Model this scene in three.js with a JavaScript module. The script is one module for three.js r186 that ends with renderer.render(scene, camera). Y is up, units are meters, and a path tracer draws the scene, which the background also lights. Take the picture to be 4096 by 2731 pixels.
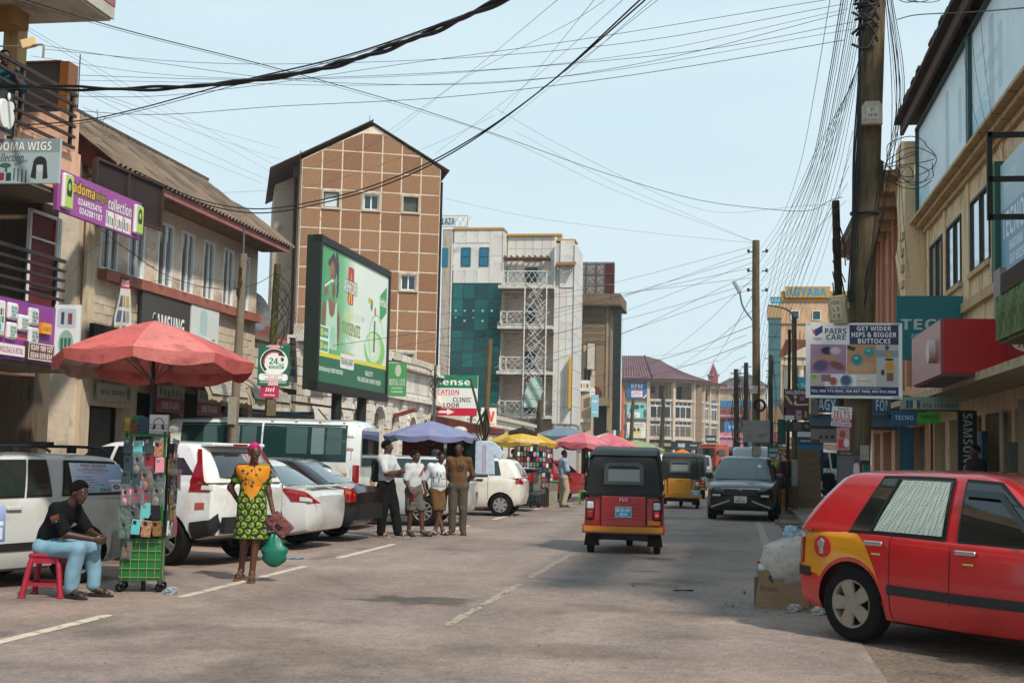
import*as THREE from 'three';
import{mergeGeometries,mergeVertices,toCreasedNormals}from 'three/addons/utils/BufferGeometryUtils.js';
import{RoundedBoxGeometry}from 'three/addons/geometries/RoundedBoxGeometry.js';
import{Brush,Evaluator,SUBTRACTION}from 'three-bvh-csg';
// ---------- camera, sky, sun, exposure ----------
const scene=new THREE.Scene();
const camera=new THREE.PerspectiveCamera(29.3,1024/682,0.1,900);
camera.position.set(0,1.6,0);
camera.rotation.order='YXZ';
camera.rotation.set(THREE.MathUtils.degToRad(4.93),THREE.MathUtils.degToRad(9.85),0.022);
const renderer=new THREE.WebGLRenderer({antialias:true});
renderer.toneMapping=THREE.LinearToneMapping;
renderer.toneMappingExposure=1.38;
renderer.shadowMap.enabled=true;
const SUN=new THREE.Vector3(0.6,0.96,0.6).normalize();
const sun=new THREE.DirectionalLight(new THREE.Color(1.0,0.925,0.8),2.9);
sun.position.copy(SUN).multiplyScalar(120);sun.position.z-=40;sun.target.position.set(0,0,-40);
sun.castShadow=true;sun.shadow.radius=6;sun.shadow.mapSize.set(4096,4096);
Object.assign(sun.shadow.camera,{left:-90,right:90,top:90,bottom:-90,near:1,far:400});
scene.add(sun,sun.target);
{
const W=512,H=256,d=new Float32Array(W*H*4);
const hash=(x,y)=>{const s=Math.sin(x*127.1+y*311.7)*43758.5453;return s-Math.floor(s);};
const sm=(t)=>t*t*(3-2*t);
const vn=(x,y,p)=>{const xi=Math.floor(x),yi=Math.floor(y),u=sm(x-xi),v=sm(y-yi),X=(i)=>((i % p)+p)% p;return(hash(X(xi),yi)*(1-u)+hash(X(xi+1),yi)*u)*(1-v)+(hash(X(xi),yi+1)*(1-u)+hash(X(xi+1),yi+1)*u)*v;};
for(let j=0;j<H;j++)for(let i=0;i<W;i++){
const el=((j+0.5)/H-0.5)*Math.PI,up=Math.max(0,Math.sin(el)),k=Math.pow(up,0.55);
let c=[0.585-0.23*k,0.67-0.13*k,0.7-0.055*k];
const n=vn(i/512*10,j/256*14,10)*0.6+vn(i/512*24,j/256*40,24)*0.28+vn(i/512*60,j/256*90,60)*0.12;
const cl=Math.max(0,Math.min(1,(n-0.5)*3))*0.4*Math.min(1,up*4);
c=c.map((v,q)=>v+([0.72,0.75,0.77][q]-v)*cl);
if(el<-0.02)c=[0.24,0.21,0.19];
d.set([c[0],c[1],c[2],1],(j*W+i)*4);
}
const t=new THREE.DataTexture(d,W,H,THREE.RGBAFormat,THREE.FloatType);
t.mapping=THREE.EquirectangularReflectionMapping;t.magFilter=t.minFilter=THREE.LinearFilter;t.wrapS=THREE.RepeatWrapping;t.needsUpdate=true;
scene.background=t;scene.environment=t;
}
scene.fog=new THREE.FogExp2(new THREE.Color(0.66,0.72,0.76),0.0004);
// ---------- helpers ----------
let seedv=12345;
const rnd=()=>{seedv=(seedv+0x6d2b79f5)|0;let t=Math.imul(seedv ^(seedv>>>15),1|seedv);t=(t+Math.imul(t ^(t>>>7),61|t))^ t;return((t ^(t>>>14))>>>0)/4294967296;};
const rr=(a,b)=>a+(b-a)*rnd(),pick=(a)=>a[Math.floor(rnd()*a.length)% a.length];
const PI=Math.PI,V=(x,y,z)=>new THREE.Vector3(x,y,z);
const lerp=(a,b,t)=>a+(b-a)*t,clamp=(x,a,b)=>Math.max(a,Math.min(b,x));
const taken={};
const numbered=(n)=>{const k=taken[n]=(taken[n]??-1)+1;return k?n+'_'+String(k).padStart(3,'0'):n;};
// tileable value-noise textures: only grain, stains and wear
function noiseTex(size,fn){
const d=new Uint8Array(size*size*4);
for(let j=0;j<size;j++)for(let i=0;i<size;i++){const c=fn(i/size,j/size);for(let q=0;q<3;q++)d[(j*size+i)*4+q]=clamp(Math.round(c[q]*255),0,255);d[(j*size+i)*4+3]=255;}
const t=new THREE.DataTexture(d,size,size);t.wrapS=t.wrapT=THREE.RepeatWrapping;t.magFilter=THREE.LinearFilter;t.minFilter=THREE.LinearMipmapLinearFilter;t.generateMipmaps=true;t.colorSpace=THREE.SRGBColorSpace;t.needsUpdate=true;return t;
}
const H2=(x,y,s)=>{let h=Math.imul(x|0,374761393)+Math.imul(y|0,668265263)+Math.imul(s|0,974711);h=Math.imul(h ^(h>>>13),1274126177);return((h ^(h>>>16))>>>0)/4294967296;};
function vn(u,v,p,s,q=p){const x=u*p,y=v*q,xi=Math.floor(x),yi=Math.floor(y),f=x-xi,g=y-yi,a=f*f*(3-2*f),b=g*g*(3-2*g),X=(i)=>((i % p)+p)% p,Y=(i)=>((i % q)+q)% q;return(H2(X(xi),Y(yi),s)*(1-a)+H2(X(xi+1),Y(yi),s)*a)*(1-b)+(H2(X(xi),Y(yi+1),s)*(1-a)+H2(X(xi+1),Y(yi+1),s)*a)*b;}
const fbm=(u,v,p,s)=>vn(u,v,p,s)*0.5+vn(u,v,p*2,s+1)*0.25+vn(u,v,p*4,s+2)*0.15+vn(u,v,p*8,s+3)*0.1;
const tint=(k,a=1,b=1,c=1)=>[k*a,k*b,k*c];
const TX={
grime:noiseTex(256,(u,v)=>{const n=fbm(u,v,4,1),f=fbm(u,v,32,5);const k=0.83+0.16*n+0.1*(f-0.5)-0.2*clamp((fbm(u,v,6,21)-0.6)*4,0,1);return tint(k,1,0.985,0.96);}),
streak:noiseTex(256,(u,v)=>{const s=vn(u,v,24,3,3)*0.6+vn(u,v,64,9,4)*0.4,n=fbm(u,v,5,2);const k=0.98-0.34*clamp((s-0.5)*2.6,0,1)*clamp(n*1.9-0.4,0,1)-0.1*(n-0.5)+0.06*(fbm(u,v,40,8)-0.5);return tint(k,1,0.97,0.93);}),
speck:noiseTex(256,(u,v)=>{const a=H2(u*256,v*256,4),b=vn(u,v,110,6);const k=0.62+0.36*b+0.2*(a-0.5);return tint(k,1.02,0.95+0.08*a,0.9+0.1*b);}),
asph:noiseTex(512,(u,v)=>{const a=H2(u*512,v*512,4),b=vn(u,v,200,6),n=fbm(u,v,4,11),m=fbm(u,v,14,31);const k=0.68+0.26*b+0.2*(a-0.5)+0.2*(n-0.5)+0.14*(m-0.5)-0.16*clamp((fbm(u,v,9,51)-0.62)*6,0,1);return tint(k,1,0.985,0.97);}),
wood:noiseTex(256,(u,v)=>{const s=vn(u,v,60,3,4)*0.6+vn(u,v,120,9,7)*0.4,n=fbm(u,v,4,2);const k=0.66+0.3*s+0.25*(n-0.5);return tint(k,1,0.97,0.9);}),
cloth:noiseTex(256,(u,v)=>{const k=0.87+0.12*vn(u,v,128,3)+0.16*(fbm(u,v,4,7)-0.5)+(((u*256)^(v*256))&1)*0.03;return tint(k);}),
dirt:noiseTex(256,(u,v)=>{const n=fbm(u,v,5,61),f=fbm(u,v,24,65),k=clamp((n*0.7+f*0.3-0.42)*3,0,1)*0.14;return[1-k*0.6,1-k*0.9,1-k*1.25];}),
rust:noiseTex(256,(u,v)=>{const n=fbm(u,v,5,71),f=fbm(u,v,20,75),k=clamp((n*0.6+f*0.4-0.42)*4,0,1);return[lerp(0.82,0.62,k),lerp(0.82,0.5,k),lerp(0.84,0.42,k)];}),
};
const matCache={};
// m('#hex', roughness, texture name, metres per tile, extra)
function m(color,rough=0.85,tex,tile=2,x={}){
const key=[color,rough,tex,tile,JSON.stringify(x)].join();
if(matCache[key])return matCache[key];
if(rough>=0.8)x={specularIntensity:0.4,...x};
const P=x.clearcoat||x.transmission||x.specularIntensity?THREE.MeshPhysicalMaterial:THREE.MeshStandardMaterial;
const{bump,bs,...own}=x,o=new P({roughness:rough,side:THREE.DoubleSide,...own});o.color.set(color);
if(tex){o.map=TX[tex];o.userData.tile=tile;if(bump!==0&&rough>0.5){o.bumpMap=TX[tex];o.bumpScale=bs??0.006;}}
return matCache[key]=o;
}
const paint=(c,tex='dirt')=>m(c,0.32,tex,1.6,{clearcoat:0.9,clearcoatRoughness:0.06,bump:0});
const glassM=(c='#0d1a1a',r=0.06)=>m(c,r,undefined,1,{clearcoat:1,clearcoatRoughness:0.03});
const mirrorM=m('#aebfc7',0.07,undefined,1,{metalness:0.85});
const black=m('#0c0d0e',0.6),rubber=m('#151412',0.85,'grime',0.5),chrome=m('#c9ccce',0.18,undefined,1,{metalness:1}),steel=m('#7c7f80',0.45,'grime',1,{metalness:0.7});
function boxUV(g,tile){
const gi=g.index?g.toNonIndexed():g;if(!gi.attributes.normal)gi.computeVertexNormals();
const p=gi.attributes.position,uv=new Float32Array(p.count*2),a=V(),b=V(),c=V(),n=V();
for(let i=0;i<p.count;i+=3){
a.fromBufferAttribute(p,i);b.fromBufferAttribute(p,i+1);c.fromBufferAttribute(p,i+2);
n.copy(b).sub(a).cross(c.clone().sub(a));const X=Math.abs(n.x),Y=Math.abs(n.y),Z=Math.abs(n.z);
[a,b,c].forEach((q,k)=>{const r=X>Y&&X>Z?[q.z,q.y]:Y>Z?[q.x,q.z]:[q.x,q.y];uv[(i+k)*2]=r[0]/tile+0.137;uv[(i+k)*2+1]=r[1]/tile+0.219;});
}
gi.setAttribute('uv',new THREE.BufferAttribute(uv,2));return gi;
}
function mesh(name,geo,mat,parent=scene,pos,rot){
if(!Array.isArray(mat)&&mat.userData.tile&&!geo.userData.own){const k='uv'+mat.userData.tile;geo=geo.userData[k]??=boxUV(geo.clone(),mat.userData.tile);}
const o=new THREE.Mesh(geo,mat);o.name=parent===scene?numbered(name):name;o.castShadow=o.receiveShadow=true;
if(pos)o.position.set(...pos);if(rot)o.rotation.set(...rot);parent.add(o);return o;
}
function tag(o,label,category,group){o.userData.label=label;o.userData.category=category;if(group)o.userData.group=group;return o;}
function thing(name,label,category,pos=[0,0,0],ry=0,group){const o=new THREE.Group();o.name=numbered(name);o.position.set(...pos);o.rotation.y=ry;scene.add(o);return tag(o,label,category,group);}
function struct(o){o.userData.kind='structure';return o;}
const boxCache={};
const bx=(w,h,d)=>boxCache[[w.toFixed(3),h.toFixed(3),d.toFixed(3)].join()]??=new THREE.BoxGeometry(w,h,d);
const rbx=(w,h,d,r=0.02,s=2)=>boxCache[['r',w.toFixed(3),h.toFixed(3),d.toFixed(3),r,s].join()]??=new RoundedBoxGeometry(w,h,d,s,Math.min(r,w/2.01,h/2.01,d/2.01));
const B=(parent,name,mat,x,y,z,w,h,d,rx=0,ry=0,rz=0)=>mesh(name,bx(w,h,d),mat,parent,[x,y,z],[rx,ry,rz]);
const RB=(parent,name,mat,x,y,z,w,h,d,r=0.02,rx=0,ry=0,rz=0)=>mesh(name,rbx(w,h,d,r),mat,parent,[x,y,z],[rx,ry,rz]);
const cylCache={};
const cylG=(r0,r1,h,n=12)=>cylCache[[r0,r1,h,n].join()]??=new THREE.CylinderGeometry(r0,r1,h,n);
const CY=(parent,name,mat,x,y,z,r0,r1,h,rx=0,rz=0,n=12)=>mesh(name,cylG(r0,r1,h,n),mat,parent,[x,y,z],[rx,0,rz]);
const at=(g,x=0,y=0,z=0,rx=0,ry=0,rz=0)=>{const q=g.clone();q.applyMatrix4(new THREE.Matrix4().compose(V(x,y,z),new THREE.Quaternion().setFromEuler(new THREE.Euler(rx,ry,rz)),V(1,1,1)));return q;};
const merge=(l)=>mergeGeometries(l.map((g)=>{const q=g.index?g.toNonIndexed():g.clone();for(const k of Object.keys(q.attributes))if(!['position','normal'].includes(k))q.deleteAttribute(k);return q;}));
const bars=(l)=>merge(l.map(([x,y,z,w,h,d,rz=0])=>at(bx(w,h,d),x,y,z,0,0,rz)));
function tubeG(pts,r,n=6,seg){const c=pts.length===2?new THREE.LineCurve3(V(...pts[0]),V(...pts[1])):new THREE.CatmullRomCurve3(pts.map((p)=>V(...p)));return new THREE.TubeGeometry(c,seg??(pts.length-1)*6,r,n);}
const tube=(parent,name,mat,pts,r,n=6,seg)=>mesh(name,tubeG(pts,r,n,seg),mat,parent);
function polyShape(pts,holes=[]){const s=new THREE.Shape(pts.map((p)=>new THREE.Vector2(...p)));for(const h of holes)s.holes.push(new THREE.Path((h.length===4&&typeof h[0]==='number'?[[h[0],h[1]],[h[0],h[3]],[h[2],h[3]],[h[2],h[1]]]:h).map((p)=>new THREE.Vector2(...p))));return s;}
const ext=(pts,depth,holes,bev=0)=>new THREE.ExtrudeGeometry(polyShape(pts,holes),{depth,bevelEnabled:bev>0,bevelSize:bev,bevelThickness:bev,bevelSegments:2,curveSegments:6});
const rectP=(x0,y0,x1,y1)=>[[x0,y0],[x1,y0],[x1,y1],[x0,y1]];
// a wall in the local plane z = front (outside towards +z), with openings
const wall=(parent,name,mat,x0,y0,x1,y1,holes=[],th=0.25,front=0)=>mesh(name,ext(rectP(x0,y0,x1,y1),th,holes),mat,parent,[0,0,front-th]);
// a window standing in an opening: frame, bars, panes; x, y is the lower left corner
function win(parent,x,y,w,h,z,fm,gm,cols=2,rows=1,fw=0.05,name='window'){
const l=[[x+w/2,y+fw/2,z,w,fw,0.07],[x+w/2,y+h-fw/2,z,w,fw,0.07],[x+fw/2,y+h/2,z,fw,h-2*fw,0.07],[x+w-fw/2,y+h/2,z,fw,h-2*fw,0.07]];
for(let i=1;i<cols;i++)l.push([x+(w*i)/cols,y+h/2,z,fw,h-2*fw,0.06]);
for(let i=1;i<rows;i++)l.push([x+w/2,y+(h*i)/rows,z+0.002,w-2*fw,fw*0.8,0.05]);
const f=mesh(name,bars(l),fm,parent);
for(let i=0;i<cols;i++)for(let j=0;j<rows;j++)B(f,'pane',Array.isArray(gm)?gm[(i+j)% gm.length]:gm,x+(w*(i+0.5))/cols,y+(h*(j+0.5))/rows,z-0.012-0.012*(i % 2),w/cols-fw*0.9,h/rows-fw*0.7,0.008);
return f;
}
// ---------- print: lettering and posters on canvas ----------
function cv(w,h,bg,fn){const c=document.createElement('canvas');c.width=w;c.height=h;const g=c.getContext('2d');g.fillStyle=bg;g.fillRect(0,0,w,h);fn(g,w,h);
const t=new THREE.CanvasTexture(c);t.colorSpace=THREE.SRGBColorSpace;t.anisotropy=8;const o=new THREE.MeshStandardMaterial({map:t,roughness:0.45,side:THREE.DoubleSide});return o;}
// text stretched into the box x, y (top left), w, h
function tx(g,s,x,y,w,h,color,font='bold',fam='sans-serif',stroke,sw=6){
g.save();g.font=`${font} 100px ${fam}`;g.textBaseline='alphabetic';const mm=g.measureText(s),a=mm.actualBoundingBoxAscent||72,d=mm.actualBoundingBoxDescent||0,l=mm.actualBoundingBoxLeft||0,tw=(mm.actualBoundingBoxRight||mm.width)+l;
g.translate(x,y);g.scale(w/tw,h/(a+d));if(stroke){g.strokeStyle=stroke;g.lineWidth=sw;g.lineJoin='round';g.strokeText(s,l,a);}g.fillStyle=color;g.fillText(s,l,a);g.restore();
}
const rc=(g,c,x,y,w,h)=>{g.fillStyle=c;g.fillRect(x,y,w,h);};
const rrc=(g,c,x,y,w,h,r)=>{g.fillStyle=c;g.beginPath();g.roundRect(x,y,w,h,r);g.fill();};
const el=(g,c,x,y,a,b,rot=0)=>{g.fillStyle=c;g.beginPath();g.ellipse(x,y,a,b,rot,0,2*PI);g.fill();};
// soft-edged blob for printed photographs
const ge=(g,c,x,y,a,b,rot=0)=>{g.save();g.translate(x,y);g.rotate(rot);g.scale(a,b);const q=g.createRadialGradient(-0.25,-0.3,0.1,0,0,1);q.addColorStop(0,c);q.addColorStop(0.5,c);q.addColorStop(1,c+'00');g.fillStyle=q;g.beginPath();g.arc(0,0,1,0,2*PI);g.fill();g.restore();};
const pg=(g,c,p)=>{g.fillStyle=c;g.beginPath();p.forEach(([x,y],i)=>(i?g.lineTo(x,y):g.moveTo(x,y)));g.closePath();g.fill();};
// flat panel with print on its front (+z)
function panel(parent,name,x,y,z,w,h,d,print,side='#d8d8d4',ry=0,rx=0,rz=0){const s=typeof side==='string'?m(side,0.6):side;return mesh(name,new THREE.BoxGeometry(w,h,d),[s,s,s,s,print,s],parent,[x,y,z],[rx,ry,rz]);}
// ---------- ground, carriageway, markings, kerb ----------
{
const base=new THREE.ShapeGeometry(polyShape(rectP(-260,-60,260,620),[[1.12,21,1.5,38]]));base.rotateX(-PI/2);
struct(mesh('ground',base,m('#8d7c70',0.95,'asph',5),scene,[0,-0.004,0]));
// carriageway with grain, stains, polished wheel tracks and tar patches
const W=1024,H=2048,d=new Uint8Array(W*H*4),x0=-14,zz0=-2,LX=15.1,LZ=70;
for(let j=0;j<H;j++)for(let i=0;i<W;i++){
const u=i/W,v=j/H,X=x0+u*LX,Z=zz0-v*LZ,q=(a,b,p,s)=>vn(a,b,p,s);
let k=0.5+0.09*(H2(i,j,2)-0.5)+0.06*(q(X/16,Z/16,170,3)-0.5)+0.06*(q(X/40,Z/40,60,5)-0.5)+0.07*(q(X/40,Z/40,18,7)-0.5)+0.05*(q(X/64,Z/64,9,8)-0.5);
const st=q(X/40,Z/40,26,41)*0.6+q(X/40,Z/40,90,43)*0.4;k-=0.07*clamp((st-0.66)*6,0,1);
const lw=q(X/20,Z/90,24,51);k-=0.03*clamp((lw-0.55)*3,0,1);
const p1=Math.hypot((X+3.35)/0.7,(Z+13.9)/0.5)+0.7*(q(X/10,Z/10,50,61)-0.5);k-=0.15*clamp((1.0-p1)*3,0,1);
const dust=clamp((q(X/50,Z/50,30,71)-0.5)*2,0,1)*0.05;
for(const[tc,tw]of[[-4.9,0.3],[-3.5,0.3],[-1.9,0.3],[-0.6,0.3]])k-=0.022*Math.exp(-(((X-tc+0.15*(q(X/60,Z/60,12,91)-0.5))/tw)**2))*(0.5+q(X/30,Z/90,30,92));
const oil=q(X/24,Z/24,40,95);if(X<-6||Math.abs(X+1.2)<0.5)k-=0.1*clamp((oil-0.74)*8,0,1);
d.set([(k+dust)*255*1.09,(k+dust*0.8)*255*0.95,(k+dust*0.5)*255*0.885,255].map((c)=>clamp(c,0,255)),(j*W+i)*4);
}
const t=new THREE.DataTexture(d,W,H);t.magFilter=THREE.LinearFilter;t.minFilter=THREE.LinearMipmapLinearFilter;t.generateMipmaps=true;t.colorSpace=THREE.SRGBColorSpace;t.needsUpdate=true;
const g=new THREE.PlaneGeometry(LX,LZ);g.rotateX(-PI/2);g.userData.own=1;{const p=g.attributes.position,uv=g.attributes.uv;for(let i=0;i<p.count;i++)uv.setXY(i,(p.getX(i)+LX/2)/LX,1-(p.getZ(i)+LZ/2)/LZ);}
const rm=new THREE.MeshStandardMaterial({map:t,roughness:0.9,bumpMap:TX.asph,bumpScale:0.004});TX.asph.repeat.set(1,1);
rm.bumpMap=TX.asph.clone();rm.bumpMap.repeat.set(6,28);rm.bumpMap.needsUpdate=true;
const r=mesh('road',g,rm,scene,[x0+LX/2,0.001,zz0-LZ/2]);struct(r);
// worn paint: broken outline cut from the sheet, laid 4 mm up
const pm=m('#dccfc0',0.85,'grime',0.7),wm=m('#b3a698',0.85,'grime',0.5);
const line=(x,z0,z1,w,mat,wear,name)=>{
const n=Math.max(4,Math.round(Math.abs(z1-z0)/0.12)),a=[],b=[];
for(let i=0;i<=n;i++){const z=lerp(z0,z1,i/n),e=i===0||i===n?0.4:1;a.push([x-(w/2)*e+rr(-1,1)*wear,-z]);b.unshift([x+(w/2)*e+rr(-1,1)*wear,-z]);}
const holes=[];for(let i=0;i<Math.abs(z1-z0)*wear*160;i++){const hz=lerp(z0,z1,rr(0.05,0.95)),hx=x+rr(-0.3,0.3)*w,q=rr(0.008,0.022);holes.push([[hx-q,-hz],[hx,-hz+q*2],[hx+q,-hz],[hx,-hz-q*2]]);}
const sg=new THREE.ShapeGeometry(polyShape([...a,...b],holes.slice(0,30)));sg.rotateX(-PI/2);struct(mesh(name,sg,mat,scene,[0,0.005,0]));
};
for(const[a,b]of[[-8.3,-11.7],[-13.3,-17.45],[-18.9,-22.2],[-25.6,-28.6],[-31.5,-34.2],[-37.6,-40.2]])line(-5.84,a,b,0.13,pm,0.006,'bay_line');
for(const[a,b]of[[-12,-13.6],[-13.75,-16.2],[-16.9,-21.6],[-30,-33]])line(-2.64,a,b,0.1,wm,0.022,'centre_line');
for(const[a,b]of[[-21.4,-34.5],[-41,-50]])line(0.56,a,b,0.15,wm,0.008,'edge_line');
// raised pavement on the right, gutter and crossing slabs
const pv=m('#9a8b7f',0.92,'asph',2.2),kb=m('#8d8177',0.92,'grime',1.1);
const pave=new THREE.Group();pave.name='pavement';scene.add(pave);struct(pave);
const kx=(z)=>(z>-38?1.52:z>-46?lerp(1.52,0.62,(-38-z)/8):z>-70?lerp(0.62,0.1,(-46-z)/24):0.1);
{const l=[];for(let z=-21;z>=-150;z-=1)l.push([kx(z)+0.16,-z]);mesh('paving',at(ext([...l,[5.2,150],[5.2,21]],0.34),0,0,0,-PI/2),pv,pave,[0,-0.14,0]);}
for(let i=0;i<60;i++){const z=-21.5-i;B(pave,'kerb_stone',kb,kx(z)+0.07+rr(-0.01,0.01),0.02+rr(-0.008,0.008),z,0.17,0.395,0.975,0,Math.atan2(kx(z+0.5)-kx(z-0.5),1)+rr(-0.006,0.006),0);}
const gut=new THREE.Group();gut.name='gutter';scene.add(gut);struct(gut);
B(gut,'gutter_bed',m('#4a423b',0.95,'grime',1),1.31,-0.36,-29.5,0.42,0.05,17);
B(gut,'gutter_side',kb,1.09,-0.19,-29.5,0.06,0.36,17);
for(const z of[-22.3,-24.2,-25.6,-27.4,-28.6,-30.6,-32.2,-33.4,-35.2,-36.4]){const w=rr(0.3,0.46);B(gut,'crossing_slab',kb,1.29+rr(-0.05,0.05),0.055+rr(0,0.04),z,w+0.16,0.11,rr(0.42,0.7),rr(-0.03,0.03),rr(-0.08,0.08),rr(-0.03,0.03));}
}
// ---------- left row ----------
const cream=m('#ecdccb',0.92,'grime',2.4),creamB=m('#e8d6c4',0.92,'grime',1.3),pinkW=m('#e6bba6',0.9,'streak',2.2),roomM=m('#7d7166',0.92,'grime',1.5),redTrim=m('#b57468',0.85,'grime',1.2),whitePl=m('#efece6',0.9,'grime',2),upvc=m('#e4e8ea',0.4);  // roomM: room walls, and flat sheets painted in place of shaded shop interiors
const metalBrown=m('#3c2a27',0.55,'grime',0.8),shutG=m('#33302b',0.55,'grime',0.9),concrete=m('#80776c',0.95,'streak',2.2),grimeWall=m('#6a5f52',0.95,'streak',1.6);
const winGlass=m('#6d6a62',0.12,undefined,1,{metalness:0.35}),winGlassB=m('#8d908c',0.1,undefined,1,{metalness:0.5});
function shutter(parent,x,y,z,w,h,mat,ph=0.11,name='roller_shutter'){const s=mesh(name,bars([[x,y+h/2,z-0.03,w,h,0.02]]),black,parent);const n=Math.floor(h/ph);for(let i=0;i<n;i++)B(s,'slat',mat,x,y+ph*(i+0.5),z,w,ph*0.88,0.03,0.16);return s;}
function railing(parent,x0,x1,y0,y1,z,mat,n=5,posts=[]){const r=new THREE.Group();r.name='railing';parent.add(r);
for(let i=0;i<n;i++)B(r,'rail',mat,(x0+x1)/2,lerp(y0,y1,i/(n-1)),z,x1-x0,i===n-1?0.055:0.045,0.045);
for(const p of posts)B(r,'post',mat,p,(y0+y1)/2,z-0.05,0.05,y1-y0,0.05);return r;}
// near shop building: local x runs away down the street, z towards the street
{
const b=thing('shop_building','tall left shop building with two brown railed balconies and a pale cantilevered roof slab','building',[-12.6,0,-10],PI/2);
wall(b,'wall',pinkW,-2,2.7,9.8,3.6,[],0.3,1.2);
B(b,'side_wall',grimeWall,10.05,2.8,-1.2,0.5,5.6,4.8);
B(b,'ground_pier',m('#8d8070',0.9,'streak',1.5),9.95,1.35,0.28,0.5,2.7,0.5);
B(b,'parapet',pinkW,4,5.98,1.85,11.2,0.72,0.16);B(b,'balcony_floor',concrete,4,5.6,0.9,11.2,0.1,2);
B(b,'parapet_end',pinkW,9.75,6.35,0.7,0.16,1.5,2.1);
B(b,'lower_balcony_floor',m('#6b6259',0.9,'grime',1),4,3.58,1.0,10.6,0.14,2);
railing(b,-1,9.15,3.72,4.5,2.0,metalBrown,6,[2,5.4,8.05,8.95]);
{const r=railing(b,-1,9.2,6.36,7.22,2.02,metalBrown,6,[2,5.2,7.65,9.15]);}
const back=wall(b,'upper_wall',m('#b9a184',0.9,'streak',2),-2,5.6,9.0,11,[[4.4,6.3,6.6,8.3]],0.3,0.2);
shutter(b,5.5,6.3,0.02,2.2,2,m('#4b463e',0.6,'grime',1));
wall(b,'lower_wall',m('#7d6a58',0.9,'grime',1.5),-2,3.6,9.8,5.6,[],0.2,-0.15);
for(let i=0;i<4;i++)B(b,'red_panel',m('#7a1218',0.6,'grime',1.5),9.72,3.9+i*0.42,1.24,0.82,0.4,0.04);
const fr=mesh('door_frame',bars([[10.24,4.5,1.26,0.07,1.8,0.06],[10.14,4.5,1.27,0.04,1.8,0.06],[9.3,4.5,1.26,0.05,1.8,0.06],[9.72,5.38,1.26,0.9,0.05,0.06],[9.72,4.95,1.265,0.84,0.03,0.05],[9.72,4.53,1.265,0.84,0.03,0.05]]),upvc,b);B(fr,'pane',winGlassB,10.19,4.5,1.262,0.07,1.7,0.01);
B(b,'curved_pipe',m('#b89b6c',0.6),6.95,4.55,0.1,0.1,1.9,0.1);
// cantilevered roof slab with tile-clad fascia
const slabM=m('#d9d4cb',0.8,'grime',2),clad=m('#b98577',0.7,'grime',2);
B(b,'roof_slab',slabM,4,8.8,0.9,12,0.14,2.45);
for(let i=0;i<6;i++)B(b,'fascia_tile',slabM,9.6-i*0.93,8.87,2.15,0.91,0.2,0.03);
for(let i=0;i<6;i++)for(let j=0;j<3;j++)B(b,'cladding_tile',clad,9.6-i*0.93,9.2+j*0.46,2.16,0.91,0.44,0.03);
for(let i=0;i<3;i++){B(b,'fascia_tile',slabM,10.02,8.87,1.7-i*0.9,0.03,0.2,0.88);B(b,'cladding_tile',clad,10.03,9.4,1.7-i*0.9,0.03,0.86,0.88);}
B(b,'soffit_beam',m('#b98f55',0.8,'grime',1.5),9.3,8.6,0.3,0.5,0.3,1.2);B(b,'column',m('#cbb183',0.85,'streak',1.6),9.8,7.2,0.52,0.3,2.9,0.26);
// shopfront below: shutters and piers
const sh=m('#4d463d',0.5,'grime',0.8);
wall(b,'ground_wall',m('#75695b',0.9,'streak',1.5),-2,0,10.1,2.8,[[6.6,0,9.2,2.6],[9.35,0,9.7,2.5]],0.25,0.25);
shutter(b,7.9,0.05,0.12,2.6,2.5,m('#312c27',0.5,'grime',0.8),0.09);shutter(b,9.52,0.05,0.12,0.35,2.4,m('#8b8072',0.6,'grime',0.6),0.1);
B(b,'jamb',m('#8d8579',0.6,'grime',0.7),9.28,1.35,0.34,0.1,2.7,0.1);B(b,'jamb',m('#6a645b',0.6,'grime',0.7),6.5,1.35,0.34,0.16,2.7,0.1);
B(b,'sign_shelf',m('#6d6253',0.8,'grime',1),4,2.76,1.3,10.4,0.08,2.2);
}
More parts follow.
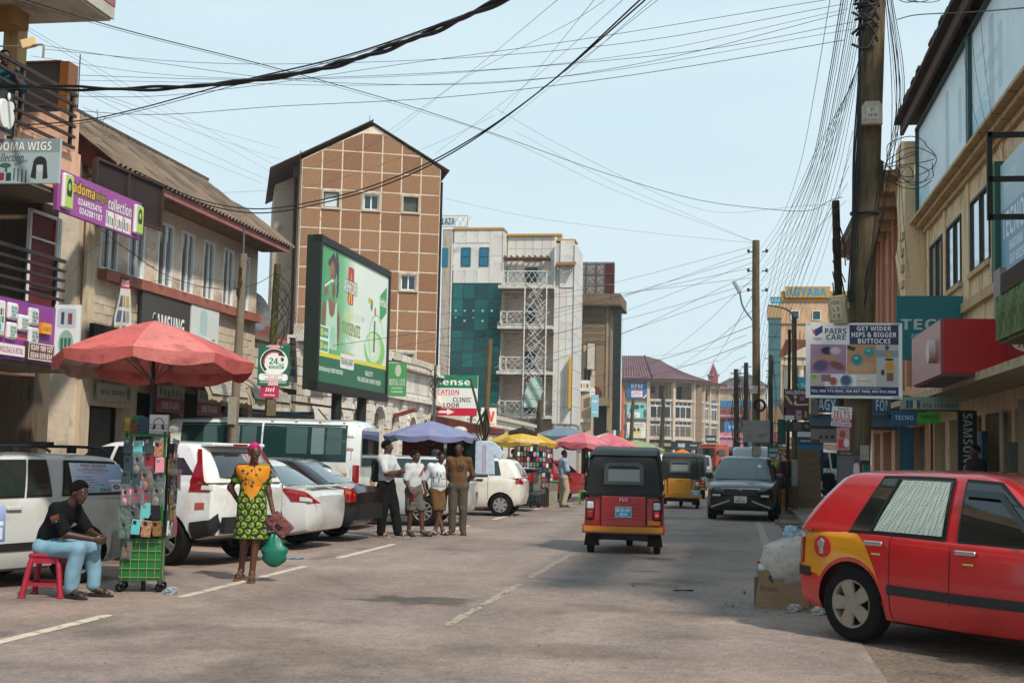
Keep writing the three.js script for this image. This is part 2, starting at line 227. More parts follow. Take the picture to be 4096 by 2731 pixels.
// signs on the near building
const blkSide='#26231f';
{
const S=(name,label,pos,ry,w,h,d,print,side,grp)=>{const t=thing(name,label,'sign',pos,ry,grp);panel(t,'face',0,h/2,0,w,h,d,print,side);return t;};
globalThis.SIGN=S;
let s=S('shop_sign','black sign with white apple emblem hung below the upper balcony rail',[-10.42,6.03,-16.3],PI/2,1.5,0.6,0.08,cv(512,200,'#22211f',(g)=>{g.save();tx(g,'Apple Hub',210,40,190,60,'#f2f0ec','italic bold','serif');tx(g,'ACCESSORIES & MORE',225,118,160,14,'#8d8a85');tx(g,'027',250,150,90,30,'#f2f0ec');g.restore();}),'#e3e2df');
const ap=new THREE.Shape();ap.moveTo(0,-0.2);ap.bezierCurveTo(0.06,-0.24,0.1,-0.22,0.15,-0.14);ap.bezierCurveTo(0.2,-0.03,0.17,0.03,0.13,0.06);ap.bezierCurveTo(0.2,0.14,0.12,0.2,0.06,0.17);ap.bezierCurveTo(0.02,0.15,-0.02,0.15,-0.06,0.17);ap.bezierCurveTo(-0.17,0.2,-0.2,0.05,-0.17,-0.06);ap.bezierCurveTo(-0.12,-0.24,-0.06,-0.24,0,-0.2);
mesh('emblem',new THREE.ExtrudeGeometry(ap,{depth:0.04,bevelSize:0.006,bevelThickness:0.006}),m('#e8e6e2',0.5),s,[0.54,0.28,0.045]);mesh('emblem_leaf',at(new THREE.SphereGeometry(0.06,10,6),0,0,0),m('#e8e6e2',0.5),s,[0.6,0.53,0.06]).scale.set(0.5,1,0.4);
S('wig_shop_sign','grey-blue ADOMA WIGS board with hairdryer and black wig print',[-10.13,5.31,-17.0],0.04,1.1,0.65,0.06,cv(768,460,'#9fb0b4',(g)=>{
rc(g,'#7f9299',0,0,768,145);tx(g,'ADOMA WIGS',20,30,660,92,'#e9e6dc','bold','sans-serif','#4b565a',8);tx(g,'Collection',60,150,330,88,'#1c2226','italic bold','serif');
g.fillStyle='#22282b';g.beginPath();g.arc(565,255,72,PI,0);g.lineTo(655,410);g.lineTo(600,420);g.lineTo(600,270);g.lineTo(530,270);g.lineTo(530,420);g.lineTo(470,400);g.closePath();g.fill();el(g,'#b9c3c6',565,300,34,46);rc(g,'#22282b',520,245,90,26);
el(g,'#3c5a5f',200,275,60,28);pg(g,'#3c5a5f',[[150,262],[80,258],[80,294],[150,290]]);rc(g,'#3c5a5f',195,290,26,55);rrc(g,'#d8cbb2',60,330,60,100,8);rrc(g,'#8c2f33',130,350,60,80,10);rrc(g,'#1f4346',210,350,55,85,8);for(let i=0;i<4;i++)rc(g,'#2a2f31',290+i*42,300+i*8,12,130);g.lineWidth=26;g.strokeStyle='#68888c';g.beginPath();g.moveTo(290,270);g.lineTo(430,225);g.stroke();
}),'#b9bdbd');
const pr=cv(1024,256,'#a44a9c',(g)=>{
tx(g,'adoma',170,34,250,74,'#f3b32a','bold','sans-serif','#4b4338',26);tx(g,'wigs',430,42,130,72,'#a8883a','bold','sans-serif','#4b4338',26);tx(g,'collection',590,46,300,80,'#e6e2e2','bold','sans-serif','#6c4a68',8);
tx(g,'0244925476',230,132,280,40,'#f3eef2','bold','sans-serif','#5f2a5b',8);tx(g,'0242081187',250,186,270,40,'#f3eef2','bold','sans-serif','#5f2a5b',8);
for(let i=0;i<3;i++){rc(g,'#eceae4',565+i*112,140,100,104);for(let k=0;k<7;k++)rc(g,['#5f6d74','#a7a48f','#c8b24a','#3f4548','#8b8f92'][(k+i*2)% 5],572+i*112+(k % 4)*23,148+((k*37)% 40),14,50);}
});
s=S('wig_shop_sign','tilted magenta adomawigs collection board with yellow letters and phone numbers',[-10.6,5.27,-20.2],PI/2,2.92,0.66,0.07,pr,'#7c3a76');
for(const[x,sz]of[[-1.24,0.95],[1.26,0.88]]){const f=RB(s,'portrait_cutout',m('#dcdcd8',0.5),x,0.33,0.07,0.28,0.6*sz,0.08,0.1);panel(f,'portrait_print',0,0,0.044,0.24,0.54*sz,0.008,cv(64,128,'#b8d060',(g)=>{el(g,'#26281c',32,56,22,44);el(g,'#a9c06a',32,46,12,16);rc(g,'#b8d060',18,84,28,44);}),'#dcdcd8');}
// lower purple sign: round and square product discs
s=S('cosmetics_sign','large purple shop sign with white framed product pictures and phone number plate',[-10.2,2.78,-15.6],PI/2,5.1,0.86,0.08,cv(1280,216,'#8d3b8f',(g)=>{tx(g,'QUALITY & ORIGINAL PRODUCTS',850,120,245,24,'#e58a2c');tx(g,'ameen',830,168,80,28,'#f3eef2','bold','sans-serif','#7d1f3f',8);}),'#6d2f70');
const prod=cv(128,128,'#dfe6e4',(g)=>{for(let i=0;i<14;i++)rrc(g,['#2f7f8c','#4fa7b5','#7fae5a','#22303a','#c5a25a','#a8455a'][i % 6],8+(i % 5)*23,18+Math.floor(i/5)*36,17,32,4);});
for(const[x,y,w,h,r]of[[0.92,0.55,0.36,0.5,0.08],[1.3,0.68,0.24,0.24,0.12],[1.3,0.4,0.24,0.24,0.12],[1.6,0.54,0.26,0.24,0.05],[1.86,0.66,0.24,0.26,0.12],[1.88,0.38,0.24,0.26,0.12]]){const f=RB(s,'picture_frame',m('#dcd9d8',0.45),x,y,0.07,w,h,0.07,r*0.98);panel(f,'product_print',0,0,0.038,w*0.74,h*0.74,0.008,prod,'#dcd9d8');}
panel(s,'plate',2.22,0.52,0.07,0.26,0.16,0.06,cv(128,64,'#eba72c',(g)=>tx(g,'ADUM-PZ',12,20,104,28,'#b3312c')),'#d98f1c');
panel(s,'plate',1.28,0.13,0.07,0.72,0.16,0.06,cv(256,64,'#e9e6e6',(g)=>tx(g,'WHOLESALE & RETAIL',14,16,228,34,'#a4154a')),'#cfcccb');
panel(s,'plate',2.08,0.16,0.08,0.74,0.26,0.07,cv(256,100,'#6a4a36',(g)=>{g.strokeStyle='#e7e3de';g.lineWidth=6;g.strokeRect(5,5,246,90);tx(g,'0249 189 127',24,14,208,30,'#f0ece6','bold','sans-serif','#a4154a',6);tx(g,'0244 619 614',24,56,208,30,'#f0ece6','bold','sans-serif','#a4154a',6);}),'#4c3a30');
s=S('side_sign','white narrow product panel beside the end of the purple shop sign',[-9.98,2.85,-18.2],0.1,0.4,0.85,0.05,cv(96,200,'#dfe3e3',(g)=>{rrc(g,'#b9c4cc',10,14,70,70,10);rc(g,'#3f4a52',24,26,12,44);rc(g,'#7b4a48',50,30,16,40);el(g,'#8fb2a0',46,138,28,48);for(let i=0;i<3;i++)rrc(g,'#2f6a54',26+i*14,118,10,42,3);}),'#cdd0d0');
// brown back of a hoarding behind the magenta board, orange lit box, balcony posters
s=S('hoarding_back','dark brown hoarding seen from behind above the magenta board',[-11.2,5.8,-22.4],PI/2-0.05,2.5,0.86,0.05,m('#33201c',0.7,'grime',1),'#3f2a25');mesh('frame_bars',bars([[0,0.86,0.04,2.5,0.05,0.06],[0,0,0.04,2.5,0.05,0.06],[-1.22,0.43,0.04,0.05,0.86,0.06],[1.22,0.43,0.04,0.05,0.86,0.06],[-0.1,0.43,0.04,0.05,0.86,0.05]]),m('#4b332d',0.7,'grime',0.6),s);
const ob=thing('display_box','tall grey display case with orange edge on the upper balcony','display case',[-12.1,6.85,-20.9]);B(ob,'case',m('#4f443c',0.6,'grime',1),-0.1,0.72,0,0.9,1.42,0.3);B(ob,'edge_strip',m('#c9701c',0.4),0.43,0.72,0.02,0.16,1.44,0.34);B(ob,'top_strip',m('#8a4a1c',0.4),-0.1,1.45,0.02,0.9,0.03,0.34);for(let i=0;i<3;i++)B(ob,'shelf',m('#8a5a30',0.5),-0.1,0.3+i*0.38,0.16,0.88,0.02,0.03);
s=S('phone_poster','blue and white phone poster on the upper shop wall',[-12.35,7.55,-17.2],PI/2,0.9,1.3,0.04,cv(128,192,'#23306a',(g)=>{rc(g,'#cfd6dc',10,60,108,120);tx(g,'Infinix',50,84,60,22,'#8f9aa0');rrc(g,'#7fae7f',58,112,44,14,6);tx(g,'PHONES',10,20,70,24,'#c33a52');}),'#1b2350');
S('price_poster','small white poster of phones under the roof slab',[-12.32,7.5,-19.0],PI/2,1.0,1.15,0.03,cv(128,128,'#d5d3cd',(g)=>{for(let i=0;i<20;i++)rc(g,['#8f979b','#b9bdbd','#6f7f88'][i % 3],10+(i % 5)*23,12+Math.floor(i/5)*28,14,20);}),'#c9c6bf');
s=S('shop_name_sign','red letter shop name board high under the roof slab',[-12.3,8.35,-17.6],PI/2,3.0,0.45,0.04,cv(256,48,'#c4b59c',(g)=>{tx(g,'ONLINE',90,8,90,34,'#b3262b');el(g,'#57303a',215,24,26,17);}),'#b09f86');
const fl=thing('flood_lamp','beige square flood lamp on a bracket at the balcony rail','lamp',[-10.1,7.32,-16.9]);RB(fl,'lamp_head',m('#c9a878',0.5),0,0.02,0,0.22,0.17,0.06,0.02,-0.4,0.2,0.45);tube(fl,'bracket',steel,[[-0.8,-0.08,0.3],[-0.2,-0.05,0.1],[0.02,-0.02,0]],0.012);tube(fl,'elbow_pipe',m('#8a8478',0.5),[[0.05,-0.02,0.02],[0.24,-0.02,0.02],[0.25,-0.06,0.02],[0.25,-0.2,0.02]],0.016);
}
// cream two-storey building
{
const b=thing('cream_building','cream block-walled two-storey building with tall narrow windows and rusty corrugated roof','building',[-12,0,-22.6],PI/2);
const L=8.6,wins=[[0.35,0.72],[1.5,0.72],[2.85,0.74],[4.0,0.7],[5.2,0.66],[6.38,0.66],[7.45,0.62]],holes=wins.map(([x,w])=>[x,4.95,x+w,6.33]);
wall(b,'wall',cream,-0.1,3.0,L,7.0,holes,0.3,0);
// raised cement blocks between and below the windows
const bl=new THREE.Group();bl.name='block_facing';b.add(bl);const bm=[creamB,cream,m('#ebdac8',0.92,'grime',1.1),m('#e2cfbc',0.92,'grime',1.4)],bg=[0,1,2].map((i)=>new RoundedBoxGeometry(0.405-i*0.004,0.165,0.012+i*0.003,1,0.004));
for(let r=0;r<20;r++)for(let x=r % 2?0:-0.21;x<L-0.42;x+=0.42){const y=3.1+r*0.18+(r>8?0.14:0),x0=x,x1=x+0.41;if(x0<-0.15||y>6.8)continue;if(holes.some((h)=>x1>h[0]-0.06&&x0<h[2]+0.06&&y+0.08>h[1]-0.03&&y-0.08<h[3]+0.1))continue;if(y<4.75&&y>3.9&&x0>2&&x1<6.2)continue;mesh('block',pick(bg),pick(bm),bl,[x+0.2,y,0.004]);}
for(const[x,w]of wins){const f=win(b,x,4.95,w,1.38,-0.03,upvc,[winGlass,winGlassB],2,1,0.055);B(f,'sill',upvc,x+w/2,4.955,-0.03,w,0.03,0.12);}
B(b,'sill_band',redTrim,L/2+0.1,4.84,0.09,L-0.4,0.2,0.2);
B(b,'side_wall',cream,-0.2,3.7,-1.4,0.22,7.4,2.6);B(b,'corner_strip',m('#d6c7b0',0.9,'streak',1.5),-0.06,5,0.03,0.34,4,0.06);B(b,'end_wall',cream,L-0.12,3.6,-1.6,0.25,7.2,3);
// eaves board and corrugated asbestos sheets
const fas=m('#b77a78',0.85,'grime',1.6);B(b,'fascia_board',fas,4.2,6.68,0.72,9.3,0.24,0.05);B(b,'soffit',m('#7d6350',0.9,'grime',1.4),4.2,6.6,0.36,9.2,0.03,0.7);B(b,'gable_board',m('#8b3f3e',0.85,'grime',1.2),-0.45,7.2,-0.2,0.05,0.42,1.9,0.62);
const roofM=[m('#76695f',0.95,'streak',1.1,{bs:0.02}),m('#807267',0.95,'streak',1.3,{bs:0.02}),m('#6c6057',0.95,'grime',0.9,{bs:0.02})];
const sheet=(w)=>{const n=Math.round(w/0.035),g=new THREE.PlaneGeometry(w,0.62,n,1),p=g.attributes.position;for(let i=0;i<p.count;i++)p.setZ(i,0.036*Math.sin((p.getX(i)/0.196)*2*PI));g.computeVertexNormals();return g;};
const sg=sheet(0.98),roof=new THREE.Group();roof.name='roof';b.add(roof);
for(let c=0;c<10;c++)for(let r=0;r<5;r++){const y0=6.76+r*0.31,z0=0.78-r*0.43;if(c===9&&r>2)continue;mesh('roof_sheet',sg,pick(roofM),roof,[-0.25+c*0.98+rr(-0.006,0.006),y0+0.16+r*0.012,z0-0.21],[-PI/2+0.66+rr(-0.012,0.012),0,0]);}
const back=sheet(9.8);mesh('roof_sheet',back,roofM[0],roof,[4.2,7.95,-1.9],[PI/2+0.9,0,0]);
B(roof,'ridge_cap',roofM[2],3.9,8.38,-1.38,8.8,0.06,0.22);
// ground-floor shopfronts in shade
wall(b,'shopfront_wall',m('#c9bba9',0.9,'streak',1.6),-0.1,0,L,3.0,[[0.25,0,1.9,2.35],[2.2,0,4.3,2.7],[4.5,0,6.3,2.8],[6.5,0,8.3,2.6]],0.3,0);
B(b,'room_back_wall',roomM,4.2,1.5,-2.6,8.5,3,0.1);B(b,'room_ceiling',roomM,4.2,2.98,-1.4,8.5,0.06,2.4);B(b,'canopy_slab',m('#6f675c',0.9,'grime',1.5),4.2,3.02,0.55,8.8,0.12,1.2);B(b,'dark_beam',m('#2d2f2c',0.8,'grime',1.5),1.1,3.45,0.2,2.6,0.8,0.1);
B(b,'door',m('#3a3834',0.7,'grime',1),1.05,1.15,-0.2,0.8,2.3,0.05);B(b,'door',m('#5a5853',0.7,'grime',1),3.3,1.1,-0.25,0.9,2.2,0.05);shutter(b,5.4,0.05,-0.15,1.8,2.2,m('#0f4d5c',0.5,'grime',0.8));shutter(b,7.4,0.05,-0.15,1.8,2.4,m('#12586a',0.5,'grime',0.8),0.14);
}
{
const S=SIGN;
S('phone_shop_sign','charcoal SAMSUNG board on the cream wall below the sill band',[-11.88,3.75,-25.7],PI/2,2.35,0.98,0.06,cv(256,108,'#4a4542',(g)=>tx(g,'SAMSUNG',55,42,170,40,'#efeeec')),'#2f2c2a');
S('phone_shop_sign','white torn poster board right of the charcoal SAMSUNG board',[-11.86,3.75,-27.68],PI/2,1.55,0.98,0.05,cv(192,128,'#dfe1de',(g)=>{rrc(g,'#bcd0d2',60,8,50,100,20);tx(g,'Icona',66,78,60,24,'#eef2f2','bold');rc(g,'#5a5f60',150,88,16,5);}),'#c9cac7');
S('number_sign','cream shop board reading 848 523 0207 430 511 over a dark doorway',[-11.9,2.44,-23.6],PI/2,1.4,0.34,0.04,cv(256,64,'#a89e8c',(g)=>{tx(g,'848 523 | 0207 430 511',20,22,190,24,'#2b2a28');el(g,'#6f6a60',232,28,16,24);}),'#8e8678');
for(const[z,l]of[[-25.7,'red and cream HOME OF ALAHA hanging sign nearest the umbrella pole'],[-27.75,'red and cream HOME OF ALAHA hanging sign farther along beside the blue board']])
S('alaha_sign',l,[-11.7,2.3,z],PI/2,1.35,0.56,0.04,cv(256,112,'#a29a84',(g)=>{rc(g,'#8e1f22',0,52,256,60);tx(g,'HOME OF ALAHA',46,66,164,30,'#e5ddd6');for(let i=0;i<6;i++)rc(g,['#2f3a3c','#4d4f4a'][i % 2],26+i*38,10+(i % 3)*5,16,28);}),'#7c2a2a','HOME OF ALAHA signs');
S('blue_board','plain blue board under the red umbrella edge',[-11.5,2.98,-27.5],PI/2,2.6,0.42,0.05,cv(128,32,'#1f78b4',(g)=>tx(g,'Tel: 0244 LE MENS',60,18,60,9,'#d5e3ea')),'#19608f');
const cloth=m('#a79d8d',0.9,'streak',0.9);
for(const[z0,z1,l]of[[-24.6,-26.9,'near dirty white fabric awning lettered HOME OF ALAHA'],[-26.95,-29.6,'far dirty white fabric awning lettered HOME OF ALAHA']]){
const t=thing('fabric_awning',l,'awning',[-11.8,2.6,(z0+z1)/2],PI/2),w=Math.abs(z1-z0),N=14,pts=[],prof=[[0,0.72],[0.5,0.66],[1.0,0.5],[1.28,0.32],[1.4,0.1],[1.42,0]];
const g=new THREE.PlaneGeometry(w,1,N*2,5),p=g.attributes.position;for(let i=0;i<p.count;i++){const r=Math.floor(i/(N*2+1)),q=prof[r];p.setXYZ(i,p.getX(i),q[1]-0.035*Math.abs(Math.sin((p.getX(i)*PI)/w*5))*(r>0?1:0)-(r===5?rr(0,0.05):0),q[0]);}
g.computeVertexNormals();const c=mesh('cloth',g,cloth,t);
const lab=panel(t,'lettering',0,0.2,1.385,w*0.86,0.26,0.01,cv(256,48,'#a79d8d',(k)=>{tx(k,'HOME OF ALAHA',6,3,240,24,'#7d7367','bold','sans-serif','#cfc7b9',5);tx(k,'Tel: 0204 848523',50,33,140,11,'#7d7367');}),'#a79d8d',0,-0.42);mesh('frame_bars',bars([[0,0.3,1.26,w,0.03,0.03],[-w/2,0.3,0.65,0.03,0.03,1.3],[w/2,0.3,0.65,0.03,0.03,1.3]]),steel,t);
}
// torn hanging banners
for(const[x,y,z,w,h,col,l]of[[-11.75,3.5,-23.55,0.5,1.35,'#cfcac6','crumpled white advert banner hanging at the cream wall corner'],[-11.2,3.2,-30.35,0.55,1.15,'#c7a6b0','magenta and white torn banner beside the grey concrete pole'],[-10.9,3.25,-30.9,0.5,1.1,'#d0bdae','red topped white torn banner behind the grey concrete pole']]){
const t=thing('hanging_banner',l,'banner',[x,y,z],PI/2-0.5),g=new THREE.PlaneGeometry(w,h,8,14),p=g.attributes.position;for(let i=0;i<p.count;i++){const u=p.getY(i)/h+0.5;p.setX(i,p.getX(i)*(0.35+0.65*(1-u)));p.setZ(i,0.06*Math.sin(p.getX(i)*22+u*5)*(1.1-u));p.setY(i,p.getY(i)+h/2);}g.computeVertexNormals();g.userData.own=1;
mesh('cloth',g,cv(96,192,col,(k)=>{rc(k,'#b03a4a',0,0,96,30);tx(k,'PHONES',8,6,80,18,'#efe9e2');for(let i=0;i<9;i++)rc(k,['#6f5b4a','#8a8f92','#b99a3a','#4d6a8a'][i % 4],10+(i % 3)*28,50+Math.floor(i/3)*42,20,32);}),t);B(t,'top_rod',steel,0,h,0,w*0.5,0.02,0.02);
}
}
// ---------- blue kiosk, stone wall, rusty roof ----------
{
const S=SIGN;
const k=thing('blue_kiosk','blue corrugated metal kiosk with awning behind the white van','kiosk',[-12.2,0,-29.8],PI/2);
const bm=m('#14617a',0.5,'grime',1.2);const n=26;
for(let i=0;i<n;i++)B(k,'corrugated_strip',bm,3.4,0.06+i*0.1,0+(i % 2)*0.03,6.8,0.098,0.03);
B(k,'side',bm,6.85,1.35,-0.9,0.05,2.7,1.8);B(k,'canopy',m('#8d8a82',0.7,'rust',1.4),4.2,2.86,0.5,6.6,0.05,1.5,0.12);B(k,'hatch',m('#0f4254',0.6),1.6,1.1,0.08,2.4,1.8,0.05);
const u=thing('folded_parasol','folded blue parasol leaning off the end of the blue kiosk','parasol',[-11.2,2.0,-35.6],0.4);mesh('folded_cloth',new THREE.ConeGeometry(0.26,0.95,9,3),m('#1b6f9a',0.8,'cloth',0.4),u,[0,0,0],[0,0,0.5]);tube(u,'stick',steel,[[-0.5,0.75,0],[0.5,-0.35,0]],0.02);
const w=thing('stepped_stone_wall','dirty white stepped masonry wall behind the mossy pole','wall',[-13.6,0,-33],PI/2);
const wm=[whitePl,m('#d8cfc3',0.93,'streak',1.2),m('#c9beb2',0.93,'streak',1.5),m('#e3dcd4',0.93,'grime',1)],steps=(x)=>(x<1.8?4.55:x<4?4.9:4.6);
B(w,'core',m('#8c8175',0.95,'grime',1.5),3.4,2.1,-0.25,7,4.2,0.4);
for(let r=0;r<16;r++)for(let x=r % 2?0:-0.3;x<6.9;x+=0.62)if(0.3*r+0.3<steps(x))B(w,'stone',pick(wm),x+0.3,0.15+r*0.3,-0.04,0.585,0.272,0.1+rr(0,0.05));
B(w,'coping',concrete,2.6,4.75,-0.1,5,0.12,0.5);tube(w,'drain_pipe',m('#8f8a80',0.7,'grime',0.5),[[4.2,4.4,0.12],[5.3,4.35,0.15],[5.45,4.1,0.15],[5.45,2.6,0.15]],0.06);
const rf=thing('rusty_roof_house','low house with rust-red sheet roof behind the stone wall','house',[-15.2,0,-36],PI/2);B(rf,'wall',concrete,2.5,2.4,-1,8,4.8,3);for(let i=0;i<10;i++)B(rf,'roof_sheet',m(i % 2?'#7c4238':'#874a3c',0.85,'rust',1.3),-1.6+i*0.9,5.35,-0.1,0.9,0.04,2.7,0.55);
const d=thing('satellite_dish','grey weathered satellite dish on the rusty roof','satellite dish',[-14.3,5.2,-36.6]);{const pr=[];for(let i=0;i<=8;i++)pr.push(new THREE.Vector2(0.62*i/8,0.22*(i/8)**2));const g=new THREE.LatheGeometry(pr,24);mesh('dish',g,m('#6a6f74',0.6,'rust',0.8),d,[0,0.4,0],[PI/2-0.4,0,-1.0]);CY(d,'stand',steel,0.1,-0.1,-0.1,0.05,0.05,1);tube(d,'feed_arm',steel,[[0,0,0],[0.5,0.3,0.4]],0.02);}
const sp=thing('speaker_mast','thin mast with square floodlights between the cream and brown buildings','mast',[-14.2,5,-34]);CY(sp,'mast_pole',steel,0,1.2,0,0.025,0.025,2.8);for(const y of[1.2,0.7])B(sp,'flood_lamp',m('#b39a6a',0.6),-0.1,y,0.05,0.28,0.2,0.12);B(sp,'junction_box',black,0,0.05,0.05,0.3,0.24,0.14);
}
// ---------- tall brown gridded building ----------
{
const b=thing('brown_grid_building','tall brown pebbledash building divided by white grid lines under a gable roof','building',[-21.35,-0.35,-61],0.381);b.scale.setScalar(1.22);
const W=5.7,ax=2.86,eav=13.36,apy=14.95,top=(x)=>(x<ax?lerp(eav,apy,x/ax):lerp(apy,eav-0.05,(x-ax)/(W-ax)));
const wins=[[1,12.2-0.81],[3,12.2-0.81],[5,12.2-0.81],[5,8.15],[5,4.91]],hs=wins.map(([c,y])=>{const x=(c*W)/7+0.08;return[x+0.02,y+0.05,x+0.64,y+0.69];});
const joint=m('#ecdfd2',0.9,'grime',1.2),peb=['#b0886c','#b89073','#a98066','#b48c70'].map((c)=>m(c,0.95,'speck',0.8,{bs:0.012}));
mesh('wall',ext([[0,0],[W,0],[W,eav-0.05],[ax,apy],[0,eav]],0.3,hs),joint,b,[0,0,-0.3]);B(b,'core',m('#6b5a4b',0.95),W/2+0.1,6.5,-4,W-0.3,13,6.6);
const cw=W/7,gp=0.026;
for(let c=0;c<7;c++)for(let r=0;r<17;r++){
const x0=c*cw+gp,x1=(c+1)*cw-gp,y0=2.48+(r-0)*0.81-0.81+gp,y1r=y0+0.81-2*gp;if(y0>14.8||wins.some(([wc,wy])=>wc===c&&Math.abs(wy-(y0-gp))<0.3))continue;
const t0=top(x0)-0.03,t1=top(x1)-0.03;if(y0>Math.max(t0,t1)-0.05)continue;
if(y1r<=Math.min(t0,t1))B(b,'panel',pick(peb),(x0+x1)/2,(y0+y1r)/2,-0.012,x1-x0,y1r-y0,0.045);
else{const p=[[x0,y0],[x1,y0]];if(t1>y0)p.push([x1,Math.min(y1r,t1)]);if(x0<ax&&x1>ax&&y1r>apy-0.1)p.push([ax,Math.min(y1r,apy-0.03)]);if(t0>y0)p.push([x0,Math.min(y1r,t0)]);mesh('panel',ext(p,0.04),pick(peb),b,[0,0,-0.03]);}
}
hs.forEach((h,i)=>{const[x0,y0,x1,y1]=h;const f=win(b,x0,y0,x1-x0,y1-y0,-0.12,i===0||i===2?m('#7a4f3c',0.7):upvc,i===0?m('#c3d2d6',0.25):i===2?m('#4a4d46',0.3):glassM('#1d2e2a'),i===0||i===2?1:2,1,0.05);const s=m('#cdbfb0',0.85,'grime',0.8);mesh('surround',bars([[(x0+x1)/2,y1+0.04,0.03,x1-x0+0.18,0.08,0.08],[(x0+x1)/2,y0-0.04,0.03,x1-x0+0.18,0.08,0.1],[x0-0.045,(y0+y1)/2,0.03,0.085,y1-y0,0.08],[x1+0.045,(y0+y1)/2,0.03,0.085,y1-y0,0.08]]),s,f);});
// left return: narrow brown strip, rain pipe, plain grey bay
B(b,'side_wall',joint,-0.03,6.7,-1.15,0.05,13.4,1.7);for(let r=0;r<16;r++)for(let c=0;c<2;c++)B(b,'side_panel',pick(peb),-0.055,1.26+r*0.81,-0.72-c*0.8,0.04,0.757,0.75);
tube(b,'rain_pipe',m('#4a3228',0.7,'rust',0.6),[[-0.14,13.3,-1.9],[-0.14,11,-1.9],[-0.14,5.2,-1.9],[-0.2,4.9,-1.9]],0.075,8);B(b,'pipe_hopper',m('#8b7360',0.8),-0.16,13.2,-1.9,0.22,0.5,0.22);
mesh('grey_bay',ext([[-1.0,0],[0.1,0],[0.1,13.2],[-1.0,12.62]],5),m('#b8aa9b',0.95,'grime',2.6),b,[0,0,-7]);
const rm=m('#7d665b',0.85,'rust',1.2);const slope=Math.atan2(apy-eav,ax);
for(let i=0;i<9;i++){B(b,'roof_sheet',rm,0.78,14.08-0.04,0.08-0.45-i*0.9+0.02,4.7,0.035,0.92,0,0,slope);B(b,'roof_sheet',rm,4.42,14.17,-0.37-i*0.9+0.02,3.75,0.035,0.92,0,0,-slope);}
B(b,'black_edge_strip',m('#1a1715',0.8),W+0.07,8.6,-0.2,0.1,8.4,0.2);B(b,'right_wall',m('#6f5a4a',0.9,'speck',0.6),W-0.05,6.5,-3.5,0.1,13,6.6);
CY(b,'roof_spike',steel,2.7,15.2,-0.2,0.012,0.012,0.5);
}
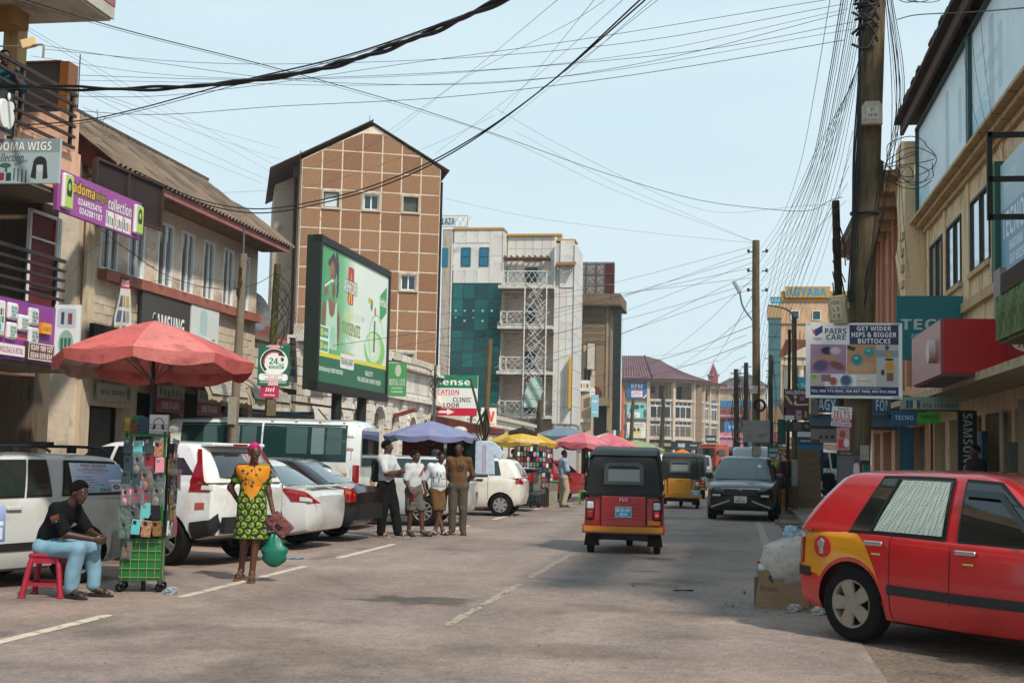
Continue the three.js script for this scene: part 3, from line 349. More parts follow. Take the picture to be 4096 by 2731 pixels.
// ---------- toothpaste billboard on two posts ----------
{
const t=thing('toothpaste_billboard','large green and white toothpaste billboard in a dark frame on two posts','billboard',[-10,0,-32.65],PI/2);
const print=cv(1024,600,'#f0f5ea',(g,w,h)=>{
const gr=g.createLinearGradient(0,0,700,0);gr.addColorStop(0,'#3f9a5b');gr.addColorStop(0.42,'#7cc08a');gr.addColorStop(0.7,'#eef6ea');gr.addColorStop(1,'#eaf4ea');g.fillStyle=gr;g.fillRect(0,0,1024,480);
el(g,'#8fd07a',820,390,170,90);el(g,'#d9efc8',800,380,120,70);pg(g,'#3f9f5b',[[880,120],[1000,60],[1005,190],[890,250]]);tx(g,'Herbal',890,120,105,46,'#eef6ea','bold');g.strokeStyle='#e7f3ea';g.lineWidth=22;g.beginPath();g.arc(760,330,92,0.3,4.2);g.stroke();g.strokeStyle='#a8d8a8';g.lineWidth=10;g.beginPath();g.arc(840,340,120,2.2,6.0);g.stroke();rc(g,'#2f6b50',796,250,24,150);el(g,'#c9574f',812,205,14,22);el(g,'#4f8a6a',750,180,20,28);rc(g,'#e0b93a',690,150,50,26);
// a model brushing teeth, kept generic
for(let i=0;i<26;i++)ge(g,i % 2?'#33241d':'#46322a',172+62*Math.cos(i*1.7)*H2(i,1,2),74+58*Math.sin(i*1.7)*H2(i,2,2),22,20);for(let i=0;i<12;i++)ge(g,'#3a2922',226+12*H2(i,4,4),70+i*12,14,16);ge(g,'#8f5f47',160,112,44,62);ge(g,'#a8755a',150,100,22,26);ge(g,'#7a4c38',182,190,30,44);ge(g,'#8f5f47',160,300,124,84);ge(g,'#7f523d',250,350,36,90);ge(g,'#8a5a44',62,320,34,90);el(g,'#3a2720',142,102,7,3);el(g,'#3a2720',178,104,7,3);el(g,'#7a4638',160,124,8,6);el(g,'#f2ece6',158,146,17,7);pg(g,'#bfe3cb',[[92,236],[112,240],[130,290],[162,306],[196,288],[212,238],[230,232],[248,440],[82,440]]);ge(g,'#a5d4b8',190,390,50,60);ge(g,'#8a5a44',78,196,26,44,0.4);for(let i=0;i<4;i++)ge(g,'#96674d',82+i*9,168+i*12,13,8,-0.5);pg(g,'#e9eff0',[[60,176],[150,142],[153,150],[64,186]]);
rrc(g,'#c4262e',375,50,86,170,18);pg(g,'#eec52e',[[390,215],[418,66],[446,215],[430,215],[418,140],[406,215]]);tx(g,'ASHFORD',322,112,196,56,'#f4f4f0','bold','sans-serif','#3d5a48',12);
tx(g,'Afrifresh',330,250,140,38,'#e5dc6a','bold','serif');tx(g,'Herbal',478,250,96,36,'#eef6ea','bold','sans-serif','#9bc4a0',6);tx(g,'TOOTHPASTE',300,302,280,54,'#2f5a34','bold','serif','#d8d36a',8);tx(g,'Refreshing Mint',360,370,140,44,'#f4f6ee','italic bold','serif','#8fc09a',6);tx(g,'Makes Strong & Amazing Fresh',318,432,190,17,'#c9a83a','bold','serif');tx(g,'White brightness & whitening',318,456,190,17,'#c9a83a','bold','serif');tx(g,'Mint',590,250,50,26,'#5fa36a','italic','serif');
rc(g,'#f2f5ec',0,350,140,112);for(const y of[356,412]){rrc(g,'#4fa36a',20,y,108,44,6);tx(g,'Herbal',70,y+12,50,20,'#eef6ea');rc(g,'#d8c94a',28,y+8,30,28);}
pg(g,'#e9dc3a',[[0,462],[1024,452],[1024,476],[0,486]]);pg(g,'#1f6a4a',[[0,480],[1024,470],[1024,600],[0,600]]);rrc(g,'#f4f4f0',300,446,200,64,12);tx(g,'FDA/dAd-24W47',312,462,176,32,'#2a3a32');tx(g,'Distributed by: PHIBO VENTURES',24,520,320,26,'#f2f4ee');tx(g,'0266 333 771',680,496,120,24,'#f2f4ee');tx(g,'PAUL SAGOE LANE / ADUM PZ / KEJETIA',560,532,380,26,'#f2f4ee');
});
panel(t,'print_face',0,4.86,0.17,6.1,3.42,0.05,print,'#22211f');
const fr=m('#242220',0.6,'grime',1.2);B(t,'frame_top',fr,0,6.62,0.14,6.36,0.18,0.2);B(t,'frame_bottom',fr,0,3.11,0.14,6.36,0.22,0.2);B(t,'frame_side',m('#15201c',0.6),-3.12,4.86,0.06,0.12,3.68,0.36);B(t,'frame_side',fr,3.12,4.86,0.1,0.12,3.68,0.28);B(t,'back_panel',black,0,4.86,0,6.1,3.4,0.1);
for(const x of[-0.9,1.35])CY(t,'post',m('#17211d',0.6,'grime',1),x,1.6,0.02,0.13,0.13,3.2,0,0,16);
}
// ---------- white colonial building with arched windows ----------
{
const b=thing('arched_white_building','long low whitewashed building with rusticated piers and barred arched windows','building',[-14,0,-40.3],PI/2);
const arch=(x,w,y0,sp)=>{const p=[[x,y0],[x,sp]];for(let i=1;i<9;i++){const a=PI-(PI*i)/9;p.push([x+w/2+(w/2)*Math.cos(a),sp+(w/2)*0.85*Math.sin(a)]);}p.push([x+w,sp],[x+w,y0]);return p;};
const ops=[[0.6,1.0,0.9],[3.85,1.05,1.2],[6.1,1.5,1.2],[8.9,1.7,0.2],[11.5,1.3,1.2],[14.6,1.1,1.2],[17,1,1.2]],wc=m('#f3f0ec',0.93,'grime',1.8),L=20;
mesh('wall',ext(rectP(0,0,L,5.3),0.4,ops.map(([x,w,y0])=>arch(x,w,y0,2.65))),wc,b,[0,0,-0.4]);B(b,'body',wc,L/2,2.6,-4,L-0.4,5.2,6);
for(const[x,w,y0]of ops){const l=[];for(let i=1;i<7;i++)l.push([x+(w*i)/7,(y0+3.05)/2,-0.2,0.035,3.05-y0+0.25*Math.sin((PI*i)/7),0.035]);for(let k=0;k<4;k++)l.push([x+w/2,lerp(y0+0.1,2.6,k/3),-0.2,w,0.035,0.03]);mesh('window_grille',bars(l),m('#8b7f70',0.7,'rust',0.8),b);
B(b,'sill',whitePl,x+w/2,y0-0.06,0.06,w+0.3,0.12,0.18);const hd=[];for(let i=0;i<7;i++){const a=PI-(PI*(i+0.5))/7,rx=w/2+0.14;B(b,'voussoir',pick([whitePl,wc]),x+w/2+rx*Math.cos(a),2.65+rx*0.85*Math.sin(a),0.03,0.24,(w*1.3)/7,0.1,0,0,a);}}
const st=[whitePl,wc,m('#ddd3ca',0.93,'grime',1),m('#ece8e2',0.93,'grime',0.9)];
for(let i=0;i<8;i++){const x=[0.2,2.9,5.4,8.2,11.0,13.4,16.3,18.6][i];for(let r=0;r<12;r++)B(b,'pier_stone',pick(st),x,0.17+r*0.31,0.06,0.62+rr(-0.03,0.03),0.29,0.16+rr(0,0.05));}
B(b,'string_course',whitePl,L/2,3.85,0.12,L+0.3,0.16,0.34);B(b,'string_course',wc,L/2,4.02,0.06,L+0.1,0.12,0.2);B(b,'cornice',whitePl,L/2,5.15,0.15,L+0.3,0.12,0.4);for(let i=0;i<14;i++)B(b,'parapet_block',pick(st),0.72+i*1.43,5.45,-0.05,1.38,0.44,0.3);for(let i=0;i<26;i++)B(b,'frieze_stone',pick(st),0.4+i*0.77,4.58,0.02,0.74,0.86-(i % 2)*0.02,0.06);
tube(b,'drain_pipe',m('#a39c92',0.7,'grime',0.6),[[10.6,5.3,0.3],[17.5,5.2,0.3],[17.7,5.0,0.3],[17.7,2.2,0.3]],0.05);
const a=thing('air_conditioner','old white air conditioner box under the green hanging sign','air conditioner',[-13.6,3.55,-41.0]);RB(a,'case',m('#a59c91',0.7,'grime',0.6),0,0,0,0.7,0.45,0.4,0.03);for(let i=0;i<6;i++)B(a,'louvre',m('#837a70',0.7),0,-0.15+i*0.06,0.205,0.6,0.02,0.02);
SIGN('hanging_sign','faded green hanging sign on the arched white building',[-10.6,3.34,-40],0.1,0.58,1.05,0.06,cv(96,176,'#4f9a5a',(g)=>{el(g,'#c9c6b4',52,40,16,32);tx(g,'ROYAL LUX',6,84,84,34,'#d6d8cc','bold','serif','#7a8a72',6);tx(g,'ESTABLISHED',20,128,56,10,'#cfe0c9');tx(g,'Tel 0244 0200',16,146,62,12,'#cfe0c9');}),'#3f7a48');
const br=thing('sign_bracket','steel bracket holding the green hanging sign','bracket',[-12.2,4.4,-40.05]);mesh('bracket_bars',bars([[0,0.05,0,3.4,0.05,0.05],[0,-1.1,0,2.6,0.04,0.04]]),steel,br);
const hs=thing('medical_sign','large green white and red sign with white arrow reading sense location clinic','sign',[-13.24,3.34,-60.2]);
panel(hs,'face',0,0.96,0,2.4,1.92,0.12,cv(512,410,'#e8e8e4',(g)=>{rc(g,'#1f7a58',0,0,512,132);tx(g,'Hisense',-40,36,480,66,'#eef4ee');tx(g,'LOCATION',24,150,300,46,'#c8203c');rc(g,'#c8203c',60,204,264,4);tx(g,'CLINIC',262,226,190,46,'#2a2a2a');tx(g,'1ST FLOOR',6,282,326,46,'#2a2a2a');rc(g,'#c9173f',0,332,512,78);pg(g,'#f0f0ec',[[90,360],[206,360],[206,340],[280,372],[206,404],[206,384],[90,384]]);}),'#cfcfcb');for(const x of[-0.9,0.9])B(hs,'post',steel,x,-1.6,-0.1,0.1,3.4,0.1);
const cn=thing('red_awning','rust-red sheet awning below the clinic sign','awning',[-13.4,2.5,-58]);mesh('canopy',ext([[0,0],[2.9,-0.55],[2.9,-0.75],[2.6,-0.8],[0,-0.55]],2.4,[],0.01),m('#7c3426',0.75,'rust',1.5),cn,[0,0.75,-1]);
}
// ---------- low white wall with razor wire, and the plaza tower ----------
{
const w=thing('white_shop_wall','low white shop building with banded parapet and a coil of razor wire','building',[-12.85,0,-62],0.045+PI/2-0.0);
const L=30;B(w,'wall',whitePl,L/2,1.9,-0.6,L,3.7,1.2);for(const[y,h,z]of[[3.6,0.2,0.08],[3.1,0.1,0.05],[2.7,0.14,0.1]])B(w,'band',m('#d3cdc6',0.85,'streak',2),L/2,y,z,L,h,0.16);for(let i=0;i<9;i++)B(w,'shop_shade_sheet',roomM,2+i*3.2,1.2,0.02,2.4,2.2,0.06);for(let i=0;i<10;i++)B(w,'shop_pier',whitePl,0.4+i*3.2,1.25,0.1,0.45,2.5,0.3);  // flat sheets on the wall, toned to stand for shaded shop openings
const pts=[];for(let i=0;i<420;i++){const a=(i/420)*PI*2*26;pts.push([8+(i/420)*20,4.05+0.3*Math.cos(a),0.3*Math.sin(a)]);}tube(w,'razor_wire',steel,pts,0.02,3,700);B(w,'end_wall',whitePl,-0.06,1.9,-2.5,0.12,3.76,4.4);
const s1=thing('service_sign','white sign with a large orange W on the low white wall','sign',[-12.05,2.8,-61.6],0.35);panel(s1,'face',0.3,0.5,0,0.75,1.0,0.05,cv(128,160,'#e4e0da',(g)=>{tx(g,'W',18,30,92,76,'#e0562c','bold','sans-serif','#e0562c',6);tx(g,'White Westinghouse',14,118,100,14,'#4a4a48');rc(g,'#e08a5a',0,140,128,16);}),'#cfcbc5');
const s2=thing('service_sign','white and black circular emblem sign beside the orange W sign','sign',[-12.65,2.8,-61.4],0.35);panel(s2,'face',0.1,0.5,0,0.7,1.05,0.05,cv(128,160,'#dedad4',(g)=>{el(g,'#2a2a2a',70,44,30,34);el(g,'#dedad4',74,40,16,18);tx(g,'HOTEL',24,84,84,20,'#2a2a2a');tx(g,'024 77 10 0',14,116,100,16,'#2a2a2a');rc(g,'#e08a5a',0,140,128,16);}),'#cfcbc5');
// plaza tower
const b=thing('plaza_tower','white panelled six-storey plaza tower with teal glass front and lattice balconies','building',[-23.1,0,-100]);
const pan=['#ececec','#e6e8e9','#efeeec','#e9e4e4'].map((c)=>m(c,0.45,'grime',4,{bump:0})),och=m('#b98a1f',0.6),teal=m('#0d5654',0.08,undefined,1,{metalness:0.3}),tealD=m('#093f40',0.08,undefined,1,{metalness:0.3}),conc=m('#b1a9a4',0.9,'streak',2.5),pinkIn=m('#e0cfc4',0.9,'grime',3),mull=m('#123b38',0.5);
const grid=(x0,x1,y0,y1,z,nx,ny,skip=[],gp=0.02,nm='cladding_panel')=>{for(let i=0;i<nx;i++)for(let j=0;j<ny;j++){const a=lerp(x0,x1,i/nx),c=lerp(x0,x1,(i+1)/nx),d=lerp(y0,y1,j/ny),e=lerp(y0,y1,(j+1)/ny);if(skip.some((s)=>c>s[0]+0.02&&a<s[2]-0.02&&e>s[1]+0.02&&d<s[3]-0.02))continue;B(b,nm,pick(pan),(a+c)/2,(d+e)/2,z,c-a-gp,e-d-gp,0.06);}};
B(b,'core',m('#8f8a86',0.9),5,9,-7.5,9.6,18,9);B(b,'concrete_strip',conc,0.4,9.6,-0.35,0.85,19.3,0.7);B(b,'strip_window',m('#1f6d86',0.15,undefined,1,{metalness:0.3}),0.2,17.0,0.02,0.5,1.5,0.06);B(b,'strip_pipe',whitePl,0.78,10,0.05,0.1,16,0.1);
B(b,'block_back',m('#b5b2b0',0.9),2.85,9.6,-1.0,3.9,19.2,1.8);grid(0.9,3.8,14.95,19.2,-0.03,3,4,[[1.51,16.0,2.26,17.8],[2.97,16.0,3.72,17.8]]);grid(3.8,4.78,14.95,19.2,-0.03,1,2);B(b,'panel_filler',pan[1],2.35,17.06,-0.06,3.0,2.2,0.04);
for(const x of[1.51,2.97])win(b,x,16.3,0.76,1.48,0.0,mull,m('#1f6d86',0.12,undefined,1,{metalness:0.35}),1,2,0.05);
{const ys=[3.9,5.2,6.0,7.15,8.3,9.5,10.6,11.2,12.3,13.7,14.88],xs=[0.9,1.78,2.7,3.75,4.75],cw=new THREE.Group();cw.name='curtain_wall';b.add(cw);const tl=[teal,tealD,m('#0f6360',0.08,undefined,1,{metalness:0.3}),m('#0a4a4a',0.08,undefined,1,{metalness:0.3})];for(let i=0;i<4;i++)for(let j=0;j<10;j++)B(cw,'glass_pane',pick(tl),(xs[i]+xs[i+1])/2,(ys[j]+ys[j+1])/2,0.03,xs[i+1]-xs[i]-0.06,ys[j+1]-ys[j]-0.06,0.03,0,rr(-0.01,0.01));mesh('mullions',bars([...xs.map((x)=>[x,9.4,0.02,0.07,11,0.09]),...ys.map((y)=>[2.85,y,0.022,3.9,0.07,0.08])]),mull,cw);for(let i=0;i<9;i++)B(cw,'carton_label',m('#9fc0c0',0.6),1.2+(i % 5)*0.72,i<5?12.75:11.95+(i % 2)*0.3,0.05,0.16,0.14,0.004);}
B(b,'coping',och,2.85,19.28,-0.5,4.05,0.16,1.2);B(b,'return_wall',pan[2],4.78,11,-0.95,0.08,16.3,1.7);B(b,'coping',och,4.8,19.28,-1.3,0.14,0.158,1.2);
// recessed balcony bays
B(b,'bay_wall',pinkIn,7,8,-2.1,4.6,15,0.3);B(b,'top_bay_wall',m('#b9b6b4',0.8),7,16.9,-2.12,4.6,4.2,0.3);grid(4.9,9.1,15.0,18.95,-1.92,6,4,[[6.3,15,7.4,16.6]]);B(b,'coping',och,7,19.05,-2,4.5,0.16,0.7);
for(const y of[14.69,11.53,7.99,4.6]){
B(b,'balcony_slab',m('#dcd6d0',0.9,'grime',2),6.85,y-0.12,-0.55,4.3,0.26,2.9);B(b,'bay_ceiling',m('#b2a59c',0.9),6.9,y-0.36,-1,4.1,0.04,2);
B(b,'balcony_door',m('#0f2e2a',0.3),6.85,y+0.85,-1.9,0.95,1.75,0.08);
const r=new THREE.Group();r.name='lattice_railing';b.add(r);const rl=[[6.75,y+1.08,0.85,3.7,0.06,0.06],[6.75,y+0.1,0.85,3.7,0.06,0.06]];for(const x of[4.95,5.45,8.5])rl.push([x,y+0.58,0.85,0.06,1.05,0.06]);for(let i=0;i<15;i++)rl.push([5.1+i*0.235,y+0.58,0.85,0.026,1.25,0.03,(i % 2?1:-1)*rr(0.35,0.95)]);mesh('lattice',bars(rl),m('#d4d3d0',0.6),r);
if(y<13){const p=new THREE.Group();p.name='balcony_plants';b.add(p);CY(p,'pot',m('#8a4a38',0.8),5.2,y+0.15,0.5,0.16,0.12,0.3);for(let i=0;i<26;i++)mesh('leaf',leafG(),m(i % 3?'#a8576a':'#6a7a4a',0.8),p,[5.1+rr(-0.35,0.55),y+0.5+rr(0,0.95),0.5+rr(-0.25,0.3)],[rr(0,3),rr(0,3),rr(0,3)]);}
}
{const l=[],rs=(i)=>H2(i,3,9);for(let s=0;s<3;s++){const y0=[11.6,8.1,4.6][s],y1=[14.5,11.5,8][s];for(let i=0;i<15;i++){const y=lerp(y0,y1,i/15),an=(i % 2?1:-1)*(0.45+rs(i+s*20)*0.5);l.push([7.7+(rs(i*3+s)-0.5)*0.5,y+0.2,1.0,0.034,1.75,0.05,an]);}}l.push([6.85,9.6,1.0,0.08,10,0.08],[8.55,9.6,1.0,0.08,10,0.08]);mesh('lattice_screen',bars(l),m('#d4d3d0',0.6),b);}
// corner pier
B(b,'pier_core',m('#b5b2b0',0.9),9.75,9.1,-1.9,1.5,18.1,3.4);grid(9.0,9.4,4,14.5,0.02,1,6);grid(9.4,10.5,4,14.5,-0.12,2,8);grid(9.4,10.5,14.6,18.3,-0.12,1,3);B(b,'pier_white_edge',pan[0],9.0,16.5,-0.9,0.1,4.2,1.8);B(b,'coping',och,9.8,18.35,-1,1.5,0.16,1.8);
for(let j=0;j<10;j++)for(let k=0;k<4;k++)B(b,'side_panel',pick(pan),10.56,4.7+j*1.4,-0.6-k*1.3,0.06,1.36,1.25);B(b,'gold_banner',m('#c99a2a',0.5),10.4,7.2,0.2,0.14,4,0.9);B(b,'pergola',m('#6a4a3a',0.8),6.6,17.0,-1,3.7,0.12,1.3);for(let i=0;i<8;i++)B(b,'pergola_slat',m('#6a4a3a',0.8),4.95+i*0.48,17.15,-1,0.08,0.1,1.5);B(b,'wood_awning',m('#7a5236',0.8),9.9,16.4,0.3,1.5,0.1,0.9,0.4);for(let i=0;i<7;i++)mesh('string_bulb',new THREE.SphereGeometry(0.05,6,5),m('#d8d4c8',0.3),b,[9.3+i*0.2,16.0-Math.sin((i/6)*PI)*0.3,0.6]);
const ac=thing('air_conditioner','white split air conditioner unit on the plaza balcony wall','air conditioner',[-16.0,10.1,-101.7]);RB(ac,'case',m('#c9c9c5',0.6),0,0,0,0.85,0.6,0.3,0.03);mesh('fan_grille',new THREE.TorusGeometry(0.2,0.02,6,20),black,ac,[-0.12,0,0.16]);
const cl=thing('hanging_cloth','torn pale green banner caught on the plaza lattice screen','banner',[-15.6,5.2,-98.8],0.1);{const g=new THREE.PlaneGeometry(1.3,2.3,10,16),p=g.attributes.position;for(let i=0;i<p.count;i++){const u=p.getY(i)/2.3+0.5;p.setX(i,p.getX(i)*(0.35+0.65*Math.sin(PI*(0.15+0.6*(1-u))))+u*0.4);p.setZ(i,0.12*Math.sin(p.getX(i)*7+u*9));}g.translate(0,1.15,0);g.computeVertexNormals();mesh('cloth',g,m('#a9c2be',0.85,'grime',0.8),cl);}
const ps=thing('roof_sign','ochre lattice roof sign with dark teal letters AZA on the plaza tower','sign',[-22.2,19.4,-99.9]);panel(ps,'letters',-0.45,0.45,0.05,1.1,0.6,0.06,cv(160,80,'#b9c4c2',(g)=>tx(g,'LAZA',4,6,150,68,'#174a52')),'#8a7a3a');{const l=[];for(let i=0;i<9;i++)l.push([-0.9+i*0.25,0.45,0,0.03,0.9,0.04,i % 2?0.6:-0.6]);l.push([0,0.9,0,2.2,0.05,0.06],[0,0.02,0,2.2,0.05,0.06],[1.08,0.45,0,0.05,0.9,0.06]);mesh('lattice',bars(l),och,ps);}
}
function leafG(){return leafG.g??=new THREE.PlaneGeometry(0.16,0.1);}
// ---------- old grey block, beige shop block ----------
{
const b=thing('old_grey_building','weathered grey concrete block with deep eaves and a rusty rooftop billboard','building',[-14.4,0,-115]);
const gc=m('#8b7b6b',0.95,'streak',3),gd=m('#7a6b5c',0.95,'streak',2);B(b,'wall',gc,1.6,7.5,-3,3.1,15,6);B(b,'eaves_slab',gd,2.0,15.4,-2.4,4.4,1.0,6.5);B(b,'eaves_lip',m('#5f5348',0.95,'grime',2),2.0,14.86,-2.3,4.5,0.14,6.6);for(let r=0;r<9;r++)for(let c=0;c<4;c++)B(b,'block',r % 2?gc:gd,0.9+c*0.5+(r % 2)*0.2,11.6+r*0.3,0.02,0.47,0.28,0.06);
B(b,'side_pilaster',m('#a39482',0.9,'streak',2),3.0,7.4,0.02,0.16,14.8,0.2);B(b,'opening',roomM,0.4,12,0.02,0.5,3,0.06);
const rs=new THREE.Group();rs.name='roof_billboard';b.add(rs);for(let i=0;i<4;i++)for(let j=0;j<3;j++)B(rs,'sheet',m(i===3?'#6a2f28':'#a7a9a6',0.8,'rust',1.5),0.6+i*0.84,16.4+j*0.96,-0.5,0.82,0.94,0.05);mesh('frame',bars([[1.8,18.85,-0.4,3.4,0.08,0.08],[1.8,17.8,-0.4,3.4,0.05,0.05],[1.8,16.9,-0.4,3.4,0.05,0.05],...[0.2,1.0,1.9,2.7,3.4].map((x)=>[x,17.4,-0.4,0.06,3,0.06])]),m('#5a3a30',0.8),rs);
const bs=thing('vertical_sign','very tall black vertical sign with pale edge on the grey block','sign',[-10.5,3.9,-114.8],0.1);B(bs,'face',m('#0e1614',0.4),0,5.3,0,0.72,10.6,0.2);B(bs,'pale_edge',m('#b9cfd2',0.6),0.4,5.1,0.02,0.1,10.2,0.3);for(let i=0;i<7;i++)B(bs,'joint_bar',m('#2f3f3c',0.6),0,0.8+i*1.5,0.11,0.72,0.05,0.03);
const g=thing('beige_shop_block','narrow beige three-storey shop block with orange shutters before the grey building','building',[-13.95,0,-111.5]);const bg=m('#cdbfa8',0.9,'streak',2.4);
B(g,'wall',bg,0.75,5.2,-1.4,1.7,10.4,2.7);B(g,'gable',bg,1.2,10.3,-1.4,0.7,1.6,2.6);for(let i=0;i<2;i++)win(g,0.95+i*0.3,8.0,0.24,1.1,-0.02,m('#4a3a32',0.6),glassM('#1d2422'),1,3,0.03);B(g,'orange_shutter',m('#a8482a',0.7,'grime',1),0.4,5.9,0.0,0.7,2.2,0.06);for(let i=0;i<3;i++)B(g,'shutter_bar',m('#cfc6b8',0.7),0.2+i*0.25,5.9,0.05,0.04,2.2,0.04);B(g,'string_course',whitePl,0.75,4.6,0.02,1.75,0.3,0.2);
const fr=thing('empty_hoarding','empty black-framed white hoarding at the beige block roof','hoarding',[-12.4,9.2,-111.2],0.5);B(fr,'board',m('#c9c4ba',0.8,'grime',1.5),0,0.9,0,0.75,2.2,0.05);mesh('frame',bars([[-0.38,0.9,0.02,0.06,2.4,0.08],[0.38,0.9,0.02,0.06,2.4,0.08],[0,2.08,0.02,0.8,0.06,0.08],[0,-0.28,0.02,0.8,0.06,0.08]]),m('#1f2a2e',0.6),fr);
SIGN('shop_board','white shop board with coloured letters on the beige block',[-13.1,7.1,-111.3],0.3,1.3,0.95,0.08,cv(128,96,'#cfd3cf',(k)=>{['#3f6a8a','#a83a4a','#c9a23a','#3f7a5a'].forEach((c,i)=>rc(k,c,12+i*28,30,20,36));}),'#8a8d88');SIGN('shop_board','small white plate high beside the beige block',[-12.2,6.6,-111],0.3,0.42,0.8,0.06,cv(64,96,'#dfe0dc',(k)=>tx(k,'XINKE',10,36,44,18,'#4a4d4a')),'#9aa');SIGN('shop_board','pale blue vertical board on the beige block corner',[-11.95,4.9,-110.8],0.4,0.66,1.9,0.06,cv(64,160,'#7fb0c4',(k)=>{tx(k,'PHARMACY',8,40,48,14,'#e5eef0');tx(k,'0322 02 02',10,120,44,10,'#e5eef0');}),'#6a96a8');
const dk=thing('dark_arcade','dark arcade front of a grey shop with rusty rounded canopy','building',[-12.9,0,-113.9]);B(dk,'canopy',m('#8a7d70',0.9,'streak',1.5),0.9,6.3,0.3,2.2,0.7,1.2);B(dk,'front',m('#20201e',0.8,'grime',1),0.9,3,0.1,1.5,6,0.4);mesh('round_gable',at(cylG(0.65,0.65,0.3,20),0,0,0,PI/2),m('#8a4a3a',0.8,'rust',1),dk,[0.6,7.0,0.2]);B(dk,'pier',m('#9a8a78',0.9,'streak',1.6),1.95,3.2,0.3,0.4,6.4,0.4);B(dk,'pier',m('#8f8070',0.9,'streak',1.6),0.05,3.2,0.3,0.4,6.4,0.4);
}
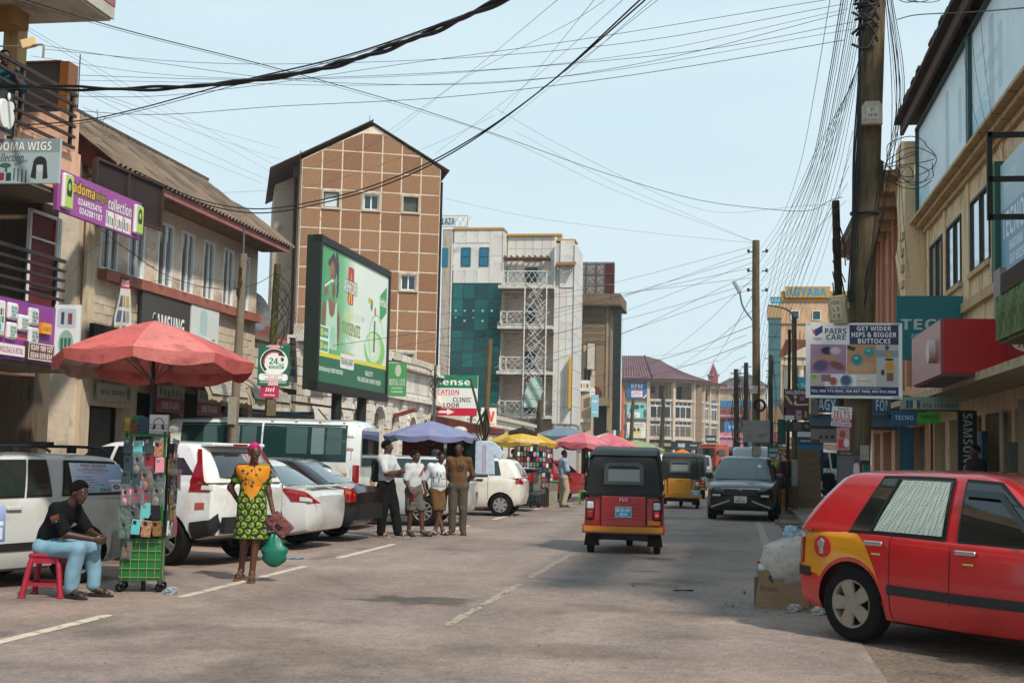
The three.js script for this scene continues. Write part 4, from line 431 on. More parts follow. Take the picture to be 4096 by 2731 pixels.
// ---------- curved arcade building with maroon roof at the end of the street ----------
{
const b=thing('maroon_roof_building','long curved four-storey building with maroon hipped roof closing the street','building',[-17,0,-195]);
const tan=m('#b9a392',0.9,'streak',3),lt=m('#c9bcae',0.9,'streak',3),ofr=m('#c4532a',0.7),maroon=m('#5d2a2e',0.6,'grime',4),wf=m('#d2d6d8',0.5),gd=m('#2a2624',0.25),gr=m('#7d6b60',0.7,'grime',1);
const P=[[3.9,0],[7.55,-0.9],[10.4,-3.6],[11.8,-7],[12.6,-10.6],[13.9,-14.5]];
B(b,'left_bay',tan,2.0,6.6,-1.5,3.8,13.2,3);B(b,'orange_column',ofr,0.05,6.6,0.1,0.5,13.2,0.6);B(b,'green_glass',m('#3a5048',0.2),-0.5,6.4,-0.1,0.7,12.6,0.3);B(b,'main_body',m('#8d7a6c',0.9),6.5,6.2,-7.5,10.5,12.2,7);
for(const y of[12.5,9.55,6.75])for(let r=0;r<4;r++)for(let c=0;c<14;c++)B(b,'vent_block',tan,0.5+c*0.25,y-r*0.2,0.06,0.17,0.12,0.12);
for(let i=0;i<5;i++){
const[x0,z0]=P[i],[x1,z1]=P[i+1],L=Math.hypot(x1-x0,z1-z0),g=new THREE.Group();g.name='bay';g.position.set(x0,0,z0);g.rotation.y=Math.atan2(-(z1-z0),x1-x0);b.add(g);
for(const y of[4.4,7.2,10.1,13.0])B(g,'floor_beam',lt,L/2,y,0,L,0.34,0.5);B(g,'pillar',lt,0,6.6,0.1,0.45,13.2,0.5);if(i===4)B(g,'pillar',lt,L,6.6,0.1,0.4,13.2,0.5);
B(g,'gallery_wall',m('#a89684',0.9,'streak',3),L/2,11.6,-1.5,L,2.9,0.2);B(g,'gallery_door',m('#1c1815',0.7),L*0.62,11.3,-1.36,0.85,2.1,0.1);B(g,'gallery_window',m('#262220',0.5),L*0.25,11.7,-1.36,0.8,1.0,0.1);
for(const[y0,y1]of[[7.4,9.9],[4.6,7.0]]){win(g,0.3,y0,L-0.6,(y1-y0)*0.74,0,wf,y0>7?[gd,m('#4a4038',0.3),m('#35302c',0.2)]:gr,3,1,0.11);win(g,0.3,y0+(y1-y0)*0.76,L-0.6,(y1-y0)*0.24,0,wf,m('#3a3532',0.3),4,1,0.09);if(y0<7){const l=[];for(let k=0;k<16;k++)l.push([0.4+((L-0.8)*k)/15,y0+0.9,0.06,0.03,1.7,0.03]);mesh('grille',bars(l),m('#8a8580',0.7),g);}else{for(let k=0;k<4;k++)B(g,'display',m(pick(['#a8acb0','#8a5a3a','#6a7a8a','#b9b2a4']),0.7),0.6+k*(L-1.2)/3.5,7.85,-0.05,0.3,0.7,0.05);}}
B(g,'shop_shade_sheet',roomM,L/2,1.7,-0.4,L,3.4,0.1);B(g,'awning',m(pick(['#6a6d68','#8d8578','#54605f']),0.8,'grime',2),L/2,3.5,0.9,L*0.9,0.1,1.8,0.25);  // one dim sheet per bay painted in place of a shaded shop interior
}
// hipped roof: ribbed strips between eaves points and ridge points
const E=[[-1.2,1.1],[4.6,1.1],[8.3,0.1],[11.4,-2.9],[12.9,-6.6],[13.7,-10.2],[15.4,-15.4]],R=[[-1.2,-6],[2.9,-6],[5.2,-7.2],[6.2,-9],[6.8,-11],[7.4,-13.5],[14.9,-15.7]],RY=[17.1,17.1,16.6,16.0,15.5,14.9,13.3],rf=new THREE.Group();rf.name='roof';b.add(rf);
for(let i=0;i<6;i++){const n=i===0?14:9;for(let k=0;k<n;k++){const q=(A,t)=>[lerp(A[i][0],A[i+1][0],t),lerp(A[i][1],A[i+1][1],t)],t0=k/n,t1=(k+0.94)/n,a=q(E,t0),c=q(E,t1),d=q(R,t0),e=q(R,t1),y0=lerp(RY[i],RY[i+1],t0),y1=lerp(RY[i],RY[i+1],t1),lift=0.12;const g=new THREE.BufferGeometry();const v=[a[0],13.25,a[1],c[0],13.25,c[1],e[0],y1,e[1],d[0],y0,d[1],a[0],13.25+lift,a[1]],w2=[];const tri=(...l)=>l.forEach((p)=>w2.push(...p));const A=[a[0],13.3,a[1]],C=[c[0],13.3,c[1]],D=[d[0],y0,d[1]],F=[e[0],y1,e[1]],M1=[(a[0]+c[0])/2,13.36,(a[1]+c[1])/2],M2=[(d[0]+e[0])/2,(y0+y1)/2+0.06,(d[1]+e[1])/2];tri(A,M1,M2,A,M2,D,M1,C,F,M1,F,M2);g.setAttribute('position',new THREE.Float32BufferAttribute(w2,3));g.computeVertexNormals();mesh('roof_rib',g,maroon,rf);}B(rf,'eaves_fascia',m('#4a2428',0.7),(E[i][0]+E[i+1][0])/2,13.14,(E[i][1]+E[i+1][1])/2,Math.hypot(E[i+1][0]-E[i][0],E[i+1][1]-E[i][1])+0.1,0.36,0.08,0,Math.atan2(-(E[i+1][1]-E[i][1]),E[i+1][0]-E[i][0]));}
tube(rf,'hip_cap',maroon,[[4.6,13.4,1.1],[2.9,17.15,-6]],0.14);
const S=SIGN;S('company_sign','blue KFM LIMITED board with phone numbers on the curved building',[-14.75,10.3,-194.7],0,2.9,2.35,0.1,cv(256,208,'#1769a4',(g)=>{tx(g,'KFM',52,22,150,54,'#eef2f4');tx(g,'LIMITED',52,84,150,20,'#d8402a');rrc(g,'#eef0f0',58,112,144,80,8);['0502840627','0244941062','0207164345','0322026631'].forEach((s,i)=>tx(g,s,70,118+i*18,120,12,'#c23a3a'));pg(g,'#c23a3a',[[190,208],[256,130],[256,150],[208,208]]);pg(g,'#eef2f4',[[208,208],[256,150],[256,170],[224,208]]);}),'#cfd3d4');
S('salon_poster','teal equipment poster on the curved building below the blue board',[-14.75,7.25,-194.7],0,2.9,2.3,0.08,cv(128,104,'#7fc0bd',(g)=>{el(g,'#2f4a4a',60,26,22,16);el(g,'#3f5a5a',100,22,12,12);rc(g,'#dfeae6',6,60,80,36);rc(g,'#a8c25a',34,78,30,16);el(g,'#2f6a66',118,70,10,30);}),'#b9c4c2');S('talent_poster','white and yellow TALENT poster lowest on the curved building',[-14.8,4.4,-194.7],0,2.9,2.3,0.08,cv(128,112,'#dcdfd8',(g)=>{tx(g,'TALENT',44,8,70,14,'#2f6a4a');tx(g,'EXPERIENCES',40,26,78,10,'#b3463a');rc(g,'#d8c25a',36,46,62,40);el(g,'#4a3a2a',54,52,10,14);el(g,'#3a2a22',80,52,9,13);tx(g,'REGISTRATION OPEN',36,94,62,8,'#b3463a');}),'#b9c4c2');
S('phone_board','black HMD NOKIA shop board under the curved building',[-7.2,2.75,-190],0,4.4,1.2,0.1,cv(160,44,'#14171a',(g)=>{tx(g,'HMD',38,10,36,20,'#eef0f0');tx(g,'NOKIA',100,14,36,10,'#c9cdd0');rc(g,'#6a6d70',40,36,80,2);}),'#222');S('phone_board','dark tilted SAMSUNG board above an orange shop board far down the street',[-3.3,3.6,-170],0,1.4,0.95,0.1,cv(96,64,'#2b3136',(g)=>tx(g,'SAMSUNG',10,20,76,22,'#e6e8e8')),'#222',undefined);S('food_board','orange shop board below the dark SAMSUNG board',[-3.2,2.85,-169.8],0,1.5,0.65,0.1,cv(96,44,'#c9822a',(g)=>{el(g,'#4a2a1a',22,22,14,12);tx(g,'Virtual',36,12,50,20,'#5a2a1a','italic bold','serif');}),'#8a5a1a');S('phone_board','bright blue TECNO board on the pink building',[-0.9,5.7,-200],0,1.7,1.5,0.1,cv(96,80,'#1774b3',(g)=>tx(g,'TECNO',26,30,54,26,'#e8eef0')),'#145a8a');
}
// ---------- far pink house, tan block, church tower ----------
{
const b=thing('pink_building','pink two-storey shop building with brown roof far right of the curved building','building',[-3.6,0,-228]);const pk=m('#c98a9c',0.9,'streak',3);B(b,'wall',pk,3.4,4.6,-3,7,9.2,6);for(let i=0;i<5;i++){win(b,0.6+i*1.05+(i?0.3:0),6.2,i?0.5:0.95,2.1,0.06,m('#8a6a70',0.7),m('#3a3a3a',0.3),1,1,0.05);}B(b,'string_course',m('#d8a0b0',0.9),3.4,5.4,0.1,7.1,0.3,0.3);const rm=m('#7d4f45',0.85,'rust',3);for(let i=0;i<9;i++)mesh('roof_sheet',ext([[0,0],[0.98,0],[0.98,0.08],[0,0.08]],4.4),rm,b,[-1+i,10.6-i*0.0,-3.4],[0.5,0,0]);for(let i=0;i<4;i++)B(b,'shop_awning',m(['#8a2f3a','#2f5a7a','#6a3a6a','#b0803a'][i],0.8),0.9+i*1.7,3.4,0.9,1.6,0.5,1.8);B(b,'shop_shade_sheet',roomM,3.4,1.5,0.05,6.8,3,0.1);  // shade of the shop openings painted as one flat sheet
const t=thing('tan_block','tan and blue-glazed block rising behind the pink building','building',[-5,0,-262]);B(t,'wall',m('#b9a795',0.9,'streak',4),5,8,-3,11,16,6);B(t,'blue_band',m('#2a6f9a',0.3),4.5,12.2,0.1,10,1.7,0.2);B(t,'eaves',m('#8a6f7a',0.8),5,15.6,0.2,11.4,0.5,1);mesh('grey_roof',ext([[0,0],[11,0],[7,2.4],[3,1.6]],5),m('#7d8280',0.7,'rust',3),t,[0.5,16,-6]);B(t,'gable_house',m('#9aa39c',0.8),6,9.8,0.6,3.5,1.6,0.6);
const c=thing('church_tower','pink church tower with red pyramid spire on the skyline','church tower',[-5.75,0,-318]);const cp=m('#a8565c',0.9,'grime',3);B(c,'shaft',cp,0,10.4,0,2.3,20.8,2.3);mesh('belfry',at(cylG(1.35,1.25,1.2,8),0,0,0,0,PI/8),cp,c,[0,20.9,0]);for(let i=0;i<8;i++)B(c,'grey_crenel',m('#8a8788',0.9),1.3*Math.cos((i*PI)/4),21.6,1.3*Math.sin((i*PI)/4),0.5,0.4,0.5,0,-(i*PI)/4);mesh('spire',new THREE.ConeGeometry(1.2,3,8),m('#a84a3a',0.8,'rust',3),c,[0,23.1,0]);CY(c,'finial',steel,0,25,0,0.03,0.03,1.1);B(c,'finial_cross',steel,0,25.2,0,0.4,0.05,0.05);
}
// ---------- right row ----------
const tanW=m('#e2cbaa',0.92,'streak',2.2),tanD=m('#c7ac88',0.92,'streak',1.4),peach=m('#dfa98c',0.9,'streak',2.2),wood=m('#7d7160',0.95,'wood',0.9,{bs:0.02}),woodD=m('#4a4136',0.95,'wood',0.9,{bs:0.02});
{
// local x runs towards the camera, z towards the street
const b=thing('tan_shop_building','tan stained building with mirrored windows, moulded cornice and framed hoardings above','building',[4.8,0,-34.8],-PI/2);
const L=26,hs=[[0.8,5.5,2.75,7.05],[3.45,5.55,5.4,7.05],[6.6,5.55,8.7,7.05],[10.2,5.55,12.2,7.05],[14,5.55,16,7.05],[18,5.55,20,7.05]];
wall(b,'wall',tanW,0,3.0,L,7.55,hs,0.35,0);B(b,'back',m('#6d5a46',0.95),L/2,5.2,-3.4,L-0.2,10.4,5.6);B(b,'far_end_wall',tanW,0.15,5,-1.2,0.3,10,2.2);
for(const[x0,y0,x1,y1]of hs){const f=win(b,x0,y0,x1-x0,y1-y0,0.0,m('#3a3630',0.6),mirrorM,2,1,0.05);B(f,'sill',tanD,(x0+x1)/2,y0-0.06,0.02,x1-x0+0.2,0.1,0.12);B(b,'pilaster',tanW,x0-0.28,6.25,0.01,0.32,2.6,0.06);}
for(const[y,h,z]of[[7.58,0.12,0.1],[7.7,0.1,0.18],[7.8,0.07,0.26]])B(b,'cornice_moulding',tanD,L/2,y,z-0.1,L+0.2,h,z*2);
B(b,'band',tanD,L/2,4.9,0.04,L,0.2,0.14);
// roof edge over the hoardings
B(b,'roof_edge',m('#4a3f38',0.9,'grime',1.4),L/2-0.6,10.66,0.1,L+0.5,0.09,1.2);B(b,'roof_fascia',m('#5c4c44',0.9,'streak',1.4),L/2-0.6,10.46,0.5,L+0.4,0.28,0.08);for(let i=0;i<30;i++)B(b,'roof_tile_end',m('#5a4d44',0.95,'grime',0.7),-0.6+i*0.5,10.74+rr(-0.01,0.01),0.45+rr(-0.03,0.03),0.47,0.06,0.5);
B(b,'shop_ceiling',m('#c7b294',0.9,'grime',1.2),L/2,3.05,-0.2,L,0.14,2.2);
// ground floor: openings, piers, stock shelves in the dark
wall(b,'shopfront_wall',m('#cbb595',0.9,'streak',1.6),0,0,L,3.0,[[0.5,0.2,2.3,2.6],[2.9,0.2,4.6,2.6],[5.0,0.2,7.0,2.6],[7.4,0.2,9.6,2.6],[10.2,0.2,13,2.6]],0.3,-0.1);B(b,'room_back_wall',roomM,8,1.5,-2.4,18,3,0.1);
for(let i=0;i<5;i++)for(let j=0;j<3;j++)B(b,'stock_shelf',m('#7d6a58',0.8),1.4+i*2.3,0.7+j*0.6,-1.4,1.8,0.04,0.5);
B(b,'steel_door',m('#0f4f63',0.6,'grime',1),7.75,1.15,0.05,0.9,2.2,0.1);B(b,'cream_panel',m('#8d7d68',0.8,'grime',1.2),11.9,1.4,0.08,0.6,2.6,0.1);for(let i=0;i<12;i++)B(b,'grille_bar',m('#5a564f',0.6),10.3+i*0.09,1.1,0.02,0.02,1.8,0.02);B(b,'poster_strip',m('#a8a49a',0.8,'grime',0.5),9.75,1.7,0.04,0.3,1.8,0.02);
// hoardings
const faded=(s)=>cv(512,170,'#d3e1e7',(g)=>{const gr=g.createLinearGradient(0,0,512,0);rc(g,'#d3e1e7',0,0,512,170);for(let i=0;i<60;i++){g.globalAlpha=0.12;el(g,['#eef3f4','#b3cad4','#dfe8ea','#a5c4d0'][i % 4],H2(i,s,1)*512,H2(i,s,2)*170,20+H2(i,s,3)*70,6+H2(i,s,4)*30,H2(i,s,5)*3);}g.globalAlpha=0.5;rrc(g,'#8199a6',s===1?300:120,20,34,140,10);rrc(g,'#94aab5',s===1?420:180,50,26,90,10);tx(g,s===1?'MISSION':'Galaxy',30,40,70,18,'#7f97a4');tx(g,s===1?'Galaxy A07':'awesome',90,74,90,22,'#7f97a4');tx(g,'your everyday companion',50,112,150,14,'#8aa0ab');g.globalAlpha=0.35;el(g,'#5fb0c8',s===1?60:60,150,70,26);g.globalAlpha=1;});
for(const[x0,x1,s,l]of[[0.3,7.75,1,'far sun-faded pale blue phone hoarding above the tan cornice'],[8.05,15.6,2,'near sun-faded pale blue phone hoarding above the tan cornice']]){
const h=thing('roof_hoarding',l,'hoarding',[4.62,7.9,-34.8+(x0+x1)/2],-PI/2,undefined),w=x1-x0;panel(h,'print_face',0,1.14,0,w,2.28,0.06,faded(s),'#8fa0a6');const fm=m('#1d4448',0.5);B(h,'frame_side',fm,-w/2-0.06,1.14,0.03,0.12,2.36,0.16);B(h,'frame_side',fm,w/2+0.06,1.14,0.03,0.12,2.36,0.16);B(h,'frame_bottom',m('#22302f',0.6),0,-0.03,0.04,w+0.2,0.07,0.16);B(h,'frame_top',m('#22302f',0.6),0,2.31,0.04,w+0.2,0.06,0.16);
}
// peach neighbour with deep eaves
const p=thing('peach_building','peach plastered building with deep mouldy concrete eaves beyond the tan building','building',[4.9,0,-50],-PI/2);
const ph=[[2.0,6.2,3.1,8.2],[5.0,6.2,6.4,8.2],[8.3,6.3,9.4,8.1],[11.6,6.0,13.0,8.3]];wall(p,'wall',peach,0,0,15,9.3,[...ph,[1,0.2,3,2.6],[4,0.2,6.4,2.6],[7.4,0.2,9.8,2.6],[10.8,0.2,14,2.6]],0.3,0);B(p,'core',m('#7a5f50',0.95),7.5,4.5,-3.5,14.8,9,5.4);B(p,'room_back_wall',roomM,7.5,1.5,-0.75,14.6,3,0.1);
for(const[x0,y0,x1,y1]of ph){win(p,x0,y0,x1-x0,y1-y0,-0.14,whitePl,glassM('#39423f',0.1),2,2,0.07);for(const s of[x0-0.3,x1+0.3])B(p,'pilaster',m('#b98a74',0.9,'streak',1.5),s,6.5,0.06,0.34,5.4,0.14);}
B(p,'eaves_slab',m('#8a7763',0.95,'streak',1.6),7,9.34,0.45,14.6,0.16,1.5);B(p,'eaves_lip',m('#51463a',0.95,'grime',1),7,9.5,1.14,14.7,0.32,0.14);for(let i=0;i<7;i++)B(p,'eaves_bracket',tanD,0.8+i*2.1,9.15,0.5,0.16,0.26,0.9);B(p,'roof_block',peach,10.5,10.1,-1.6,2.2,1.5,1.6);
mesh('scrolled_gable',ext([[13.2,7.2],[15.2,5.0],[15.2,9.95],[14.6,10.1],[13.4,10.15],[13.2,9.6],[13.3,9.0],[13.7,8.3],[13.9,7.6]],0.5,[],0.02),tanW,p,[0,0,0.12]);for(let i=0;i<6;i++)B(p,'quoin',tanD,14.9,5.4+i*0.42,0.65,0.5,0.18,0.08);
B(p,'shop_sign_band',m('#3a4a50',0.8,'grime',1),7.5,3.1,0.5,14.4,0.5,0.9);
// farther: white pillared house, AGYABA tower, glass block
const w=thing('white_pillared_house','narrow white classical house with fluted columns beyond the peach building','building',[2.3,0,-70]);const wp=m('#c9c0b4',0.85,'streak',2.5);B(w,'wall',wp,1.9,3.4,-2.5,3.4,6.8,5);for(let i=0;i<4;i++){CY(w,'column',wp,0.35+i*0.62,4.6,0.3,0.15,0.17,3.6,0,0,14);CY(w,'capital',wp,0.35+i*0.62,6.45,0.3,0.24,0.16,0.2);}B(w,'entablature',wp,1.9,6.75,0.1,3.9,0.4,0.8);mesh('pediment',ext([[0,0],[3.8,0],[1.9,0.9]],0.6),wp,w,[0,6.95,0]);for(let i=0;i<8;i++)B(w,'roof_tile_row',m('#8a5a48',0.9,'rust',1.2),1.9,7.1+i*0.14,-0.4-i*0.28,4.1-i*0.12,0.05,0.34,0.4);win(w,1.6,4.4,0.8,1.7,0.05,black,glassM('#1a211f'),2,3,0.05);B(w,'shop_shade_sheet',roomM,1.9,1.3,0.06,3.2,2.4,0.06);  // flat sheet on the wall stands in for a shaded shop opening
const a=thing('agyaba_tower','peach office tower with blue AGYABA roof letters far down the right side','building',[2.7,0,-120]);B(a,'wall',m('#cbab90',0.9,'streak',4),4.2,8,-4,6.3,16,8);B(a,'glass_corner',m('#4a6d6f',0.15,undefined,1,{metalness:0.3}),0.6,7.2,-1,1.1,14.4,2.4);for(let i=0;i<12;i++)B(a,'glass_band',m('#2f5355',0.2),0.6,1.2+i*1.15,0.22,1.12,0.1,0.04);B(a,'glass_top',m('#a8906a',0.8),0.6,15,-1,1.25,1.2,2.6);for(let f=0;f<4;f++){B(a,'string_course',m('#bfa084',0.9),4.2,3.8+f*3.4,0.05,6.4,0.2,0.2);for(const x of[2.0,3.9,5.4])win(a,x,4.6+f*3.2,0.8,0.9,0.06,whitePl,m('#1f4a4c',0.2),1,1,0.08);}B(a,'parapet',m('#b58a52',0.85,'streak',3),4.4,16.4,0,6.6,0.9,0.3);
panel(a,'roof_letters',3.5,16.75,0.25,4,1.0,0.12,cv(256,64,'#b98e46',(g)=>tx(g,'AGYABA',8,8,225,48,'#3f8fb0','bold','sans-serif','#24546a',4)),'#9a7a3a');panel(a,'side_letters',0.7,16.0,0.2,1,0.6,0.1,cv(64,40,'#2f7d94',(g)=>tx(g,'ABA',6,8,50,24,'#9ac4cf')),'#2f6d84');
const q=thing('right_shop_row','low dim shop row with patched awnings beyond the second pole','building',[0.9,0,-90]);B(q,'wall',m('#8d7866',0.9,'streak',2.5),2.5,2.6,-8,5,5.2,16);for(let i=0;i<5;i++)B(q,'shop_awning',m(['#1c5a6a','#6a2f3a','#39424a','#8a6a3a','#2f5a4a'][i],0.8,'grime',1),0.2+i*1.05,2.7+(i % 2)*0.3,0.8,1.0,0.1,1.7,0.3);B(q,'shop_shade_sheet',roomM,2.5,1.3,0.05,4.8,2.6,0.06);B(q,'street_side',m('#9a8a78',0.9,'streak',2),-0.05,2.4,-8,0.1,4.8,15.9);  // shaded openings of the row painted as a single flat sheet
}
{
const S=SIGN;let s;
s=S('phone_shop_sign','teal TECNO board facing the street traffic above the red canopy',[4.06,3.8,-29],0,1.38,1.38,0.12,cv(256,256,'#137078',(g)=>{tx(g,'TECNO',16,92,260,44,'#c4cbc9');tx(g,'JOLLY TECH',52,152,180,15,'#b9c2c0');tx(g,'CALL',80,178,60,14,'#9fb0ae');}),'#0f5a61');
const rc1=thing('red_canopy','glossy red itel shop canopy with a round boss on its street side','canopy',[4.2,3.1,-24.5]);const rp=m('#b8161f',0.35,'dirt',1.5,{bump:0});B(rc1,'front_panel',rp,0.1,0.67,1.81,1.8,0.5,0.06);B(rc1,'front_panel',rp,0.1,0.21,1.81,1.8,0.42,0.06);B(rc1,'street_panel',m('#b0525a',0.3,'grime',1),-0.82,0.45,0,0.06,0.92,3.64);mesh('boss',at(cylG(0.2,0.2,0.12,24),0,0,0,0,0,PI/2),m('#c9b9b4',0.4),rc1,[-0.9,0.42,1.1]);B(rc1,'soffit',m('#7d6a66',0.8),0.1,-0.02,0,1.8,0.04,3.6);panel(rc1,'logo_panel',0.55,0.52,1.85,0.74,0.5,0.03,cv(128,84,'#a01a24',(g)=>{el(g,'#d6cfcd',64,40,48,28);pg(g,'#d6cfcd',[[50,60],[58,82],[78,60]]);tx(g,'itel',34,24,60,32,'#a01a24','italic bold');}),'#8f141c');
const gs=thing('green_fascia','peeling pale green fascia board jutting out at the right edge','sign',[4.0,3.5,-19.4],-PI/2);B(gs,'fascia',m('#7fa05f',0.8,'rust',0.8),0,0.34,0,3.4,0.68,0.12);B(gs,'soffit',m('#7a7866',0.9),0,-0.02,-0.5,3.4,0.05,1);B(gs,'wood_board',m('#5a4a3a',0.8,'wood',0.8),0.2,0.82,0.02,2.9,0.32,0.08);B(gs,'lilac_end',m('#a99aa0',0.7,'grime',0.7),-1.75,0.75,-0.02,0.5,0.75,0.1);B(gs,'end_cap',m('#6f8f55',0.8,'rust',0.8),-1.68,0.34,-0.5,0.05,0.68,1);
s=S('phone_wall_sign','faded blue TECNO wall board with a black steel bracket at the right edge',[4.55,4.85,-22.1],-PI/2,3.0,1.95,0.08,cv(256,166,'#6aa0c0',(g)=>{rc(g,'#a9c4cf',0,0,256,70);tx(g,'SINCERE',20,20,90,22,'#c9d6da');tx(g,'TECNO',10,74,150,40,'#dfe6e8','bold','sans-serif','#3a6a86',4);tx(g,'HAROONA',60,122,90,14,'#dfe6e8');tx(g,'0247 693292',60,142,100,14,'#dfe6e8');}),'#5c8fae');mesh('bracket',bars([[1.0,1.9,0.35,0.08,0.08,0.7],[1.0,1.2,0.35,0.08,0.08,0.7],[1.0,0.6,0.35,0.08,0.08,0.7],[1.0,1.25,0.68,0.08,1.4,0.08]]),m('#1a1f17',0.6),s);B(s,'green_edge',m('#2f5f45',0.7),-1.7,1.0,0.05,0.34,2.1,0.16);
s=S('red_letter_sign','red and yellow raised letters ACHIA on the tan wall',[4.68,5.12,-24.75],-PI/2,1.3,0.34,0.05,cv(160,44,'#b89a78',(g)=>tx(g,'ACHIA',8,4,144,36,'#b01f2a','bold','sans-serif','#e3ddd6',6)),'#8a1a22');B(s,'lower_letters',m('#b8862a',0.6),0.4,-0.3,0.03,0.4,0.4,0.06);
S('call_sign','long white phone number board reading CALL 055 110 8561 under the red canopy',[3.77,2.63,-27],0,1.12,0.28,0.08,cv(256,64,'#9aa79a',(g)=>{tx(g,'CALL :',148,6,50,14,'#3f5a50');tx(g,'055 110 8561',98,28,148,20,'#2f6a5a');for(let i=0;i<4;i++)rrc(g,['#2f5f63','#3f6a5a','#c9cfc6','#4a5a52'][i],24+i*16,16,14,36,3);rc(g,'#5a3a3a',0,56,256,8);}),'#7d877c');
S('phone_board','small blue TECNO plate hanging beside the green Infinix plate',[3.28,2.35,-27],0,0.49,0.28,0.05,cv(128,72,'#1f5a80',(g)=>tx(g,'TECNO',18,24,92,22,'#b9cdd6')),'#18496a');S('phone_board','small green Infinix plate hanging beside the blue TECNO plate',[3.76,2.39,-27],0,0.44,0.22,0.05,cv(128,64,'#3fae2a',(g)=>tx(g,'Infinix',18,12,92,26,'#123a12')),'#2f8a20');
S('phone_board','tall black vertical SAMSUNG sign beside the shop doors',[4.45,0.9,-26.8],0,0.36,1.75,0.08,cv(80,384,'#101214',(g)=>{g.save();g.translate(62,12);g.rotate(PI/2);tx(g,'SAMSUNG',0,0,250,40,'#b9bdbf');g.restore();}),'#0c0d0e');
S('blue_door_board','narrow teal-blue door panel below the blue TECNO plate',[3.35,0.25,-27.2],0,0.28,2.05,0.06,m('#125a70',0.6,'grime',0.8),'#0f4a5c');
S('long_shop_sign','long blue sign with white letters passing behind the clinic banner',[3.17,2.9,-36],0,2.25,0.42,0.1,cv(320,60,'#124f6c',(g)=>{tx(g,'AGY',14,8,66,44,'#c3ccce');tx(g,'FONES',228,8,82,44,'#c3ccce');}),'#0e3f56');const ec=thing('sign_box_end','weathered white sheet box at the left end of the long blue sign','sign box',[1.95,2.65,-36]);for(let i=0;i<6;i++)B(ec,'slat',m('#9a9188',0.8,'rust',0.5),0.02+i*0.03,0.5-i*0.02,0,0.03,0.75-i*0.05,0.35);
s=thing('dark_awning','black underside of the awning below the long blue sign','awning',[3,2.55,-36]);B(s,'cloth',m('#3f454c',0.9,'cloth',0.5),0.1,0.1,0.4,2.4,0.08,1.2,0.3);
// VALBONA fan sign and others about the thin poles
s=S('fan_sign','maroon VALBONA ceiling fans sign with yellow fan and figure cut-out hand',[1.66,2.74,-38],0,0.7,0.88,0.06,cv(192,240,'#4f1434',(g)=>{tx(g,'VALBONA',10,10,172,30,'#d6ccd0');tx(g,'CEILING',122,56,50,12,'#b9a9b2');tx(g,'FANS',122,74,32,12,'#b9a9b2');pg(g,'#b3b35a',[[0,48],[30,54],[70,118],[54,124]]);pg(g,'#c9c27a',[[80,116],[188,112],[188,124],[84,128]]);pg(g,'#c9c27a',[[72,50],[104,50],[88,84]]);pg(g,'#c9c27a',[[72,116],[104,116],[88,84]]);el(g,'#5a3a2a',40,180,16,20);rc(g,'#d6d2cc',6,204,74,36);['The','Only','Fans','With'].forEach((t,i)=>tx(g,t,92,164+i*18,44,15,'#e3dfe0'));rrc(g,'#1d1a14',146,166,40,70,6);tx(g,'3',154,170,24,34,'#d8c22a');tx(g,'YEAR',152,208,30,12,'#d8c22a');}),'#3a0f26');mesh('hand_cutout',ext([[0,0],[-0.16,0.3],[-0.2,0.42],[-0.16,0.44],[-0.13,0.36],[-0.12,0.5],[-0.08,0.5],[-0.08,0.37],[-0.04,0.5],[0,0.48],[-0.03,0.34],[0.04,0.26]],0.03),m('#9a8478',0.7),s,[-0.33,0.05,0]);
